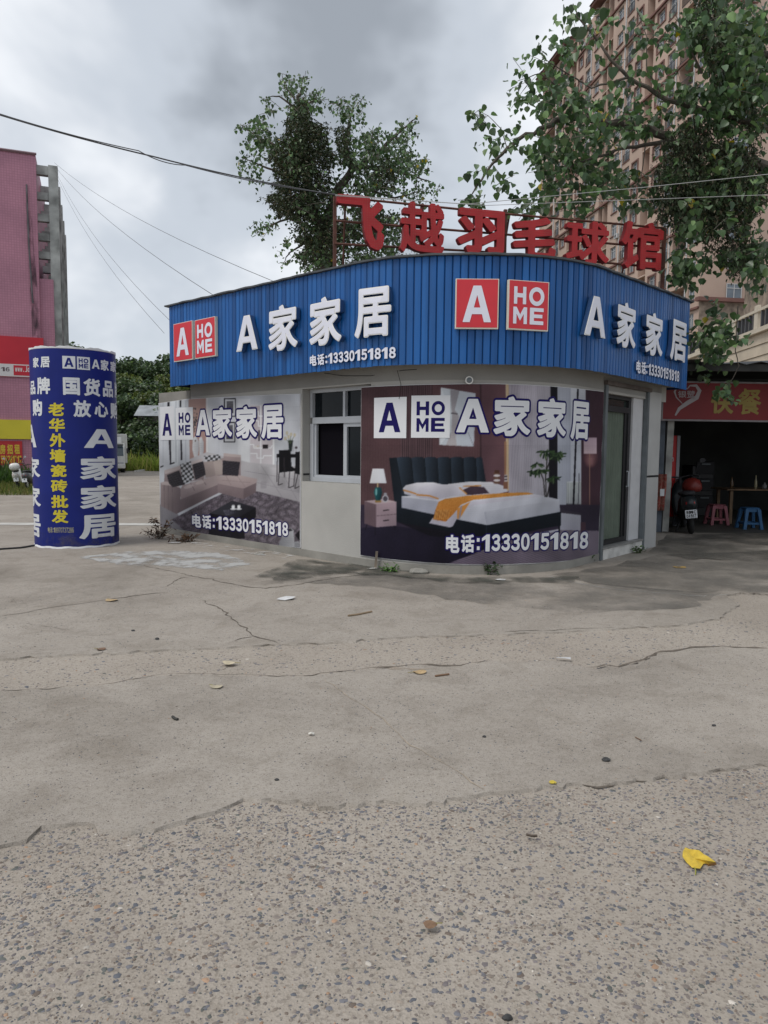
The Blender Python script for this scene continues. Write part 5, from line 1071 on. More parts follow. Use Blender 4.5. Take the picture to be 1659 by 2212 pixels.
# ------------------------------------------------------------------ scooters
M_SCW = mat('scooter_white', (.66, .65, .62), rough=.3, spec=.5, coat=.3); M_TYRE = mat('tyre', (.02, .02, .02), rough=.85); M_SEAT = mat('seat_black', (.025, .025, .028), rough=.6)
M_CHR = mat('chrome', (.5, .5, .5), rough=.2, metal=.9); M_LAMP = mat('lamp_red', (.35, .02, .02), rough=.25)
def scooter(label, loc, rz, body, lean=.07, topbox=True, group=None, plate=None):
    """stands along +y (front), seen from behind"""
    t = thing('scooter', label, 'scooter', loc, group)
    def B(b, name, m, par=t, smooth=False):
        o = b.build(name, m, None, smooth); o.parent = par; return o
    def wheel(y, r, nm):
        b = MB(); ring_ = [(.035, -.02), (.05, .0), (.035, .02)]; n_ = 20; rs_ = []
        for k in range(8):
            a = 2*pi*k/8; rs_.append([( .045*cos(a), y + (r - .045 + .045*sin(a))*cos(2*pi*i/n_), r + (r - .045 + .045*sin(a))*sin(2*pi*i/n_)) for i in range(n_)])
        b.loft(rs_ + [rs_[0]], cap=False); w_ = B(b, 'wheel', M_TYRE, smooth=True)
        b = MB(); b.loft([[(sx*.03, y + q*cos(2*pi*i/12), r + q*sin(2*pi*i/12)) for i in range(12)] for sx, q in ((-1, r*.62), (1, r*.62))]); B(b, 'rim', M_CHR, w_)
    wheel(-.60, .22, 'rear'); wheel(.62, .22, 'front')
    def sec(y, w_, z0, z1, n_=14, p=2.6):
        zc, h_ = (z0 + z1)/2, (z1 - z0)/2
        return [(w_/2*abs(cos(a))**(2/p)*(1 if cos(a) >= 0 else -1), y, zc + h_*abs(sin(a))**(2/p)*(1 if sin(a) >= 0 else -1)) for a in [2*pi*i/n_ for i in range(n_)]]
    b = MB(); b.loft([sec(-.88, .10, .56, .62), sec(-.82, .22, .46, .72), sec(-.62, .30, .40, .74), sec(-.35, .32, .30, .72), sec(-.1, .30, .22, .60), sec(.0, .26, .22, .34), sec(.35, .30, .24, .32), sec(.42, .32, .24, .34)]); B(b, 'body_shell', body, smooth=True)
    b = MB(); b.loft([sec(.36, .34, .26, .40), sec(.42, .40, .30, .70), sec(.46, .36, .36, .95), sec(.52, .20, .60, .98)]); B(b, 'front_shield', body, smooth=True)
    b = MB(); b.loft([sec(-.78, .20, .74, .80), sec(-.55, .29, .73, .82), sec(-.25, .28, .71, .79), sec(-.12, .18, .68, .74)]); B(b, 'seat', M_SEAT, smooth=True)
    b = MB(); b.tube([(-.34, .30, 1.02), (-.18, .42, 1.05), (0, .46, 1.02), (.18, .42, 1.05), (.34, .30, 1.02)], .016, 6); b.tube([(0, .50, .6), (0, .46, 1.02)], .03, 6); hb = B(b, 'handlebar', M_SEAT)
    for s in (-1, 1):
        b = MB(); b.tube([(s*.27, .34, 1.05), (s*.32, .34, 1.2), (s*.40, .33, 1.30)], .007, 5); b.loft([[(s*.42 + .055*cos(2*pi*i/12), .32 + d, 1.32 + .045*sin(2*pi*i/12)) for i in range(12)] for d in (-.012, .02)]); B(b, 'mirror', M_CHR if body is M_SCW else M_SEAT)
    b = MB(); b.box((0, -.845, .60), (.16, .05, .06), bev=.015); B(b, 'tail_lamp', M_LAMP)
    b = MB(); b.box((0, -.86, .40), (.20, .012, .15), rx=-.15); pl = B(b, 'number_plate', M_CW)
    b = MB(); b.box((0, -.80, .44), (.05, .16, .03)); b.box((0, -.74, .36), (.14, .20, .02), rx=.5); B(b, 'mudguard', M_SEAT)
    b = MB(); b.tube([(-.12, -.1, .22), (-.22, -.16, .02)], .012, 5); B(b, 'stand', M_SEAT)
    if topbox:
        b = MB(); b.loft([sec(-1.0, .22, .86, 1.02), sec(-.96, .38, .80, 1.08), sec(-.80, .42, .78, 1.11), sec(-.64, .38, .80, 1.08), sec(-.60, .24, .86, 1.02)]); tbx = B(b, 'top_box', body, smooth=True)
        b = MB(); b.loft([sec(-.985, .34, .945, .965), sec(-.80, .432, .94, .962), sec(-.62, .34, .945, .965)]); B(b, 'lid_seam', M_SEAT, tbx)
    if plate:
        for i, (row_, z0, h_) in enumerate(plate):
            wl = .17/len(row_)
            for k, ch in enumerate(row_):
                if ch == ' ': continue
                P, F = place2d(glyph('1b' if ch == '1' else ch, 0 if ch == '1' else .03, 40), -.085 + wl*(k + .1), -.085 + wl*(k + .9), z0, z0 + h_)
                o = make('plate_letter', [(u, -.868 - (v - .40)*-.15 - .0015, v) for u, v in P], F, M_SEAT); o.parent = pl
    t.rotation_euler = (0, lean, rz); return t
g_ = gnd(40, 1057); s1 = scooter('white scooter with a rounded top box parked in the grass by the pink wall', (g_[0], g_[1], .05), .42, M_SCW, lean=-.1); s1.scale = (.8, .8, .8)
g_ = gnd(71, 1059); s1 = scooter('dark scooter half hidden by the blue column beside the white scooter', (g_[0] - .02, g_[1], .05), .15, mat('scooter_grey', (.10, .10, .11), rough=.3), lean=-.08, topbox=False); s1.scale = (.8, .8, .8)

# ------------------------------------------------------------------ white box truck at the edge of the wood
tr0 = at(236, 1018, 43.0); trk = thing('box_truck', 'white box truck facing the yard in front of the wood', 'truck', (tr0[0], 43.0, 0))
ox, oy = tr0[0], 43.0; trk.rotation_euler = (0, 0, .33)
def TB(name, m, c, size, par=trk, bev=.04, **k): b = MB(); b.box((ox + c[0], oy + c[1], c[2]), size, bev=bev, **k); return b.build(name, m, par)
M_TRW = mat('truck_white', (.66, .66, .62), rough=.35, var=.05, spec=.5)
TB('cargo_box', M_TRW, (0, 3.6, 1.42), (2.0, 4.6, 1.75), bev=.03)
b = MB(); cs = [(0, .45, .0), (0, .95, .04), (0, 1.45, .16), (0, 1.72, .42), (0, 1.74, 1.25), (0, .45, 1.25)]
b.prism([(ox - .88, oy + p[2], p[1]) for p in cs], (1.76, 0, 0)); cab = b.build('cab', M_TRW, trk)
b = MB(); b.prism([(ox - .7, oy + .5, 1.74), (ox - .7, oy + 1.2, 1.74), (ox - .7, oy + 1.2, 2.1), (ox - .7, oy + .9, 2.08)], (1.4, 0, 0)); b.build('wind_deflector', M_TRW, cab)
b = MB(); b.quad((ox - .80, oy + .02, 1.0), (ox + .80, oy + .02, 1.0), (ox + .79, oy + .13, 1.44), (ox - .79, oy + .13, 1.44)); b.quad((ox - .79, oy + .13, 1.44), (ox + .79, oy + .13, 1.44), (ox + .76, oy + .28, 1.6), (ox - .76, oy + .28, 1.6)); b.build('windscreen', glassy('truck_glass', (.06, .09, .11)), cab)
TB('sun_visor', M_SEAT, (0, .17, 1.64), (1.6, .12, .08), cab, .02); TB('grille', M_SEAT, (0, -.02, .72), (.9, .06, .34), cab, .02); TB('bumper', M_TRW, (0, -.04, .40), (1.8, .16, .26), cab, .04)
for s in (-1, 1):
    TB('headlight', mat('headlight', (.45, .46, .47), rough=.15, spec=.8), (s*.66, -.05, .58), (.3, .08, .14), cab, .02); TB('mirror', M_SEAT, (s*1.02, .10, 1.30), (.10, .1, .32), cab, .03)
    TB('side_window', M_GLASS, (s*.885, .72, 1.32), (.02, .6, .5), cab, .0)
    for y in (.75, 4.9):
        b = MB(); b.loft([[(ox + s*q, oy + y + .38*cos(2*pi*i/18), .38 + .38*sin(2*pi*i/18)) for i in range(18)] for q in (.62, .86)]); wv = b.build('wheel', M_TYRE, trk)
        b = MB(); b.loft([[(ox + s*q, oy + y + .2*cos(2*pi*i/14), .38 + .2*sin(2*pi*i/14)) for i in range(14)] for q in (.85, .875)]); b.build('rim', M_CHR, wv)
TB('chassis', M_SEAT, (0, 3.2, .5), (.9, 5.4, .2))

# ------------------------------------------------------------------ the open-fronted eating place on the right
RY = 13.9; xl = at(1416, 1000, RY)[0]; XR = xl + 7.0; zs0, zs1 = at(1500, 906, 13.7)[2], at(1500, 827, 13.7)[2]
M_DARKW = mat('dark_wall', (.05, .052, .048), rough=.95, var=.3, scale=1.2); M_TIN = mat('tin_roof', (.10, .105, .11), rough=.7, var=.4, scale=2)  # very dark base colour for the walls, ceiling and lintel
res = thing('eating_place', 'dark open-fronted eating place under a low tin roof right of the shop', 'restaurant', (xl + 3.5, RY, 0))
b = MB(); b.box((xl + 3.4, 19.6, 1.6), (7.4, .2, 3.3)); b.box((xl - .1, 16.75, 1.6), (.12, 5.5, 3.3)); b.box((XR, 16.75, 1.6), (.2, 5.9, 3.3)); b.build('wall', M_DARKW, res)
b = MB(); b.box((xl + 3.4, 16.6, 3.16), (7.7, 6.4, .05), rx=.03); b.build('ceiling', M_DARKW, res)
b = MB(); ye = 12.55; n_ = 70
ze = at(1560, 781, ye)[2]
for k, (y, z) in enumerate(((ye, ze), (20.2, ze + .75))): b.v += [(xl - .75 + i*(XR + .8 - xl + .75)/n_, y, z + .022*sin(i*2.1) + (.03*sin(i*.37) if k == 0 else 0)) for i in range(n_ + 1)]
b.n = len(b.v); b.f = [(i, i + 1, n_ + 2 + i, n_ + 1 + i) for i in range(n_)]; b.m = [0]*n_; rf = b.build('roof', M_TIN, res)
b = MB(); b.box((xl + 3.2, ye + .10, ze - .09), (8.0, .05, .12)); b.build('eave_board', mat('eave_wood', (.035, .035, .033), var=.4, scale=4), rf)
for k in range(4): b = MB(); b.box((xl + .2 + k*2.2, 13.1, ze - .06), (.06, 1.3, .09), rx=.02); b.build('rafter', MATS['eave_wood'], rf)
b = MB(); b.box((xl + .06, RY, 1.25), (.13, .16, 2.5)); b.build('post', mat('blue_grey_post', (.10, .12, .15), var=.4, scale=3), res)
b = MB(); b.box((xl + .235, RY + .02, 1.25), (.12, .12, 2.5), ry=.012); b.build('post', mat('chipped_white_post', (.36, .36, .34), var=.35, scale=4), res)
b = MB(); b.box((xl + 3.6, 13.9, 2.5), (6.9, .1, .75)); b.build('lintel', M_DARKW, res)
sg = thing('restaurant_sign', 'red sign board with a heart emblem and two large yellow characters over the dark opening', 'sign', (xl + 3.4, 13.68, zs0))
def gsurf(u, v, o): return (u, 13.7 - o, v + (u - xl)*-.004)
sx0, sx1 = at(1432, 870, 13.7)[0], XR - .3
b = MB(); bar(b, sx0, sx1, zs0, zs1, .0, .08, surf=gsurf); b.build('panel', mat('sign_red', (.21, .010, .013), rough=.45, var=.12, scale=1.5), sg)
b = MB()
for q in ((sx0 - .02, sx1 + .02, zs0 - .03, zs0), (sx0 - .02, sx1 + .02, zs1, zs1 + .03), (sx0 - .03, sx0, zs0, zs1)): bar(b, *q, .015, .1, surf=gsurf)
b.build('frame', mat('sign_frame', (.28, .26, .27), var=.2), sg)
g5 = lambda a, b_, c, d: (at(*z5(a, (b_ + d)/2), 13.7)[0], at(*z5(c, (b_ + d)/2), 13.7)[0], at(*z5((a + c)/2, d), 13.7)[2], at(*z5((a + c)/2, b_), 13.7)[2])
M_SY = mat('sign_yellow', (.33, .25, .06), rough=.5, var=.12); M_SS = mat('sign_silver', (.42, .38, .40), rough=.4)
text_on(gsurf, [('快', .034, *g5(1090, 470, 1290, 672))], 'letter', M_SY, sg, .006); text_on(gsurf, [('餐', .020, *g5(1330, 450, 1535, 680))], 'letter', M_SY, sg, .006)
text_on(gsurf, [('银', .008, *g5(800, 472, 872, 532))], 'letter', M_SS, sg, .006); text_on(gsurf, [('鹭', .004, *g5(878, 470, 950, 540))], 'letter', M_SS, sg, .006)
b = MB(); hp = [(838, 585, 5), (785, 530, 9), (768, 480, 14), (790, 440, 18), (850, 432, 14), (880, 455, 8), (905, 425, 12), (960, 425, 22), (990, 470, 30), (965, 530, 36), (880, 580, 34), (810, 630, 26), (775, 690, 12)]
pts = [(*[g5(x, y, x, y)[i] for i in (0, 2)], w_*.00115) for x, y, w_ in hp]; V = []
for i, (u, v, w_) in enumerate(pts):
    a, c = pts[max(i - 1, 0)], pts[min(i + 1, len(pts) - 1)]; dx, dz = c[0] - a[0], c[1] - a[1]; L_ = hypot(dx, dz) or 1; V += [gsurf(u - dz/L_*w_, v + dx/L_*w_, .006), gsurf(u + dz/L_*w_, v - dx/L_*w_, .006)]
b.add(V, [(2*i, 2*i + 1, 2*i + 3, 2*i + 2) for i in range(len(pts) - 1)]); b.build('heart_ribbon', M_SS, sg)
# inside
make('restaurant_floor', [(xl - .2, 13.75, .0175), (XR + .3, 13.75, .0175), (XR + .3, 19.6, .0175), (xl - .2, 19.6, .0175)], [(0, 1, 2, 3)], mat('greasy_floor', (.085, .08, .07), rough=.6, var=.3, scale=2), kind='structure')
blot([(1400, 1196), (1440, 1158), (1700, 1152), (1800, 1200), (1700, 1215), (1500, 1212)], wear('oily_apron', (.085, .08, .068), .34, 1.6, wide=.3, top=.85), .0305, 9, 'oily_apron')
def X5(x, y, Y): return at(*z5(x, y), Y)
zr = lambda x, y: ((2600 + .28451*x)/1.85172, (1700 + .28451*y)/1.85172)
def XR_(x, y, Y): return at(*zr(x, y), Y)
ck = XR_(310, 500, 15.0); zt_ = XR_(310, 150, 15.0)[2]
cool = thing('drinks_banner', 'tall narrow red drinks panel standing behind the left post', 'banner', (ck[0], 15.0, 0)); wd = XR_(372, 500, 15.0)[0] - XR_(215, 500, 15.0)[0]
cxm = (XR_(372, 500, 15.0)[0] + XR_(215, 500, 15.0)[0])/2
b = MB(); b.box((cxm, 15.05, zt_/2 + .1), (wd, .06, zt_ - .2)); b.build('panel', mat('cooler_red', (.55, .014, .016), rough=.45), cool)
b = MB(); b.box((cxm + wd/2 + .03, 15.05, zt_/2), (.06, .1, zt_)); b.build('edge_strip', mat('grey_strip', (.32, .33, .36)), cool)
csf = lambda u, v, o: (u, 15.015 - o, v)
def gr(a, b_, c, d, Y=15.02): return (XR_(a, (b_ + d)/2, Y)[0], XR_(c, (b_ + d)/2, Y)[0], XR_((a + c)/2, d, Y)[2], XR_((a + c)/2, b_, Y)[2])
for ch, *bb in (('牛', 215, 445, 278, 510), ('奶', 280, 450, 330, 512), ('花', 215, 530, 262, 585), ('生', 262, 530, 310, 578)): text_on(csf, [(ch, .03, *gr(*bb))], 'letter', M_CW, cool, .004)
b = MB(); u0, u1, v0, v1 = gr(225, 620, 305, 900); um = (u0 + u1)/2
prof = [(.20, 0), (.5, .08), (.52, .35), (.25, .55), (.2, .75), (.22, .95), (.3, 1)]
b.add([csf(um - w_*(u1 - u0), v0 + h_*(v1 - v0), .004) for w_, h_ in prof] + [csf(um + w_*(u1 - u0), v0 + h_*(v1 - v0), .004) for w_, h_ in prof], [(i, i + 7, i + 8, i + 1) for i in range(6)]); b.build('bottle_print', mat('bottle_print', (.50, .46, .36), var=.2, scale=8), cool)
u0, u1, v0, v1 = gr(205, 205, 305, 345); b = MB(); b.tube([csf((u0 + u1)/2 + (u1 - u0)/2*cos(a), (v0 + v1)/2 + (v1 - v0)/2*sin(a), .006) for a in np.linspace(-2.2, 2.4, 16)], .012, 4); b.build('ring_print', M_SS, cool)
# hanging cloths
def cloth(name, label, pts_zr, Y, m, folds=.03, cat='cloth'):
    us = 14; V = []
    for j in range(9):
        f = j/8
        for i in range(us):
            g2 = i/(us - 1); xl_ = np.interp(f, [p[0] for p in pts_zr], [p[1] for p in pts_zr]); xr_ = np.interp(f, [p[0] for p in pts_zr], [p[2] for p in pts_zr]); yy = np.interp(f, [p[0] for p in pts_zr], [p[3] for p in pts_zr])
            P = XR_(xl_ + (xr_ - xl_)*g2, yy, Y); V.append((P[0], P[1] + folds*sin(g2*13 + f*1.5) + .4*folds*sin(g2*29), P[2]))
    F = [(j*us + i, j*us + i + 1, (j + 1)*us + i + 1, (j + 1)*us + i) for j in range(8) for i in range(us - 1)]
    o = make(name, V, F, m, smooth=True); md = o.modifiers.new('thickness', 'SOLIDIFY'); md.thickness = .012; return tag(o, label, cat)
cloth('hanging_coat', 'grey raincoat hanging behind the motor scooter at the opening', [(0, 385, 470, 870), (.25, 350, 515, 960), (.6, 330, 535, 1120), (1, 350, 520, 1390)], 14.9, mat('grey_raincoat', (.13, .14, .16), rough=.6, var=.2, scale=6), .05)
cloth('hanging_hood', 'grey hood of a raincoat hung on a hook above it', [(0, 375, 405, 755), (.5, 368, 422, 810), (1, 385, 420, 880)], 14.9, MATS['grey_raincoat'], .03)
M_FLORAL = mat('red_floral', (.30, .035, .03), rough=.8, col2=(.36, .22, .17), scale=22, detail=5)
cloth('floral_cover', 'red floral scooter cover hanging beside the shop pillar', [(0, 105, 232, 690), (.35, 95, 228, 880), (.7, 85, 210, 1020), (1, 80, 205, 1200)], 13.75, M_FLORAL, .05)
b = MB(); P = XR_(175, 950, 13.6); b.box((P[0], 13.62, P[2]), (.075, .02, .13)); tag(b.build('paper_tag', M_CW), 'white paper tag pinned on the red floral cover', 'paper')
# stools, table, cupboard
def stool(label, x, y, Y, m):
    g2 = at(x, y, Y); h_ = .44; t = thing('plastic_stool', label, 'stool', (g2[0], Y, 0), 'plastic stools in the eating place')
    def P(dx, dy, z): return (g2[0] + dx, Y + dy, z)
    b = MB(); b.box(P(0, 0, h_ - .015), (.27, .27, .03), bev=.012); b.box(P(0, -.125, h_ - .055), (.25, .012, .06)); b.box(P(0, .125, h_ - .055), (.25, .012, .06)); b.build('seat', m, t)
    for sx in (-1, 1):
        for sy in (-1, 1):
            b = MB(); b.loft([[P(sx*(.11 + (1 - z/h_)*.06) + ex, sy*(.11 + (1 - z/h_)*.06) + ey, z) for ex, ey in ((-w_, -w_), (w_, -w_), (w_, w_), (-w_, w_))] for z, w_ in ((.0, .03), (.2, .028), (h_ - .03, .034))]); b.build('leg', m, t)
    b = MB()
    for sy in (-1, 1): b.box(P(0, sy*.145, .13), (.26, .02, .04))
    for sx in (-1, 1): b.box(P(sx*.145, 0, .13), (.02, .26, .04))
    b.build('stretcher', m, t)
stool('faded pink plastic stool, the left one by the table', *zr(930, 1330), 15.4, mat('stool_pink', (.28, .09, .11), rough=.45, var=.1)); stool('blue plastic stool, the right one in front of the table', *zr(1390, 1390), 14.6, mat('stool_blue', (.03, .11, .24), rough=.45, var=.1))
tq = XR_(1420, 945, 15.6); tbl = thing('dining_table', 'plain wooden table set with small bottles inside the eating place', 'table', (tq[0], 15.6, 0)); M_WOOD = mat('table_wood', (.16, .10, .055), rough=.6, var=.3, scale=7)
b = MB(); b.box((tq[0] + .25, 15.9, .74), (1.6, .8, .035), bev=.008); b.build('table_top', M_WOOD, tbl)
for sx in (-.42, .92):
    for sy in (15.6, 16.2): b = MB(); b.box((tq[0] + sx, sy, .36), (.06, .06, .72)); b.build('leg', M_WOOD, tbl)
def bottle(label, x, y, Y, h_, r, m):
    P = XR_(x, y, Y); b = MB(); b.loft([[(P[0] + q*r*cos(2*pi*i/10), Y + q*r*sin(2*pi*i/10), .758 + z*h_) for i in range(10)] for q, z in ((.9, 0), (1, .04), (1, .55), (.4, .75), (.36, .97), (.45, 1))]); tag(b.build('condiment_bottle', m, smooth=True), label, 'bottle', 'bottles on the dining table')
bottle('dark slim bottle at the left end of the dining table', 1145, 900, 15.75, .24, .035, mat('bottle_brown', (.10, .06, .03), rough=.2)); bottle('pale slim bottle in the middle of the dining table', 1480, 900, 15.75, .28, .03, mat('bottle_pale', (.34, .30, .18), rough=.2)); bottle('short grey jar at the right end of the dining table', 1605, 910, 15.75, .13, .045, mat('jar_grey', (.22, .22, .22), rough=.3))
cq = XR_(730, 1000, 17.6); cup = thing('black_cabinet', 'tall black cabinet standing against the back wall', 'cabinet', (cq[0], 17.6, 0)); hc_ = XR_(730, 570, 17.6)[2]; cw_ = XR_(890, 900, 17.6)[0] - XR_(575, 900, 17.6)[0]
b = MB(); b.box((cq[0], 17.9, hc_/2), (cw_, .6, hc_), bev=.02); b.build('body', M_BLACK, cup)
for z in (.35, .75, 1.15): b = MB(); b.box((cq[0] + .04, 17.58, z), (cw_*.8, .03, .3), bev=.01); dr = b.build('door', M_SEAT, cup); b = MB(); b.box((cq[0] + .04, 17.55, z + .09), (.2, .03, .03)); b.build('handle', M_STEEL, dr)
sq_ = gnd(*zr(600, 1560)); sc3 = scooter('dark motor scooter seen from behind with a white number plate at the opening', (sq_[0] + .24, sq_[1] + .84, .0), -.27, mat('scooter_black', (.02, .025, .028), rough=.3), lean=-.12, topbox=False, plate=[('赣B·C', .405, .055), ('04167', .335, .06)])
b = MB(); hq = (sq_[0] + .12, sq_[1] + .42); b.loft([[(hq[0] + q*.17*cos(2*pi*i/14), hq[1] + q*.2*sin(2*pi*i/14), z) for i in range(14)] for q, z in ((.85, .79), (1, .85), (.98, .92), (.75, 1.0), (.3, 1.04))]); tag(b.build('red_helmet', mat('helmet_red', (.16, .02, .015), rough=.4), smooth=True), 'red helmet resting on the seat of the dark motor scooter', 'helmet')

# ------------------------------------------------------------------ apartment tower behind
M_TWR = mat('tower_stucco', (.46, .34, .275), rough=.9, var=.10, scale=.25, detail=7); M_TWS = mat('tower_trim', (.17, .085, .07), rough=.8, var=.2, scale=.8); M_STONE = mat('tower_stone', (.23, .18, .14), rough=.9, var=.45, scale=1.6, bump=.6, bscale=3)
M_TGL = mat('tower_glass', (.16, .19, .22), rough=.12, var=.5, scale=.35, spec=.8); M_TFR = mat('tower_frame', (.50, .50, .50), rough=.5); M_RAIL = mat('tower_rail', (.035, .035, .04), rough=.5)
C0 = np.array([33.2, 80.0, 0]); TE = np.array([-.16, .987, 0]); TE /= np.linalg.norm(TE); TN = np.array([-TE[1], TE[0], 0])
def tsurf(u, v, o): p = C0 + TE*u + TN*o; return (p[0], p[1], v)
tower = thing('apartment_tower', 'tall beige apartment tower behind the tree with rows of windows and balconies', 'building', tuple(C0))
HT = 62.0; FH = 3.0; NF = 20; Z0 = 2.0
cols = [(1.0, 2.3, 'w'), (3.0, 5.8, 'b'), (6.9, 8.5, 'd'), (9.3, 10.9, 'r'), (11.8, 13.6, 's'), (14.6, 16.0, 'r'), (16.9, 18.6, 'd'), (19.8, 21.4, 'w'), (22.6, 23.9, 's')]
cols2 = [(48 - b_, 48 - a, k) for a, b_, k in cols[::-1]]; cols = cols + cols2
fl = [(Z0 + i*FH) for i in range(NF)]
us = sorted({0.0, 48.0} | {q for a, b_, k in cols for q in (a, b_)}); wmap = {(a, b_): k for a, b_, k in cols}
DEP = {'w': .25, 'd': .3, 'r': .25, 's': 1.6, 'b': 1.5}; SPAN = {'w': (.9, 2.5), 'd': (.35, 2.6), 'r': (1.0, 2.4), 's': (.0, 2.85), 'b': (.15, 2.7)}
b = MB()
for a, c in zip(us[:-1], us[1:]):
    k = wmap.get((a, c))
    if k is None: b.quad(tsurf(a, 0, 0), tsurf(c, 0, 0), tsurf(c, HT, 0), tsurf(a, HT, 0)); continue
    z = 0.0; s0, s1 = SPAN[k]; D_ = DEP[k]
    for f in fl:
        lo, hi = f + s0, f + s1
        b.quad(tsurf(a, z, 0), tsurf(c, z, 0), tsurf(c, lo, 0), tsurf(a, lo, 0)); z = hi
        b.quad(tsurf(a, lo, 0), tsurf(c, lo, 0), tsurf(c, lo, -D_), tsurf(a, lo, -D_)); b.quad(tsurf(a, hi, 0), tsurf(c, hi, 0), tsurf(c, hi, -D_), tsurf(a, hi, -D_))
        b.quad(tsurf(a, lo, 0), tsurf(a, hi, 0), tsurf(a, hi, -D_), tsurf(a, lo, -D_)); b.quad(tsurf(c, lo, 0), tsurf(c, hi, 0), tsurf(c, hi, -D_), tsurf(c, lo, -D_))
        if k in 'sb': b.quad(tsurf(a, lo, -D_), tsurf(c, lo, -D_), tsurf(c, hi, -D_), tsurf(a, hi, -D_))
    b.quad(tsurf(a, z, 0), tsurf(c, z, 0), tsurf(c, HT, 0), tsurf(a, HT, 0))
TR = np.array([TE[1], -TE[0], 0])
pr = lambda u, v, o: tuple(C0 + TR*u + np.array([0, 0, v]) - TE*o)            # the narrow face turned to the yard
b.quad(pr(0, 0, 0), pr(18, 0, 0), pr(18, HT, 0), pr(0, HT, 0)); e_ = tsurf(48, 0, 0); b.quad(e_, tuple(np.array(e_) + TR*18), tuple(np.array(e_) + TR*18 + np.array([0, 0, HT])), tsurf(48, HT, 0))
b.quad(tsurf(0, HT, 0), tsurf(48, HT, 0), tuple(np.array(tsurf(48, HT, 0)) + TR*18), pr(18, HT, 0)); b.build('wall', M_TWR, tower)
def window_mesh(w_, h_, red, panes=2):
    """drawn in its own frame: x along the wall, y into the wall"""
    m = MB(); fr_ = .07
    m.add([(0, 0, 0), (w_, 0, 0), (w_, 0, h_), (0, 0, h_)], [(0, 1, 2, 3)], 1)
    for q in ((0, fr_, 0, h_), (w_ - fr_, w_, 0, h_), (0, w_, 0, fr_), (0, w_, h_ - fr_, h_), (w_/2 - fr_/2, w_/2 + fr_/2, 0, h_), (0, w_, h_*.68, h_*.68 + fr_)): m.box(((q[0] + q[1])/2, -.03, (q[2] + q[3])/2), (q[1] - q[0], .06, q[3] - q[2]), m=0)
    if red:
        for q in ((-.16, 0, -.16, h_ + .16), (w_, w_ + .16, -.16, h_ + .16), (0, w_, -.16, 0), (0, w_, h_, h_ + .16)): m.box(((q[0] + q[1])/2, -.26, (q[2] + q[3])/2), (q[1] - q[0], .14, q[3] - q[2]), m=2)
    else: m.box((w_/2, -.27, -.05), (w_ + .2, .2, .1), m=2)
    me = bpy.data.meshes.new('window'); me.from_pydata(m.v, [], m.f); [me.materials.append(q) for q in (M_TFR, M_TGL, M_TWS)]; me.polygons.foreach_set('material_index', np.array(m.m, dtype=np.int32)); return me
WM = {}
def rail_mesh(w_):
    m = MB(); m.box((w_/2, 0, 1.0), (w_, .05, .06)); m.box((w_/2, 0, .1), (w_, .05, .05)); k = int(w_/.2)
    for i in range(k + 1): m.box((i*w_/k, 0, .55), (.03, .03, .9))
    me = bpy.data.meshes.new('railing'); me.from_pydata(m.v, [], m.f); me.materials.append(M_RAIL); return me
rz_t = atan2(TE[1], TE[0])
def put(me, name, u, v, o, flip=True):
    ob = bpy.data.objects.new(name, me); COL.objects.link(ob); ob.parent = tower; p = np.array(tsurf(u, v, o)) - C0
    ob.location = p; ob.rotation_euler = (0, 0, rz_t + pi); return ob
vis0 = 3
for a, c, k in cols:
    for i, f in enumerate(fl):
        if i < vis0: continue
        s0, s1 = SPAN[k]; w_ = c - a; key = (k, round(w_, 2))
        if k in 'wdr':
            if key not in WM: WM[key] = window_mesh(w_, s1 - s0, k == 'r')
            put(WM[key], 'window', c, f + s0, -DEP[k] + .02)
            if k == 'd':
                rk = ('R', round(w_, 2))
                if rk not in WM: WM[rk] = rail_mesh(w_)
                put(WM[rk], 'railing', c, f + s0, .02)
        elif k == 'b':
            rk = ('R', round(w_, 2))
            if rk not in WM: WM[rk] = rail_mesh(w_)
            put(WM[rk], 'railing', c, f + s0, .03)
            if (i*7 + int(a)) % 3:
                if key not in WM: WM[key] = window_mesh(w_*.9, 2.3, False)
                put(WM[key], 'balcony_door', c - w_*.05, f + s0, -DEP[k] + .03)
for i in (5, 8, 11, 14, 17, 19):
    b = MB(); P0, P1 = np.array(tsurf(0, fl[i] - .1, .12)), np.array(tsurf(48, fl[i] - .1, .12)); mid = (P0 + P1)/2; b.box(mid, (48, .25, .22), rz=rz_t); b.build('string_course', M_TWS, tower)
for u in (2.75, 6.4, 18.9, 29.1, 41.6): b = MB(); b.tube([tsurf(u, 2, .08), tsurf(u, HT - 1, .08)], .08, 6); b.build('downpipe', M_TFR, tower)
for u0, u1 in ((-.6, 12), (20, 28), (36, 48.6)):
    b = MB(); P0 = np.array(tsurf((u0 + u1)/2, HT + .5, -.2)); b.box(P0, (u1 - u0, 2.4, .35), rz=rz_t); b.prism([tuple(np.array(tsurf(u0, HT + .68, 1.2))), tuple(np.array(tsurf(u1, HT + .68, 1.2))), tuple(np.array(tsurf(u1, HT + 2.2, -2))), tuple(np.array(tsurf(u0, HT + 2.2, -2)))], tuple(-TN*.2)); b.build('eave', M_TWS, tower)
for u0, u1 in ((8.8, 14.2), (33.8, 39.2)):
    b = MB(); P0 = np.array(tsurf((u0 + u1)/2, HT/2, .0)); 
for i, f in enumerate(fl):
    if i < 4 or i > 16: continue
    for u in (3.0, 9.5):
        key = ('pf', 0)
        if key not in WM: WM[key] = window_mesh(1.8, 1.6, False)
        ob = bpy.data.objects.new('window', WM[key]); COL.objects.link(ob); ob.parent = tower; ob.location = np.array(pr(u, f + .9, .06)) - C0; ob.rotation_euler = (0, 0, atan2(TR[1], TR[0]))
rnd = random.Random(9)
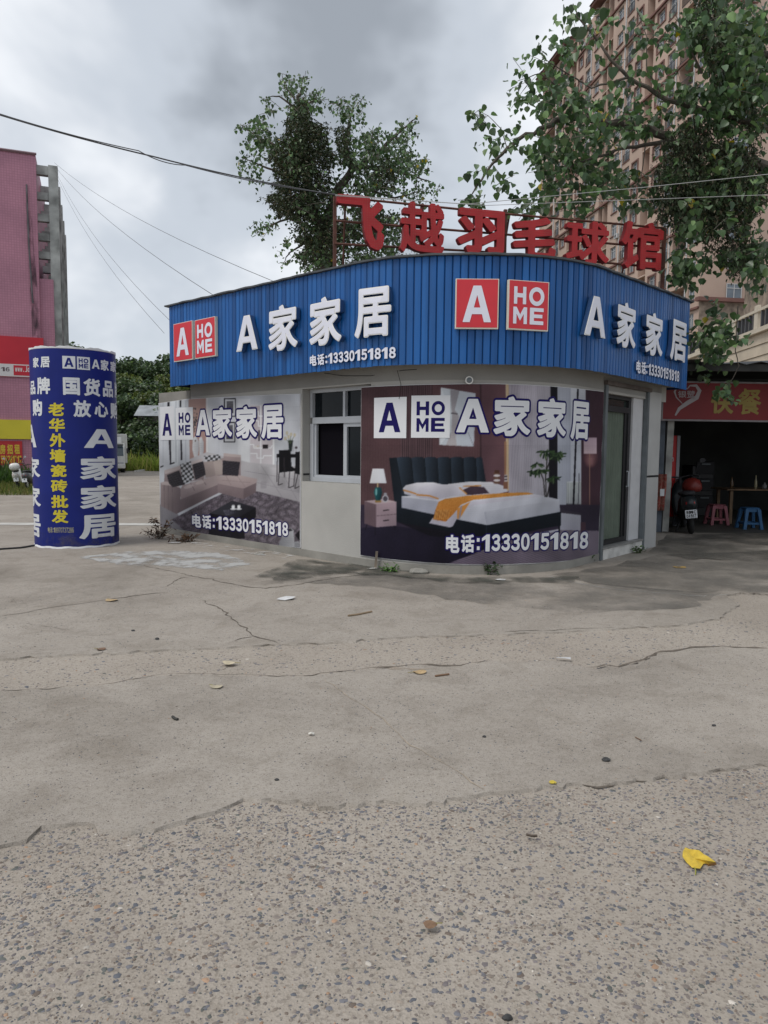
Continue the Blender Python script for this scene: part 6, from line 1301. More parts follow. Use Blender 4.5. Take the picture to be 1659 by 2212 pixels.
for k in range(26):
    u = rnd.choice([2.6, 6.2, 9.0, 14.2, 16.4, 19.2, 28.8, 31.6]); f = rnd.choice(fl[5:]); b = MB()
    P = np.array(tsurf(u, f + .5, .25)); b.box(P, (.8, .35, .6), rz=rz_t, bev=.03); ac = b.build('air_conditioner', M_TFR, tower)
    b = MB(); b.loft([[tuple(np.array(tsurf(u + .22*cos(2*pi*i/12), f + .5 + .22*sin(2*pi*i/12), q))) for i in range(12)] for q in (.42, .44)]); b.build('fan_grille', M_RAIL, ac)
b = MB(); zs = 17.5
for q, m_ in (((-.1, 18.2, 0, zs), 0),): b.quad(pr(q[0], q[2], .15), pr(q[1], q[2], .15), pr(q[1], q[3], .15), pr(q[0], q[3], .15))
b.quad(tsurf(-.15, 0, .1), tsurf(5.9, 0, .1), tsurf(5.9, 9, .1), tsurf(-.15, 9, .1)); b.build('stone_base', M_STONE, tower)
b = MB(); P = np.array(pr(9, zs + .2, .3)); b.box(P, (19, .7, .4), rz=atan2(TR[1], TR[0])); b.build('cornice', M_TWS, tower)
# podium with siding and balustrade in front of the tower
M_CREAM = mat('cream_siding', (.47, .40, .31), rough=.8, var=.12, scale=.8); M_CREAM2 = mat('cream_trim', (.52, .46, .37), rough=.8, var=.1)
PA, PBq = at(1720, 700, 38.0), at(1484, 765, 55.0); PA[2] = PBq[2] = 0; PD = PBq - PA; PL = np.linalg.norm(PD); PD /= PL; PNn = np.array([-PD[1], PD[0], 0]); hp_ = at(1659, 712, 41.0)[2]
pod = thing('podium_terrace', 'cream sided podium with a balustraded terrace between the shop and the tower', 'building', tuple(PA))
def dsurf(u, v, o): p = PA + PD*u + PNn*o; return (p[0], p[1], v)
nb = int(hp_/.62)
for k in range(nb):
    b = MB(); z0_, z1_ = k*hp_/nb, (k + 1)*hp_/nb; pf = [(0.0, z0_), (.10, z0_), (.04, z1_ - .02), (0.0, z1_ - .02)]
    b.add([dsurf(-6, z, o) for o, z in pf] + [dsurf(PL, z, o) for o, z in pf], [(0, 1, 5, 4), (1, 2, 6, 5), (2, 3, 7, 6), (0, 3, 2, 1), (4, 5, 6, 7)]); b.build('siding_board', M_CREAM, pod)
b = MB(); b.quad(dsurf(-6, 0, -.02), dsurf(PL, 0, -.02), dsurf(PL, hp_, -.02), dsurf(-6, hp_, -.02)); b.quad(dsurf(PL, 0, 0), dsurf(PL, 0, -14), dsurf(PL, hp_, -14), dsurf(PL, hp_, 0)); b.quad(dsurf(-6, hp_, 0), dsurf(PL, hp_, 0), dsurf(PL, hp_, -14), dsurf(-6, hp_, -14)); b.build('wall', M_CREAM2, pod)
b = MB(); bar(b, -6, PL + .1, hp_, hp_ + .25, .3, .6, surf=dsurf); b.build('cornice', M_CREAM2, pod)
b = MB(); bar(b, -6, PL, hp_ + 1.2, hp_ + 1.35, .2, .25, surf=dsurf); bal = b.build('balustrade', M_CREAM2, pod)
for k in range(40):
    u = -5.5 + k*(PL + 5)/40; b = MB(); bar(b, u, u + .12 if k % 6 else u + .5, hp_ + .25, hp_ + (1.2 if k % 6 else 1.6), .15, .16, surf=dsurf); b.build('baluster', M_CREAM2 if k % 6 == 0 else M_RAIL, bal)
b = MB(); bar(b, 3, PL + 3, hp_, hp_ + 6.2, -5.0, 3, surf=dsurf); b.build('stone_storey', M_STONE, pod)
for u in (4.5, 8.5, 12.5):
    b = MB(); bar(b, u, u + 1.9, hp_ + 1.2, hp_ + 4.2, -4.95, .1, surf=dsurf); wv = b.build('window', M_TGL, pod)
    b = MB(); [bar(b, *q, -4.9, .06, surf=dsurf) for q in ((u - .1, u, hp_ + 1.1, hp_ + 4.3), (u + 1.9, u + 2.0, hp_ + 1.1, hp_ + 4.3), (u + .9, u + 1.0, hp_ + 1.2, hp_ + 4.2), (u, u + 1.9, hp_ + 1.1, hp_ + 1.2))]; b.build('frame', M_TFR, wv)
    for k in range(5): b = MB(); bar(b, u, u + 1.9, hp_ + 4.6 + k*.22, hp_ + 4.72 + k*.22, -4.92, .06, surf=dsurf); b.build('louvre', M_CREAM2, wv)

# ------------------------------------------------------------------ trees
def leaf_mat(name, c, c2, yellow=.0, trans=.25, rough=.36):
    m = bpy.data.materials.new(name); m.use_nodes = True; N, L, b = nodes_of(m); A = N.new('ShaderNodeAttribute'); A.attribute_name = 'tint'
    L.new(A.outputs[0], b.inputs['Base Color']); b.inputs['Roughness'].default_value = rough; b.inputs['Specular IOR Level'].default_value = .45
    tr = N.new('ShaderNodeBsdfTranslucent'); hs = N.new('ShaderNodeHueSaturation'); hs.inputs['Value'].default_value = 1.3; hs.inputs['Saturation'].default_value = 1.1; L.new(A.outputs[0], hs.inputs['Color']); L.new(hs.outputs[0], tr.inputs[0])
    mx = N.new('ShaderNodeMixShader'); mx.inputs[0].default_value = trans; L.new(b.outputs[0], mx.inputs[1]); L.new(tr.outputs[0], mx.inputs[2]); L.new(mx.outputs[0], N['Material Output'].inputs[0]); return m
M_LEAF = leaf_mat('leaf', None, None); M_DLEAF = leaf_mat('small_leaf', None, None, trans=.12, rough=.6)
M_BARK = mat('bark', (.10, .085, .07), rough=.9, var=.35, scale=8, bump=.5)
HEART = np.array([(0, 0), (.34, .10), (.5, .36), (.34, .70), (0, 1.05), (-.34, .70), (-.5, .36), (-.34, .10)])
def leaves(name, P, size, cols_, parent, m, shape=HEART, droop=.75, seed=0, fold=.18):
    """many single leaves as one crown: heart-shaped, folded along the rib"""
    g = np.random.default_rng(seed); n = len(P)
    az = g.uniform(0, 2*pi, n); tilt = g.normal(droop, .45, n); roll = g.normal(0, .5, n); s = size*np.exp(g.normal(0, .22, n))
    d = np.stack([np.cos(az)*np.cos(tilt), np.sin(az)*np.cos(tilt), -np.sin(tilt)], 1)
    up = np.array([0, 0, 1.0])[None]; x = np.cross(d, up); x /= np.maximum(np.linalg.norm(x, axis=1, keepdims=True), 1e-6); nn_ = np.cross(x, d)
    x2 = x*np.cos(roll)[:, None] + nn_*np.sin(roll)[:, None]; n2 = np.cross(x2, d)
    K = len(shape); V = P[:, None, :] + s[:, None, None]*(x2[:, None, :]*shape[None, :, 0:1] + d[:, None, :]*shape[None, :, 1:2] + n2[:, None, :]*(np.abs(shape[None, :, 0:1])*fold*2 - .15*shape[None, :, 1:2]**2))
    me = bpy.data.meshes.new(name); me.vertices.add(n*K); me.vertices.foreach_set('co', (V - base_of(parent)).ravel())
    h = K//2; f1 = np.array([list(range(0, h + 1)), [0] + list(range(h, K))][0]); f2 = np.array([0] + list(range(h, K)))
    lp = np.concatenate([f1, f2]); loops = (lp[None] + (np.arange(n)*K)[:, None]).ravel(); me.loops.add(len(loops)); me.loops.foreach_set('vertex_index', loops.astype(np.int32))
    st = (np.arange(n)[:, None]*len(lp) + np.array([0, len(f1)])[None]).ravel(); me.polygons.add(len(st)); me.polygons.foreach_set('loop_start', st.astype(np.int32)); me.update(calc_edges=True)
    cc = np.ones((n, K, 4)); cc[:, :, :3] = cols_[:, None, :]; a = me.color_attributes.new('tint', 'FLOAT_COLOR', 'POINT'); a.data.foreach_set('color', cc.ravel()); me.materials.append(m)
    o = bpy.data.objects.new(name, me); COL.objects.link(o); o.parent = parent; return o
def tints(n, seed, base, spread=.3, yellow=.03):
    g = np.random.default_rng(seed); b = np.array(base)[g.integers(0, len(base), n)]*np.exp(g.normal(0, spread, (n, 1))); k = g.random(n) < yellow; b[k] = np.array([.42, .34, .04])*g.uniform(.6, 1.1, (k.sum(), 1)); return np.clip(b, .005, .8)
GREENS = [(.075, .135, .052), (.10, .17, .065), (.06, .11, .05), (.13, .20, .08), (.10, .145, .085)]
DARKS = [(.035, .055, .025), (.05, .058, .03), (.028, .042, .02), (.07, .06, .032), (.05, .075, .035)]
def cluster_pts(cl, conv, Y, dY, dens, seed, twigs, spacing, size):
    """short twigs spread through a clump, leaves set alternately along each"""
    g = np.random.default_rng(seed); out = []
    for cx0, cy0, rx, ry, w_ in cl:
        n = max(3, int(rx*ry*dens*w_))
        for _ in range(n):
            a = g.uniform(0, 2*pi); r = sqrt(g.random())*1.0; px, py = cx0 + rx*r*cos(a), cy0 + ry*r*sin(a); Yq = Y + g.normal(0, dY)
            p = at(*conv(px, py), Yq); dr = np.array([cos(a)*.6 + g.normal(0, .5), g.normal(0, .5), -sin(a)*.3 + g.normal(.1, .5)]); dr /= np.linalg.norm(dr)
            k = g.integers(3, 7); pts = [p + dr*spacing*(i - k/2) + np.array([0, 0, -.12*spacing*(i - k/2)**2*.2]) for i in range(k)]
            if twigs is not None and g.random() < .5: twigs.append(pts)
            for i, q in enumerate(pts): out.append(q + g.normal(0, size*.35, 3))
    return np.array(out)
def branch(b, pts, r0, r1):
    n = len(pts); P = [np.array(p, float) for p in pts]; fine = []
    for i in range(n - 1):
        for k in range(4): f = k/4; fine.append(P[i]*(1 - f) + P[i + 1]*f + RNG.normal(0, r0*.25, 3)*(k > 0))
    fine.append(P[-1]); m = len(fine); b.tube(fine, [r0 + (r1 - r0)*i/(m - 1) for i in range(m)], 7)

zA = lambda x, y: (486.0 + .29297*x, 135.0 + .29297*y)
clA = [(500, 200, 110, 90, .7), (590, 130, 25, 50, 1), (430, 120, 30, 40, .6), (340, 330, 50, 40, .8), (300, 270, 12, 12, 1), (290, 370, 10, 18, 1), (650, 300, 90, 70, .8), (700, 220, 14, 30, 1), (820, 285, 50, 30, 1), (890, 370, 90, 90, .9), (1000, 320, 45, 50, .9), (990, 450, 35, 50, .9), (970, 250, 12, 20, 1), (300, 450, 70, 50, 1), (180, 485, 60, 40, .9), (230, 600, 80, 60, 1), (130, 690, 28, 40, .9), (225, 720, 85, 45, 1), (160, 800, 40, 35, .8), (235, 840, 50, 50, .9), (115, 480, 10, 20, 1), (120, 810, 12, 12, 1),
       (450, 650, 130, 130, 1.1), (550, 790, 140, 90, 1.1), (300, 550, 80, 80, 1), (540, 360, 90, 70, 1), (1100, 620, 150, 110, 1.1), (1290, 560, 110, 90, 1), (1380, 440, 30, 35, 1), (1320, 490, 40, 40, .9), (1250, 720, 170, 110, 1.1), (1000, 750, 120, 120, 1), (1100, 880, 180, 130, 1.2), (1350, 780, 120, 90, .9), (1470, 760, 45, 60, .9), (1500, 870, 20, 30, .8), (1440, 950, 90, 40, .9), (1560, 945, 18, 15, .8), (900, 650, 80, 110, 1), (1080, 560, 60, 60, 1), (1120, 470, 20, 30, .9), (850, 950, 90, 60, .9), (820, 790, 50, 100, .5),
       (650, 1200, 170, 140, 1.2), (300, 1200, 90, 45, .8), (240, 1255, 45, 30, .9), (340, 1160, 40, 40, .7), (440, 1330, 40, 40, .8), (400, 1385, 20, 12, .8), (440, 1480, 30, 16, .9), (700, 1400, 170, 120, 1.2), (1000, 1150, 190, 150, 1.1), (1200, 1250, 150, 150, 1.1), (900, 1400, 190, 100, 1.2), (1150, 1430, 190, 60, 1.1), (570, 1500, 35, 50, .9), (1400, 1350, 50, 60, .7), (1350, 980, 80, 60, .8), (620, 1000, 200, 200, .5), (640, 620, 130, 200, .4)]
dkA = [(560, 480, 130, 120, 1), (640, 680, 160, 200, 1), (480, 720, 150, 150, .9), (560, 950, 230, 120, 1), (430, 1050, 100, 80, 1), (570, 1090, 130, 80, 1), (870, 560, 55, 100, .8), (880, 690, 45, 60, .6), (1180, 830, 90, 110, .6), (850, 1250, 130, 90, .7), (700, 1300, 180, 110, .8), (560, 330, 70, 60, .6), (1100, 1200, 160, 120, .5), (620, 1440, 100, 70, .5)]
YA = 18.0; ba = at(*zA(760, 1500), YA); tA = thing('poplar_tree', 'ivy-clad poplar with a double crown rising behind the blue shop', 'tree', (ba[0], YA, 0))
b = MB(); pA = lambda x, y, dy=0: at(*zA(x, y), YA + dy); branch(b, [(ba[0], YA, 0), pA(760, 1500), pA(720, 1250)], .24, .17); branch(b, [pA(720, 1250), pA(620, 950), pA(560, 600), pA(540, 300), pA(580, 100)], .15, .012)
branch(b, [pA(720, 1250), pA(820, 960), pA(930, 800, .4), pA(1100, 700, .3), pA(1300, 500, .2), pA(1400, 420)], .13, .01); branch(b, [pA(930, 800), pA(890, 560), pA(960, 280)], .07, .01); branch(b, [pA(1000, 770), pA(1250, 800), pA(1520, 880)], .06, .01); branch(b, [pA(600, 850), pA(380, 620), pA(120, 480)], .06, .008); branch(b, [pA(620, 950), pA(380, 800), pA(120, 700)], .05, .008)
branch(b, [pA(700, 1250), pA(480, 1150), pA(200, 1250)], .05, .008); branch(b, [pA(540, 350), pA(400, 250), pA(300, 260)], .03, .006); branch(b, [pA(540, 300), pA(440, 180), pA(420, 90)], .025, .006); branch(b, [pA(560, 330), pA(660, 280), pA(705, 200)], .025, .006); branch(b, [pA(950, 900), pA(1250, 1000), pA(1440, 950)], .04, .008); branch(b, [pA(640, 1300), pA(480, 1400), pA(430, 1480)], .03, .006)
tw = []; PA_ = cluster_pts(clA, zA, YA, .75, .0044, 21, tw, .085, .09)
b.build('trunk', M_BARK, tA); b = MB()
for t_ in tw: b.tube(t_, .006, 3, cap=False)
b.build('twigs', M_BARK, tA)['kind'] = 'stuff'; leaves('crown', PA_, .070, tints(len(PA_), 5, GREENS, .3, .008), tA, M_LEAF, seed=2)
g = np.random.default_rng(77)
def fuzz(cl, conv, Y, dY, dens, seed):
    g = np.random.default_rng(seed); out = []
    for cx0, cy0, rx, ry, w_ in cl:
        n = int(rx*ry*dens*w_); a = g.uniform(0, 2*pi, n); r = np.sqrt(g.random(n))*(1 + .16*np.sin(a*3 + cx0) + .16*np.sin(a*7 + cy0))*np.where(g.random(n) < .12, 1.25, 1); 
        for q in range(n): out.append(at(*conv(cx0 + rx*r[q]*cos(a[q]), cy0 + ry*r[q]*sin(a[q])), Y + g.normal(0, dY)))
    return np.array(out)
NARROW = np.array([(0, 0), (.16, .25), (.2, .55), (0, 1.0), (-.2, .55), (-.16, .25)])
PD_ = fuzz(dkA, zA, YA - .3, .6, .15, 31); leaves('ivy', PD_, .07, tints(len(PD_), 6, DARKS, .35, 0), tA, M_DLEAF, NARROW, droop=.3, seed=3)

zB = lambda x, y: (999.0 + .39779*x, .39779*y)
zC = lambda x, y: (1350.0 + .19526*x, 486.0 + .19526*y)
clB = [(600, 240, 70, 80, 1), (560, 270, 40, 40, 1.2), (430, 320, 60, 45, .9), (500, 210, 20, 25, 1), (340, 420, 60, 50, .9), (310, 480, 25, 25, .9), (520, 460, 110, 70, 1), (320, 590, 50, 50, .9), (280, 720, 60, 50, 1), (240, 800, 30, 25, .6), (480, 550, 130, 80, 1), (600, 690, 180, 90, 1.1), (430, 790, 110, 80, 1), (560, 880, 190, 100, 1.1), (700, 560, 110, 90, .9), (780, 700, 150, 100, .9), (880, 500, 80, 90, .8), (950, 660, 140, 90, .9), (700, 950, 190, 110, 1), (450, 970, 100, 110, 1.1), (400, 1080, 80, 70, 1), (880, 1000, 150, 100, .9), (950, 1120, 100, 60, .9), (650, 1110, 120, 60, .9), (190, 960, 30, 60, 1), (240, 1060, 40, 50, .9), (230, 1000, 30, 60, .9),
       (85, 620, 25, 30, 1), (110, 690, 25, 45, .9), (135, 780, 22, 25, .9), (185, 800, 10, 12, 1), (90, 930, 12, 8, 1), (30, 1080, 14, 18, 1), (85, 1060, 12, 14, 1), (60, 1125, 10, 10, 1), (750, 110, 50, 80, .7), (690, 110, 20, 25, 1), (990, 100, 30, 40, .7), (1000, 210, 25, 30, .9), (920, 190, 25, 15, .9), (600, 40, 18, 25, 1), (570, 85, 14, 14, 1), (1100, 440, 90, 110, .7), (1110, 200, 50, 60, .6), (820, 320, 30, 20, .9), (740, 240, 25, 40, .9), (990, 370, 40, 50, .7), (280, 1130, 30, 30, .9), (340, 1160, 40, 20, .9),
       (1450, 160, 210, 230, 1.15), (1560, 330, 130, 200, 1.1), (1500, 450, 170, 160, 1.1), (1350, 580, 160, 110, 1), (1200, 520, 90, 80, .8), (1250, 180, 90, 120, .8), (1600, 640, 80, 90, .9), (1450, 760, 120, 90, .6), (1450, 950, 190, 160, .8), (1280, 1180, 130, 130, .8), (1500, 1150, 140, 120, .5), (1610, 1330, 80, 90, .9), (1250, 1420, 110, 80, 1), (1190, 1500, 50, 50, .9), (1500, 1400, 120, 60, .7), (1610, 1470, 60, 40, .6), (1280, 1000, 170, 150, .7), (1370, 900, 60, 60, .6), (1100, 950, 60, 100, .6), (1180, 720, 90, 60, .6), (1080, 620, 80, 60, .9)]
clC = [(640, 560, 110, 80, 1), (560, 350, 50, 90, .8), (830, 1250, 110, 100, .9), (1050, 1150, 110, 110, .9), (980, 1430, 120, 110, 1), (960, 1030, 60, 50, .8), (1330, 380, 100, 90, .9), (1450, 320, 80, 80, .9), (1250, 1270, 100, 70, .5), (1110, 1760, 60, 40, .5), (920, 1720, 40, 30, .4), (1140, 1880, 26, 60, .4), (760, 1180, 60, 60, .8), (1000, 900, 80, 60, .5), (1440, 660, 100, 70, .6), (1520, 400, 60, 80, .7)]
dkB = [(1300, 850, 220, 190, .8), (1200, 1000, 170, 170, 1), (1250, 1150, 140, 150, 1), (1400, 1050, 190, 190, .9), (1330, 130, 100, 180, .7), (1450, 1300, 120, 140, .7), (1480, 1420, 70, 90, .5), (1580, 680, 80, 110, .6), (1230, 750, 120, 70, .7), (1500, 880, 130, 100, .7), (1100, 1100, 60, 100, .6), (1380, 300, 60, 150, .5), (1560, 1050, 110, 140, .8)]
YB = 12.2; tB = thing('poplar_tree', 'broad-leaved poplar whose branches reach in from the right before the tower', 'tree', (8.6, 12.2, 0))
b = MB(); pB = lambda x, y, dy=0: at(*zB(x, y), YB + dy)
branch(b, [(8.6, 12.2, 0), (8.4, 12.2, 2.5), (8.2, 12.2, 5.0), (8.3, 12.3, 7.5), pB(1900, 100)], .30, .12)
branch(b, [(8.2, 12.2, 3.6), pB(1659, 910), pB(1400, 830), pB(1200, 790), pB(1020, 700), pB(850, 665), pB(640, 630), pB(480, 680), pB(300, 760), pB(190, 860), pB(80, 1000), pB(30, 1110)], .10, .006)
branch(b, [pB(1250, 800), pB(1100, 770), pB(900, 800), pB(650, 880), pB(450, 980)], .045, .008); branch(b, [(8.2, 12.2, 5.0), pB(1659, 700), pB(1400, 620), pB(1110, 545), pB(900, 420), pB(780, 290), pB(640, 110), pB(600, 20)], .06, .005); branch(b, [pB(900, 420), pB(700, 480), pB(520, 370), pB(430, 310)], .02, .004)
branch(b, [pB(700, 640), pB(560, 500), pB(420, 400), pB(300, 440)], .02, .004); branch(b, [pB(1659, 910), pB(1430, 1100), pB(1430, 1260), pB(1500, 1400), pB(1480, 1500)], .035, .01); branch(b, [(8.2, 12.2, 7), pB(1659, 300), pB(1400, 150), pB(1300, 40)], .06, .02); branch(b, [pB(240, 800), pB(210, 700), pB(140, 630), pB(80, 600)], .008, .003); branch(b, [pB(1100, 540), pB(1000, 380), pB(1000, 200), pB(950, 60)], .014, .004)
branch(b, [pB(1300, 400), pB(1200, 200), pB(1150, 60)], .02, .005); branch(b, [at(*zC(1250, 900), YB), at(*zC(1220, 1400), YB - .2), at(*zC(1260, 1560), YB - .3), at(*zC(1190, 1700), YB - .3), at(*zC(1120, 1780), YB - .3)], .01, .004); branch(b, [pB(850, 800), pB(700, 950), pB(560, 1090)], .012, .004); branch(b, [pB(1000, 720), pB(980, 900), pB(940, 1120)], .012, .004)
clB = [(x, y, rx, ry, w_*(1.75 if x > 1150 else 1.0)) for x, y, rx, ry, w_ in clB]
tw = []; PB_ = cluster_pts(clB, zB, YB, .5, .0017, 41, tw, .10, .13); PC_ = cluster_pts(clC, zC, YB, .35, .0013, 42, tw, .10, .13)
b.build('trunk', M_BARK, tB); b = MB()
for t_ in tw: b.tube(t_, .004, 3, cap=False)
b.build('twigs', M_BARK, tB)['kind'] = 'stuff'; PB_ = np.concatenate([PB_, PC_]); leaves('crown', PB_, .104, tints(len(PB_), 8, GREENS, .34, .010), tB, M_LEAF, seed=4)
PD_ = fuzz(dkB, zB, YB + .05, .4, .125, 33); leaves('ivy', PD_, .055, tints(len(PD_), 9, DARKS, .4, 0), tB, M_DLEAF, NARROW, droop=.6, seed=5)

# ------------------------------------------------------------------ wood and hillside behind the yard
M_HILL = mat('hill_ground', (.05, .06, .025), rough=1, var=.4, scale=.2)
hx = np.linspace(-130, 60, 60); hy = np.linspace(64, 190, 30); V = []
for j, y in enumerate(hy):
    for x in hx: f = min(1, (y - 64)/70); V.append((x, y, 7.5*f*f*(1.1 + .25*sin(x*.05) + .15*sin(x*.13 + 1))*max(0, min(1, (15 - x)/40 + .2)) - .05))
make('hillside', V, [(j*60 + i, j*60 + i + 1, (j + 1)*60 + i + 1, (j + 1)*60 + i) for j in range(29) for i in range(59)], M_HILL, smooth=True, kind='structure')
FGREEN = [(.07, .11, .05), (.085, .13, .055), (.06, .095, .05), (.10, .145, .055), (.075, .105, .065)]; YGREEN = [(.14, .17, .05), (.12, .155, .05), (.095, .135, .045)]  # far greens lightened, haze over the slope put into the leaf colour
def wood_tree(name, label, px, py_top, Y, rad, base, seed, n=3200, group='trees of the wood behind the yard', cat='tree', zb=0.0, squash=1.0):
    top = at(px, py_top, Y); g = np.random.default_rng(seed); H_ = top[2] - zb; t = thing(name, label, cat, (top[0], Y, zb), group)
    b = MB(); branch(b, [(top[0], Y, zb - .5), (top[0] + .2, Y, zb + H_*.5), (top[0] - .1, Y, zb + H_*.9)], max(.08, H_*.022), .03)
    nb_ = 9; C = []
    for k in range(nb_):
        a = g.uniform(0, 2*pi); r = rad*g.uniform(.25, .8); z = zb + H_*g.uniform(.42, .9); f = 1 - abs((z - zb)/H_ - .62)*1.2; C.append((top[0] + cos(a)*r*f, Y + sin(a)*r*f, z, rad*g.uniform(.3, .5)*f)); b.tube([(top[0], Y, zb + (z - zb)*.6), C[-1][:3]], [.08, .02], 4)
    C.append((top[0], Y, zb + H_*.86, rad*.3)); b.build('trunk', M_BARK, t)
    P = []
    for cx0, cy0, cz0, r in C:
        d = g.normal(0, 1, (n//len(C), 3)); d /= np.linalg.norm(d, axis=1, keepdims=True); d *= (g.random((len(d), 1))**.4)*r; d[:, 2] *= .75*squash; P.append(d + np.array([cx0, cy0, cz0]))
    P = np.concatenate(P); P[:, 2] = np.minimum(P[:, 2], top[2] + g.normal(0, .2, len(P))); sh = np.clip((P[:, 2:3] - zb)/H_, 0, 1)
    leaves('crown', P, max(.16, Y*.0042), tints(len(P), seed + 1, base, .35, 0), t, M_LEAF, NARROW*np.array([[2.2, 1]]), droop=.4, seed=seed); return t
W_ = [(150, 722, 74, 4.5, FGREEN, 'tall dark tree rising just right of the pink building'), (190, 738, 78, 4.0, FGREEN, 'dark treetop above the top of the blue column'), (228, 752, 80, 4.2, FGREEN, 'dark treetop above the right edge of the blue column'), (268, 772, 82, 4.5, FGREEN, 'dark pine-like tree on the skyline right of the column'), (300, 762, 86, 4.8, FGREEN, 'tallest dark tree on the skyline between column and shop'),
      (336, 766, 84, 4.4, FGREEN, 'dark skyline tree near the left end of the fascia'), (366, 752, 86, 5.0, FGREEN, 'dark skyline tree beside the left fascia edge'), (400, 770, 84, 5.0, FGREEN, 'dark tree mostly behind the left end of the shop'), (278, 800, 68, 4.2, YGREEN, 'yellowish green tree halfway up the wooded slope'), (325, 815, 66, 4.0, FGREEN, 'mid green round tree on the slope under the skyline'), (362, 800, 68, 4.4, YGREEN, 'light green tree on the slope left of the shop'),
      (262, 850, 60, 3.6, FGREEN, 'dark tree low on the slope beside the column'), (300, 842, 62, 3.4, YGREEN, 'bright green low tree in the middle of the slope'), (345, 850, 60, 3.6, FGREEN, 'dark low tree behind the concrete wall end')]
for i, (x, y, Y, r, base, lab) in enumerate(W_): wood_tree('wood_tree', lab, x, y, Y, r, base, 100 + i, zb=max(0, 7.5*((Y - 64)/70)**2) if Y > 64 else 0)
W2 = [(285, 915, 52, 2.6, 'leafy bush behind the white truck'), (318, 905, 51, 2.8, 'broad dark bush in the middle under the tin hut'), (350, 900, 52, 2.8, 'dark bush just left of the sofa poster'), (240, 920, 54, 3, 'bush hidden mostly behind the blue column'), (300, 945, 49.5, 2.2, 'low dark bush right of the truck'), (335, 940, 49.0, 2.4, 'low dark bush behind the grass by the shop'), (362, 930, 50, 2.6, 'bush at the far end of the shop wall')]
for i, (x, y, Y, r, lab) in enumerate(W2): wood_tree('bush', lab, x, y, Y + 6, r, FGREEN, 200 + i, n=3000, group='bushes at the edge of the wood', cat='bush', squash=1.3)
hq = at(335, 900, 57.0); hut = thing('tin_roofed_hut', 'small hut with a pale tin roof among the trees', 'hut', (hq[0], 57, 0)); ht_ = at(335, 880, 57)[2]; hb_ = at(335, 899, 57)[2]
b = MB(); b.box((hq[0] + .8, 58.0, hb_/2), (4.2, 2, hb_)); b.build('wall', M_WALL2, hut); b = MB(); b.prism([(hq[0] - 1.5, 56.6, hb_), (hq[0] - 1.5, 59.4, hb_ + .1), (hq[0] - 1.5, 58.0, ht_ + .2)], (5.4, 0, 0)); b.build('roof', mat('pale_tin', (.26, .28, .30), rough=.5, var=.25, scale=2), hut)
b = MB(); b.box((hq[0] + 1.2, 56.98, hb_ - .5), (.5, .06, .4)); b.build('window', M_GLASS, hut)

# ------------------------------------------------------------------ grass, weeds
M_GRASS = leaf_mat('grass_blade', None, None, trans=.5, rough=.6)
def grass(name, label, n, region, hgt, seed, keep=None, base=((.10, .14, .03), (.14, .16, .045), (.07, .11, .025), (.20, .18, .07))):
    g = np.random.default_rng(seed); X = g.uniform(region[0], region[1], n); Y = g.uniform(region[2], region[3], n)
    if keep is not None: k = keep(X, Y, g); X, Y = X[k], Y[k]
    n = len(X); h = hgt*np.exp(g.normal(0, .35, n)); a = g.uniform(0, 2*pi, n); w_ = h*.06 + .004; bend = g.normal(0, .35, (n, 2))*h[:, None]; V = np.zeros((n, 3, 3))
    V[:, 0] = np.stack([X - np.cos(a)*w_, Y - np.sin(a)*w_, np.zeros(n)], 1); V[:, 1] = np.stack([X + np.cos(a)*w_, Y + np.sin(a)*w_, np.zeros(n)], 1); V[:, 2] = np.stack([X + bend[:, 0], Y + bend[:, 1], h], 1)
    me = bpy.data.meshes.new(name); me.from_pydata(V.reshape(-1, 3).tolist(), [], np.arange(n*3).reshape(-1, 3).tolist()); cc = np.ones((n, 3, 4)); cc[:, :, :3] = tints(n, seed, base, .3, 0)[:, None]
    at_ = me.color_attributes.new('tint', 'FLOAT_COLOR', 'POINT'); at_.data.foreach_set('color', cc.ravel()); me.materials.append(M_GRASS); o = bpy.data.objects.new(name, me); COL.objects.link(o); o['kind'] = 'stuff'; o['label'] = label; o['category'] = 'grass'; return o
vL = gnd(-40, 1073), gnd(84, 1071)
make('verge', [(-60, vL[0][1], .02), (-9.3, vL[1][1], .02), (-13.6, 36, .03), (-60, 30, .03)], [(0, 1, 2, 3)], mat('verge_soil', (.13, .12, .06), rough=1, var=.4, scale=2), kind='structure')
line = lambda X: np.interp(X, [-20, vL[1][0], vL[1][0] + 3.5], [vL[0][1], vL[1][1], vL[1][1] + .3])
grass('verge_grass', 'rough grass along the foot of the pink building', 22000, (-17.5, -8.3, 22, 35), .15, 51, lambda X, Y, g: (Y > line(X) + .1*g.normal(0, 1, len(X))) & (Y < 34.5 + (X + 16.7)*.39) & (X < -9.3 - (Y - vL[1][1])*.32))
grass('tall_weeds', 'dense green weeds behind the parked scooters', 7000, (-17.5, -13.4, 28.5, 35.5), .42, 52, lambda X, Y, g: (X < -9.6 - (Y - vL[1][1])*.34) & (np.sin(X*1.7) + .4 + .5*g.random(len(X)) > 0) & (Y < 34.5 + (X + 16.7)*.39), base=((.05, .10, .025), (.04, .08, .02), (.07, .12, .03)))
yr = gnd(300, 1018)[1]
make('far_verge', [(-30, yr, .02), (0, yr, .02), (0, 70, .03), (-45, 70, .03)], [(0, 1, 2, 3)], MATS['verge_soil'], kind='structure')
grass('far_grass', 'bright grass strip between the truck and the shop', 7000, (-20, -10, yr + .1, yr + 6), .6, 53, base=((.26, .32, .07), (.32, .36, .09), (.20, .27, .06), (.42, .38, .14)))
b = MB(); P = [gnd(290, 1021), gnd(318, 1017), gnd(350, 1018), gnd(400, 1019)]
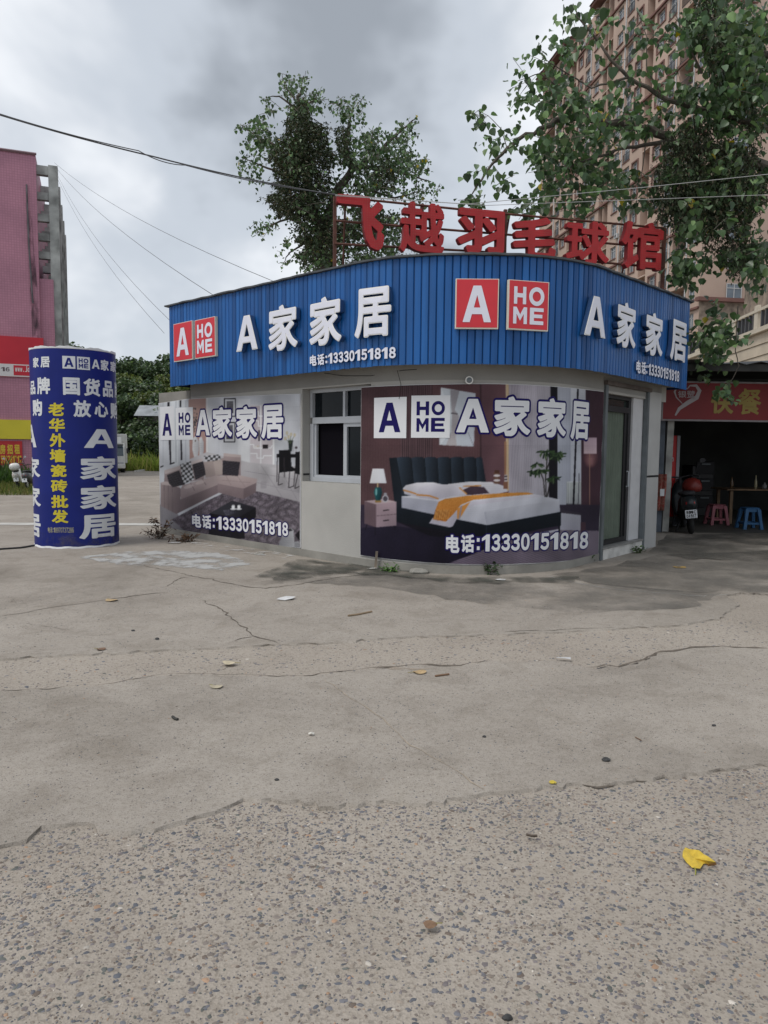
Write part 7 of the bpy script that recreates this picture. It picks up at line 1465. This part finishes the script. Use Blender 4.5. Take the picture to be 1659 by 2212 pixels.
for i, (a, c) in enumerate(zip(P[:-1], P[1:])): b.prism([(a[0], a[1], 0), (c[0], c[1], 0), (c[0], c[1] + .5, 0), (a[0], a[1] + .5, 0)], (0, 0, .13 + .03*(i % 2)))
tag(b.build('broken_kerb', M_PALE), 'pale broken kerb along the far grass strip', 'kerb')
def weed(name, label, x, y, n, hgt, cols_, seed, spread=.12, m=None, kind=NARROW, sz=.06):
    p = gnd(x, y); g = np.random.default_rng(seed); t = thing(name, label, 'weed', (p[0], p[1], .014)); b = MB(); P = []
    for k in range(max(4, n//10)):
        a = g.uniform(0, 2*pi); e_ = np.array([cos(a)*spread*g.uniform(.3, 1.2), sin(a)*spread*.5*g.uniform(.3, 1), hgt*g.uniform(.4, 1.1)]); q = [np.array([p[0], p[1], .01]) + e_*f + g.normal(0, .006, 3) for f in (0, .5, 1)]; b.tube(q, .003, 3)
        for _ in range(10): P.append(q[0] + (q[2] - q[0])*g.uniform(.25, 1) + g.normal(0, .02, 3))
    b.build('stem', M_BARK, t); P = np.array(P); leaves('leaf_spray', P, sz, tints(len(P), seed, cols_, .3, 0), t, M_DLEAF, kind, droop=-.2, seed=seed)['kind'] = 'stuff'
LG = [(.08, .20, .03), (.06, .15, .03), (.11, .22, .05)]; DG = [(.03, .06, .02), (.045, .075, .03)]; BR = [(.12, .07, .04), (.16, .10, .06), (.08, .045, .03)]
weed('weed', 'low bright green weed at the foot of the bedroom poster', 845, 1238, 160, .07, LG, 61, .13, sz=.045); weed('weed', 'small yellow green weed against the plinth left of the nightstand', 868, 1226, 50, .12, LG, 62, .06, sz=.05); weed('weed', 'dark straggling weed under the middle of the rounded wall', 1055, 1243, 110, .14, DG, 63, .18, sz=.05)
weed('weed', 'dark weed tuft near the right end of the bedroom poster', 1265, 1216, 90, .13, DG, 64, .10, sz=.05); weed('weed', 'little green weed beside the door step', 1378, 1197, 60, .12, [(.06, .11, .035), (.08, .13, .04)], 65, .08, sz=.05)
weed('dried_weed', 'dried brown weed at the left corner of the sofa poster', 343, 1166, 160, .32, BR, 66, .26, sz=.07); weed('dried_weed', 'dried brown debris along the sofa poster foot', 390, 1172, 120, .12, BR, 67, .35, sz=.07); weed('dried_weed', 'dried brown twigs heaped left of the green weed', 880, 1232, 90, .14, BR, 68, .2, sz=.05)
# stones and rubble at the wall foot
def rock(label, x, y, r, h_, m, seed, cat='stone'):
    p = gnd(x, y); g = random.Random(seed); n_ = 9; b = MB(); b.loft([[(p[0] + q*r*cos(2*pi*i/n_)*g.uniform(.8, 1.15), p[1] + q*r*.6*sin(2*pi*i/n_)*g.uniform(.8, 1.15), z + g.uniform(-.1, .1)*h_) for i in range(n_)] for q, z in ((.9, .0), (1, h_*.5), (.75, h_*.9), (.3, h_))]); tag(b.build('loose_' + cat, m), label, cat)
rock('flat grey stone at the wall foot right of the green weed', 905, 1240, .14, .07, M_WALL2, 1); rock('reddish brick lump half buried at the wall foot', 985, 1240, .11, .08, mat('brick_lump', (.26, .14, .09), var=.3, scale=12), 2); rock('small stone by the start of the sofa poster foot', 560, 1200, .08, .04, M_WALL2, 3)
b = MB(); p = gnd(812, 1232); b.box((p[0], p[1], .12), (.03, .02, .24), ry=.08); tag(b.build('wooden_peg', mat('grey_wood', (.22, .18, .14), var=.3)), 'short wooden peg standing at the wall foot under the nightstand', 'stick')

# ------------------------------------------------------------------ overhead lines
def wire(label, pts, r, m, sag=0.0, name='overhead_cable'):
    P = [np.array(p) for p in pts]; fine = []
    for a, c in zip(P[:-1], P[1:]):
        for k in range(12): f = k/12; fine.append(a*(1 - f) + c*f + np.array([0, 0, -sag*4*f*(1 - f)]))
    fine.append(P[-1]); b = MB(); b.tube(fine, r, 5); return tag(b.build(name, m), label, 'cable')
M_CAB = mat('cable_grey', (.09, .09, .095), rough=.7); M_CABW = mat('cable_white', (.45, .45, .44), rough=.6)
wire('thick dark cable running from the upper left to the rooftop sign', [at(-120, 210, 8.6), at(330, 338, 9.5), at(724, 421, 10.44)], .009, M_CAB, .03); wire('second dark cable twisted along the thick one to the rooftop sign', [at(-120, 206, 8.62), at(300, 326, 9.4), at(400, 357, 9.6), at(724, 419, 10.44)], .006, M_CAB, .04)
wire('white wire rising from the rooftop sign to the upper right', [at(724, 421, 10.4), at(1010, 441, 10.5), at(1400, 404, 10.6), at(1760, 366, 10.6)], .0045, M_CABW); wire('lower white wire running nearly level behind the red characters', [at(724, 423, 10.4), at(1050, 444, 10.5), at(1659, 421, 10.6), at(1800, 414, 10.6)], .004, M_CABW)
TP = at(118, 352, 37)
for i, (x, y, Y) in enumerate(((620, 620, 14.5), (480, 650, 14.0), (380, 705, 14.5), (355, 720, 16))):
    wire(('highest', 'second', 'third', 'lowest and faintest')[i] + ' thin guy wire sloping from the pink building down to the shop roof', [TP + np.array([0, 0, -.15*i]), at(x, y, Y)], .006 if i < 2 else .0045, M_CAB, .35 if i < 2 else .5, 'guy_wire')

# ------------------------------------------------------------------ litter on the concrete
def fallen(label, x, y, size, col, seed, curl=.2, z=.016, rot=None, name='fallen_leaf', cat='leaf'):
    p = gnd(x, y, z); g = random.Random(seed); n_ = 12; a0_ = rot if rot is not None else g.uniform(0, 6.3); V = [(p[0], p[1], z + .006)]
    for k in range(n_):
        a = 2*pi*k/n_; r = size*(.5 + .12*cos(a) + .05*cos(3*a + seed) + g.uniform(-.05, .05)); zz_ = z + .004 + curl*size*.35*abs(sin(a + seed))**2; V.append((p[0] + r*cos(a + a0_), p[1] + r*sin(a + a0_)*.85, zz_))
    F = [(0, 1 + k, 1 + (k + 1) % n_) for k in range(n_)]; t = thing(name, label, cat, (p[0], p[1], z))
    make('blade', V, F, mat('leaf_' + str(seed), col, rough=.6, var=.2, scale=60), t); b = MB(); d = np.array([cos(a0_ + pi), sin(a0_ + pi)]); b.tube([(p[0] + d[0]*size*.3, p[1] + d[1]*size*.3, z + .008), (p[0] + d[0]*size*.75, p[1] + d[1]*size*.75, z + .006)], .0018, 4); b.build('stalk', mat('stalk', (.25, .22, .06)), t)
p = gnd(1505, 1853, .004); t = thing('fallen_leaf', 'large bright yellow leaf lying on the pebbly foreground', 'leaf', tuple(p))
lo_ = [(1475, 1838), (1480, 1830), (1490, 1834), (1510, 1836), (1520, 1845), (1530, 1850), (1546, 1862), (1532, 1866), (1520, 1865), (1512, 1876), (1495, 1874), (1482, 1862), (1474, 1850)]
Vl = [gnd(1500, 1854, .010)] + [gnd(x, y, .006 + .010*(k % 3 == 0) + (.012 if 3 <= k <= 6 else 0)) for k, (x, y) in enumerate(lo_)]
make('blade', Vl, [(0, 1 + k, 1 + (k + 1) % len(lo_)) for k in range(len(lo_))], mat('yellow_leaf', (.60, .42, .05), rough=.5, var=.18, scale=50), t)
make('browned_tip', [gnd(1522, 1864, .016), gnd(1532, 1866, .018), gnd(1546, 1862, .020), gnd(1548, 1868, .008), gnd(1530, 1871, .006)], [(0, 1, 2, 3, 4)], mat('leaf_brown', (.22, .11, .03), var=.3), t)
b = MB(); b.tube([gnd(1500, 1873, .012), gnd(1503, 1880, .006), gnd(1502, 1889, .005)], .002, 4); b.build('stalk', mat('stalk_green', (.30, .30, .05)), t)
TAN = (.42, .30, .16); PALEL = (.50, .43, .30); BRN = (.17, .10, .06)
for lab, x, y, s, c in (('dry tan leaf beside the long crack on the left', 240, 1297, .12, TAN), ('dry pale leaf on the worn middle strip', 498, 1433, .095, PALEL), ('dry tan leaf in the broken edge below the shop', 903, 1453, .095, TAN), ('torn pale leaf just below the worn strip', 466, 1484, .08, (.40, .35, .25)), ('small brown leaf left on the upper slab', 217, 1403, .07, BRN), ('yellowed leaf on the damp concrete at the far right', 1467, 1226, .16, (.38, .24, .05)), ('brown leaf curled low on the foreground stones', 933, 2000, .045, (.20, .12, .07)), ('tiny yellow leaf caught at the slab edge', 1195, 1692, .035, (.55, .42, .05))): fallen(lab, x, y, s, c, int(x))
def scrap(label, x, y, w_, h_, col, name='paper_scrap', cat='paper', seed=0):
    p = gnd(x, y, .018); g = random.Random(seed + int(x)); V = [(p[0] + dx*w_/2*g.uniform(.7, 1.2), p[1] + dy*h_/2*g.uniform(.7, 1.2), .018 + g.uniform(.002, .018)) for dx, dy in ((-1, -.7), (0, -1), (1, -.6), (1, .7), (0, 1), (-1, .6))] + [(p[0], p[1], .034)]
    tag(make(name, V, [(6, k, (k + 1) % 6) for k in range(6)], mat('scrap_' + str(int(x)), col, var=.08)), label, cat)
scrap('crumpled white paper on the upper slab', 617, 1294, .16, .13, (.62, .62, .62)); scrap('white paper lying before the rounded wall', 1080, 1253, .12, .10, (.68, .68, .68)); scrap('white scrap near the wooden peg', 806, 1229, .14, .08, (.62, .62, .6)); scrap('small white scrap on the worn strip right of centre', 1217, 1424, .10, .07, (.5, .5, .5)); scrap('white scraps on the ground by the sofa poster', 375, 1173, .22, .10, (.6, .6, .6)); scrap('tiny white scrap on the near slab', 673, 1587, .03, .03, (.6, .58, .52))
def twig(label, pts, r, col=BRN):
    b = MB(); b.tube([gnd(x, y, .02) for x, y in pts], r, 5); tag(b.build('twig', mat('twig_' + str(int(pts[0][0])), col, var=.2)), label, 'twig')
twig('long dry stick lying on the upper slab', [(752, 1330), (775, 1327), (803, 1321)], .010, (.22, .16, .10)); twig('short dark twig near the tan leaf in the broken edge', [(940, 1460), (955, 1458), (970, 1456)], .007); twig('dark curled seed pod on the near slab', [(373, 1548), (378, 1552), (384, 1554)], .009, (.04, .04, .035)); twig('thin brown twig on the near slab to the right', [(1372, 1592), (1380, 1596), (1385, 1599)], .003); twig('dark twig on the foreground stones', [(1137, 1802), (1148, 1805), (1160, 1805)], .005, (.08, .06, .045))
for lab, x, y, s in (('flat brown bottle cap low in the foreground', 1097, 2190, .028), ('small dark stone on the near slab left of centre', 598, 1685, .02), ('small dark pebble on the near slab', 1046, 1592, .022), ('dark pebble alone on the right of the near slab', 1542, 1568, .024), ('round dark stain-coloured pebble near the slab edge', 1309, 1643, .04), ('dark pebble on the upper slab', 340, 1381, .035), ('second dark pebble on the upper slab', 288, 1363, .03)):
    p = gnd(x, y, .014); b = MB(); g = random.Random(int(x)); zb3 = .0 if y > 1750 else .014; b.loft([[(p[0] + q*s/2*cos(2*pi*i/8)*g.uniform(.8, 1.2), p[1] + q*s/2.6*sin(2*pi*i/8)*g.uniform(.8, 1.2), zb3 + z) for i in range(8)] for q, z in ((1, 0), (1, s*.2), (.6, s*.38))]); tag(b.build('pebble', mat('pebble_dark', (.05, .05, .05), var=.4, scale=50)), lab, 'pebble')

COL.objects.unlink(_fo); bpy.data.objects.remove(_fo)
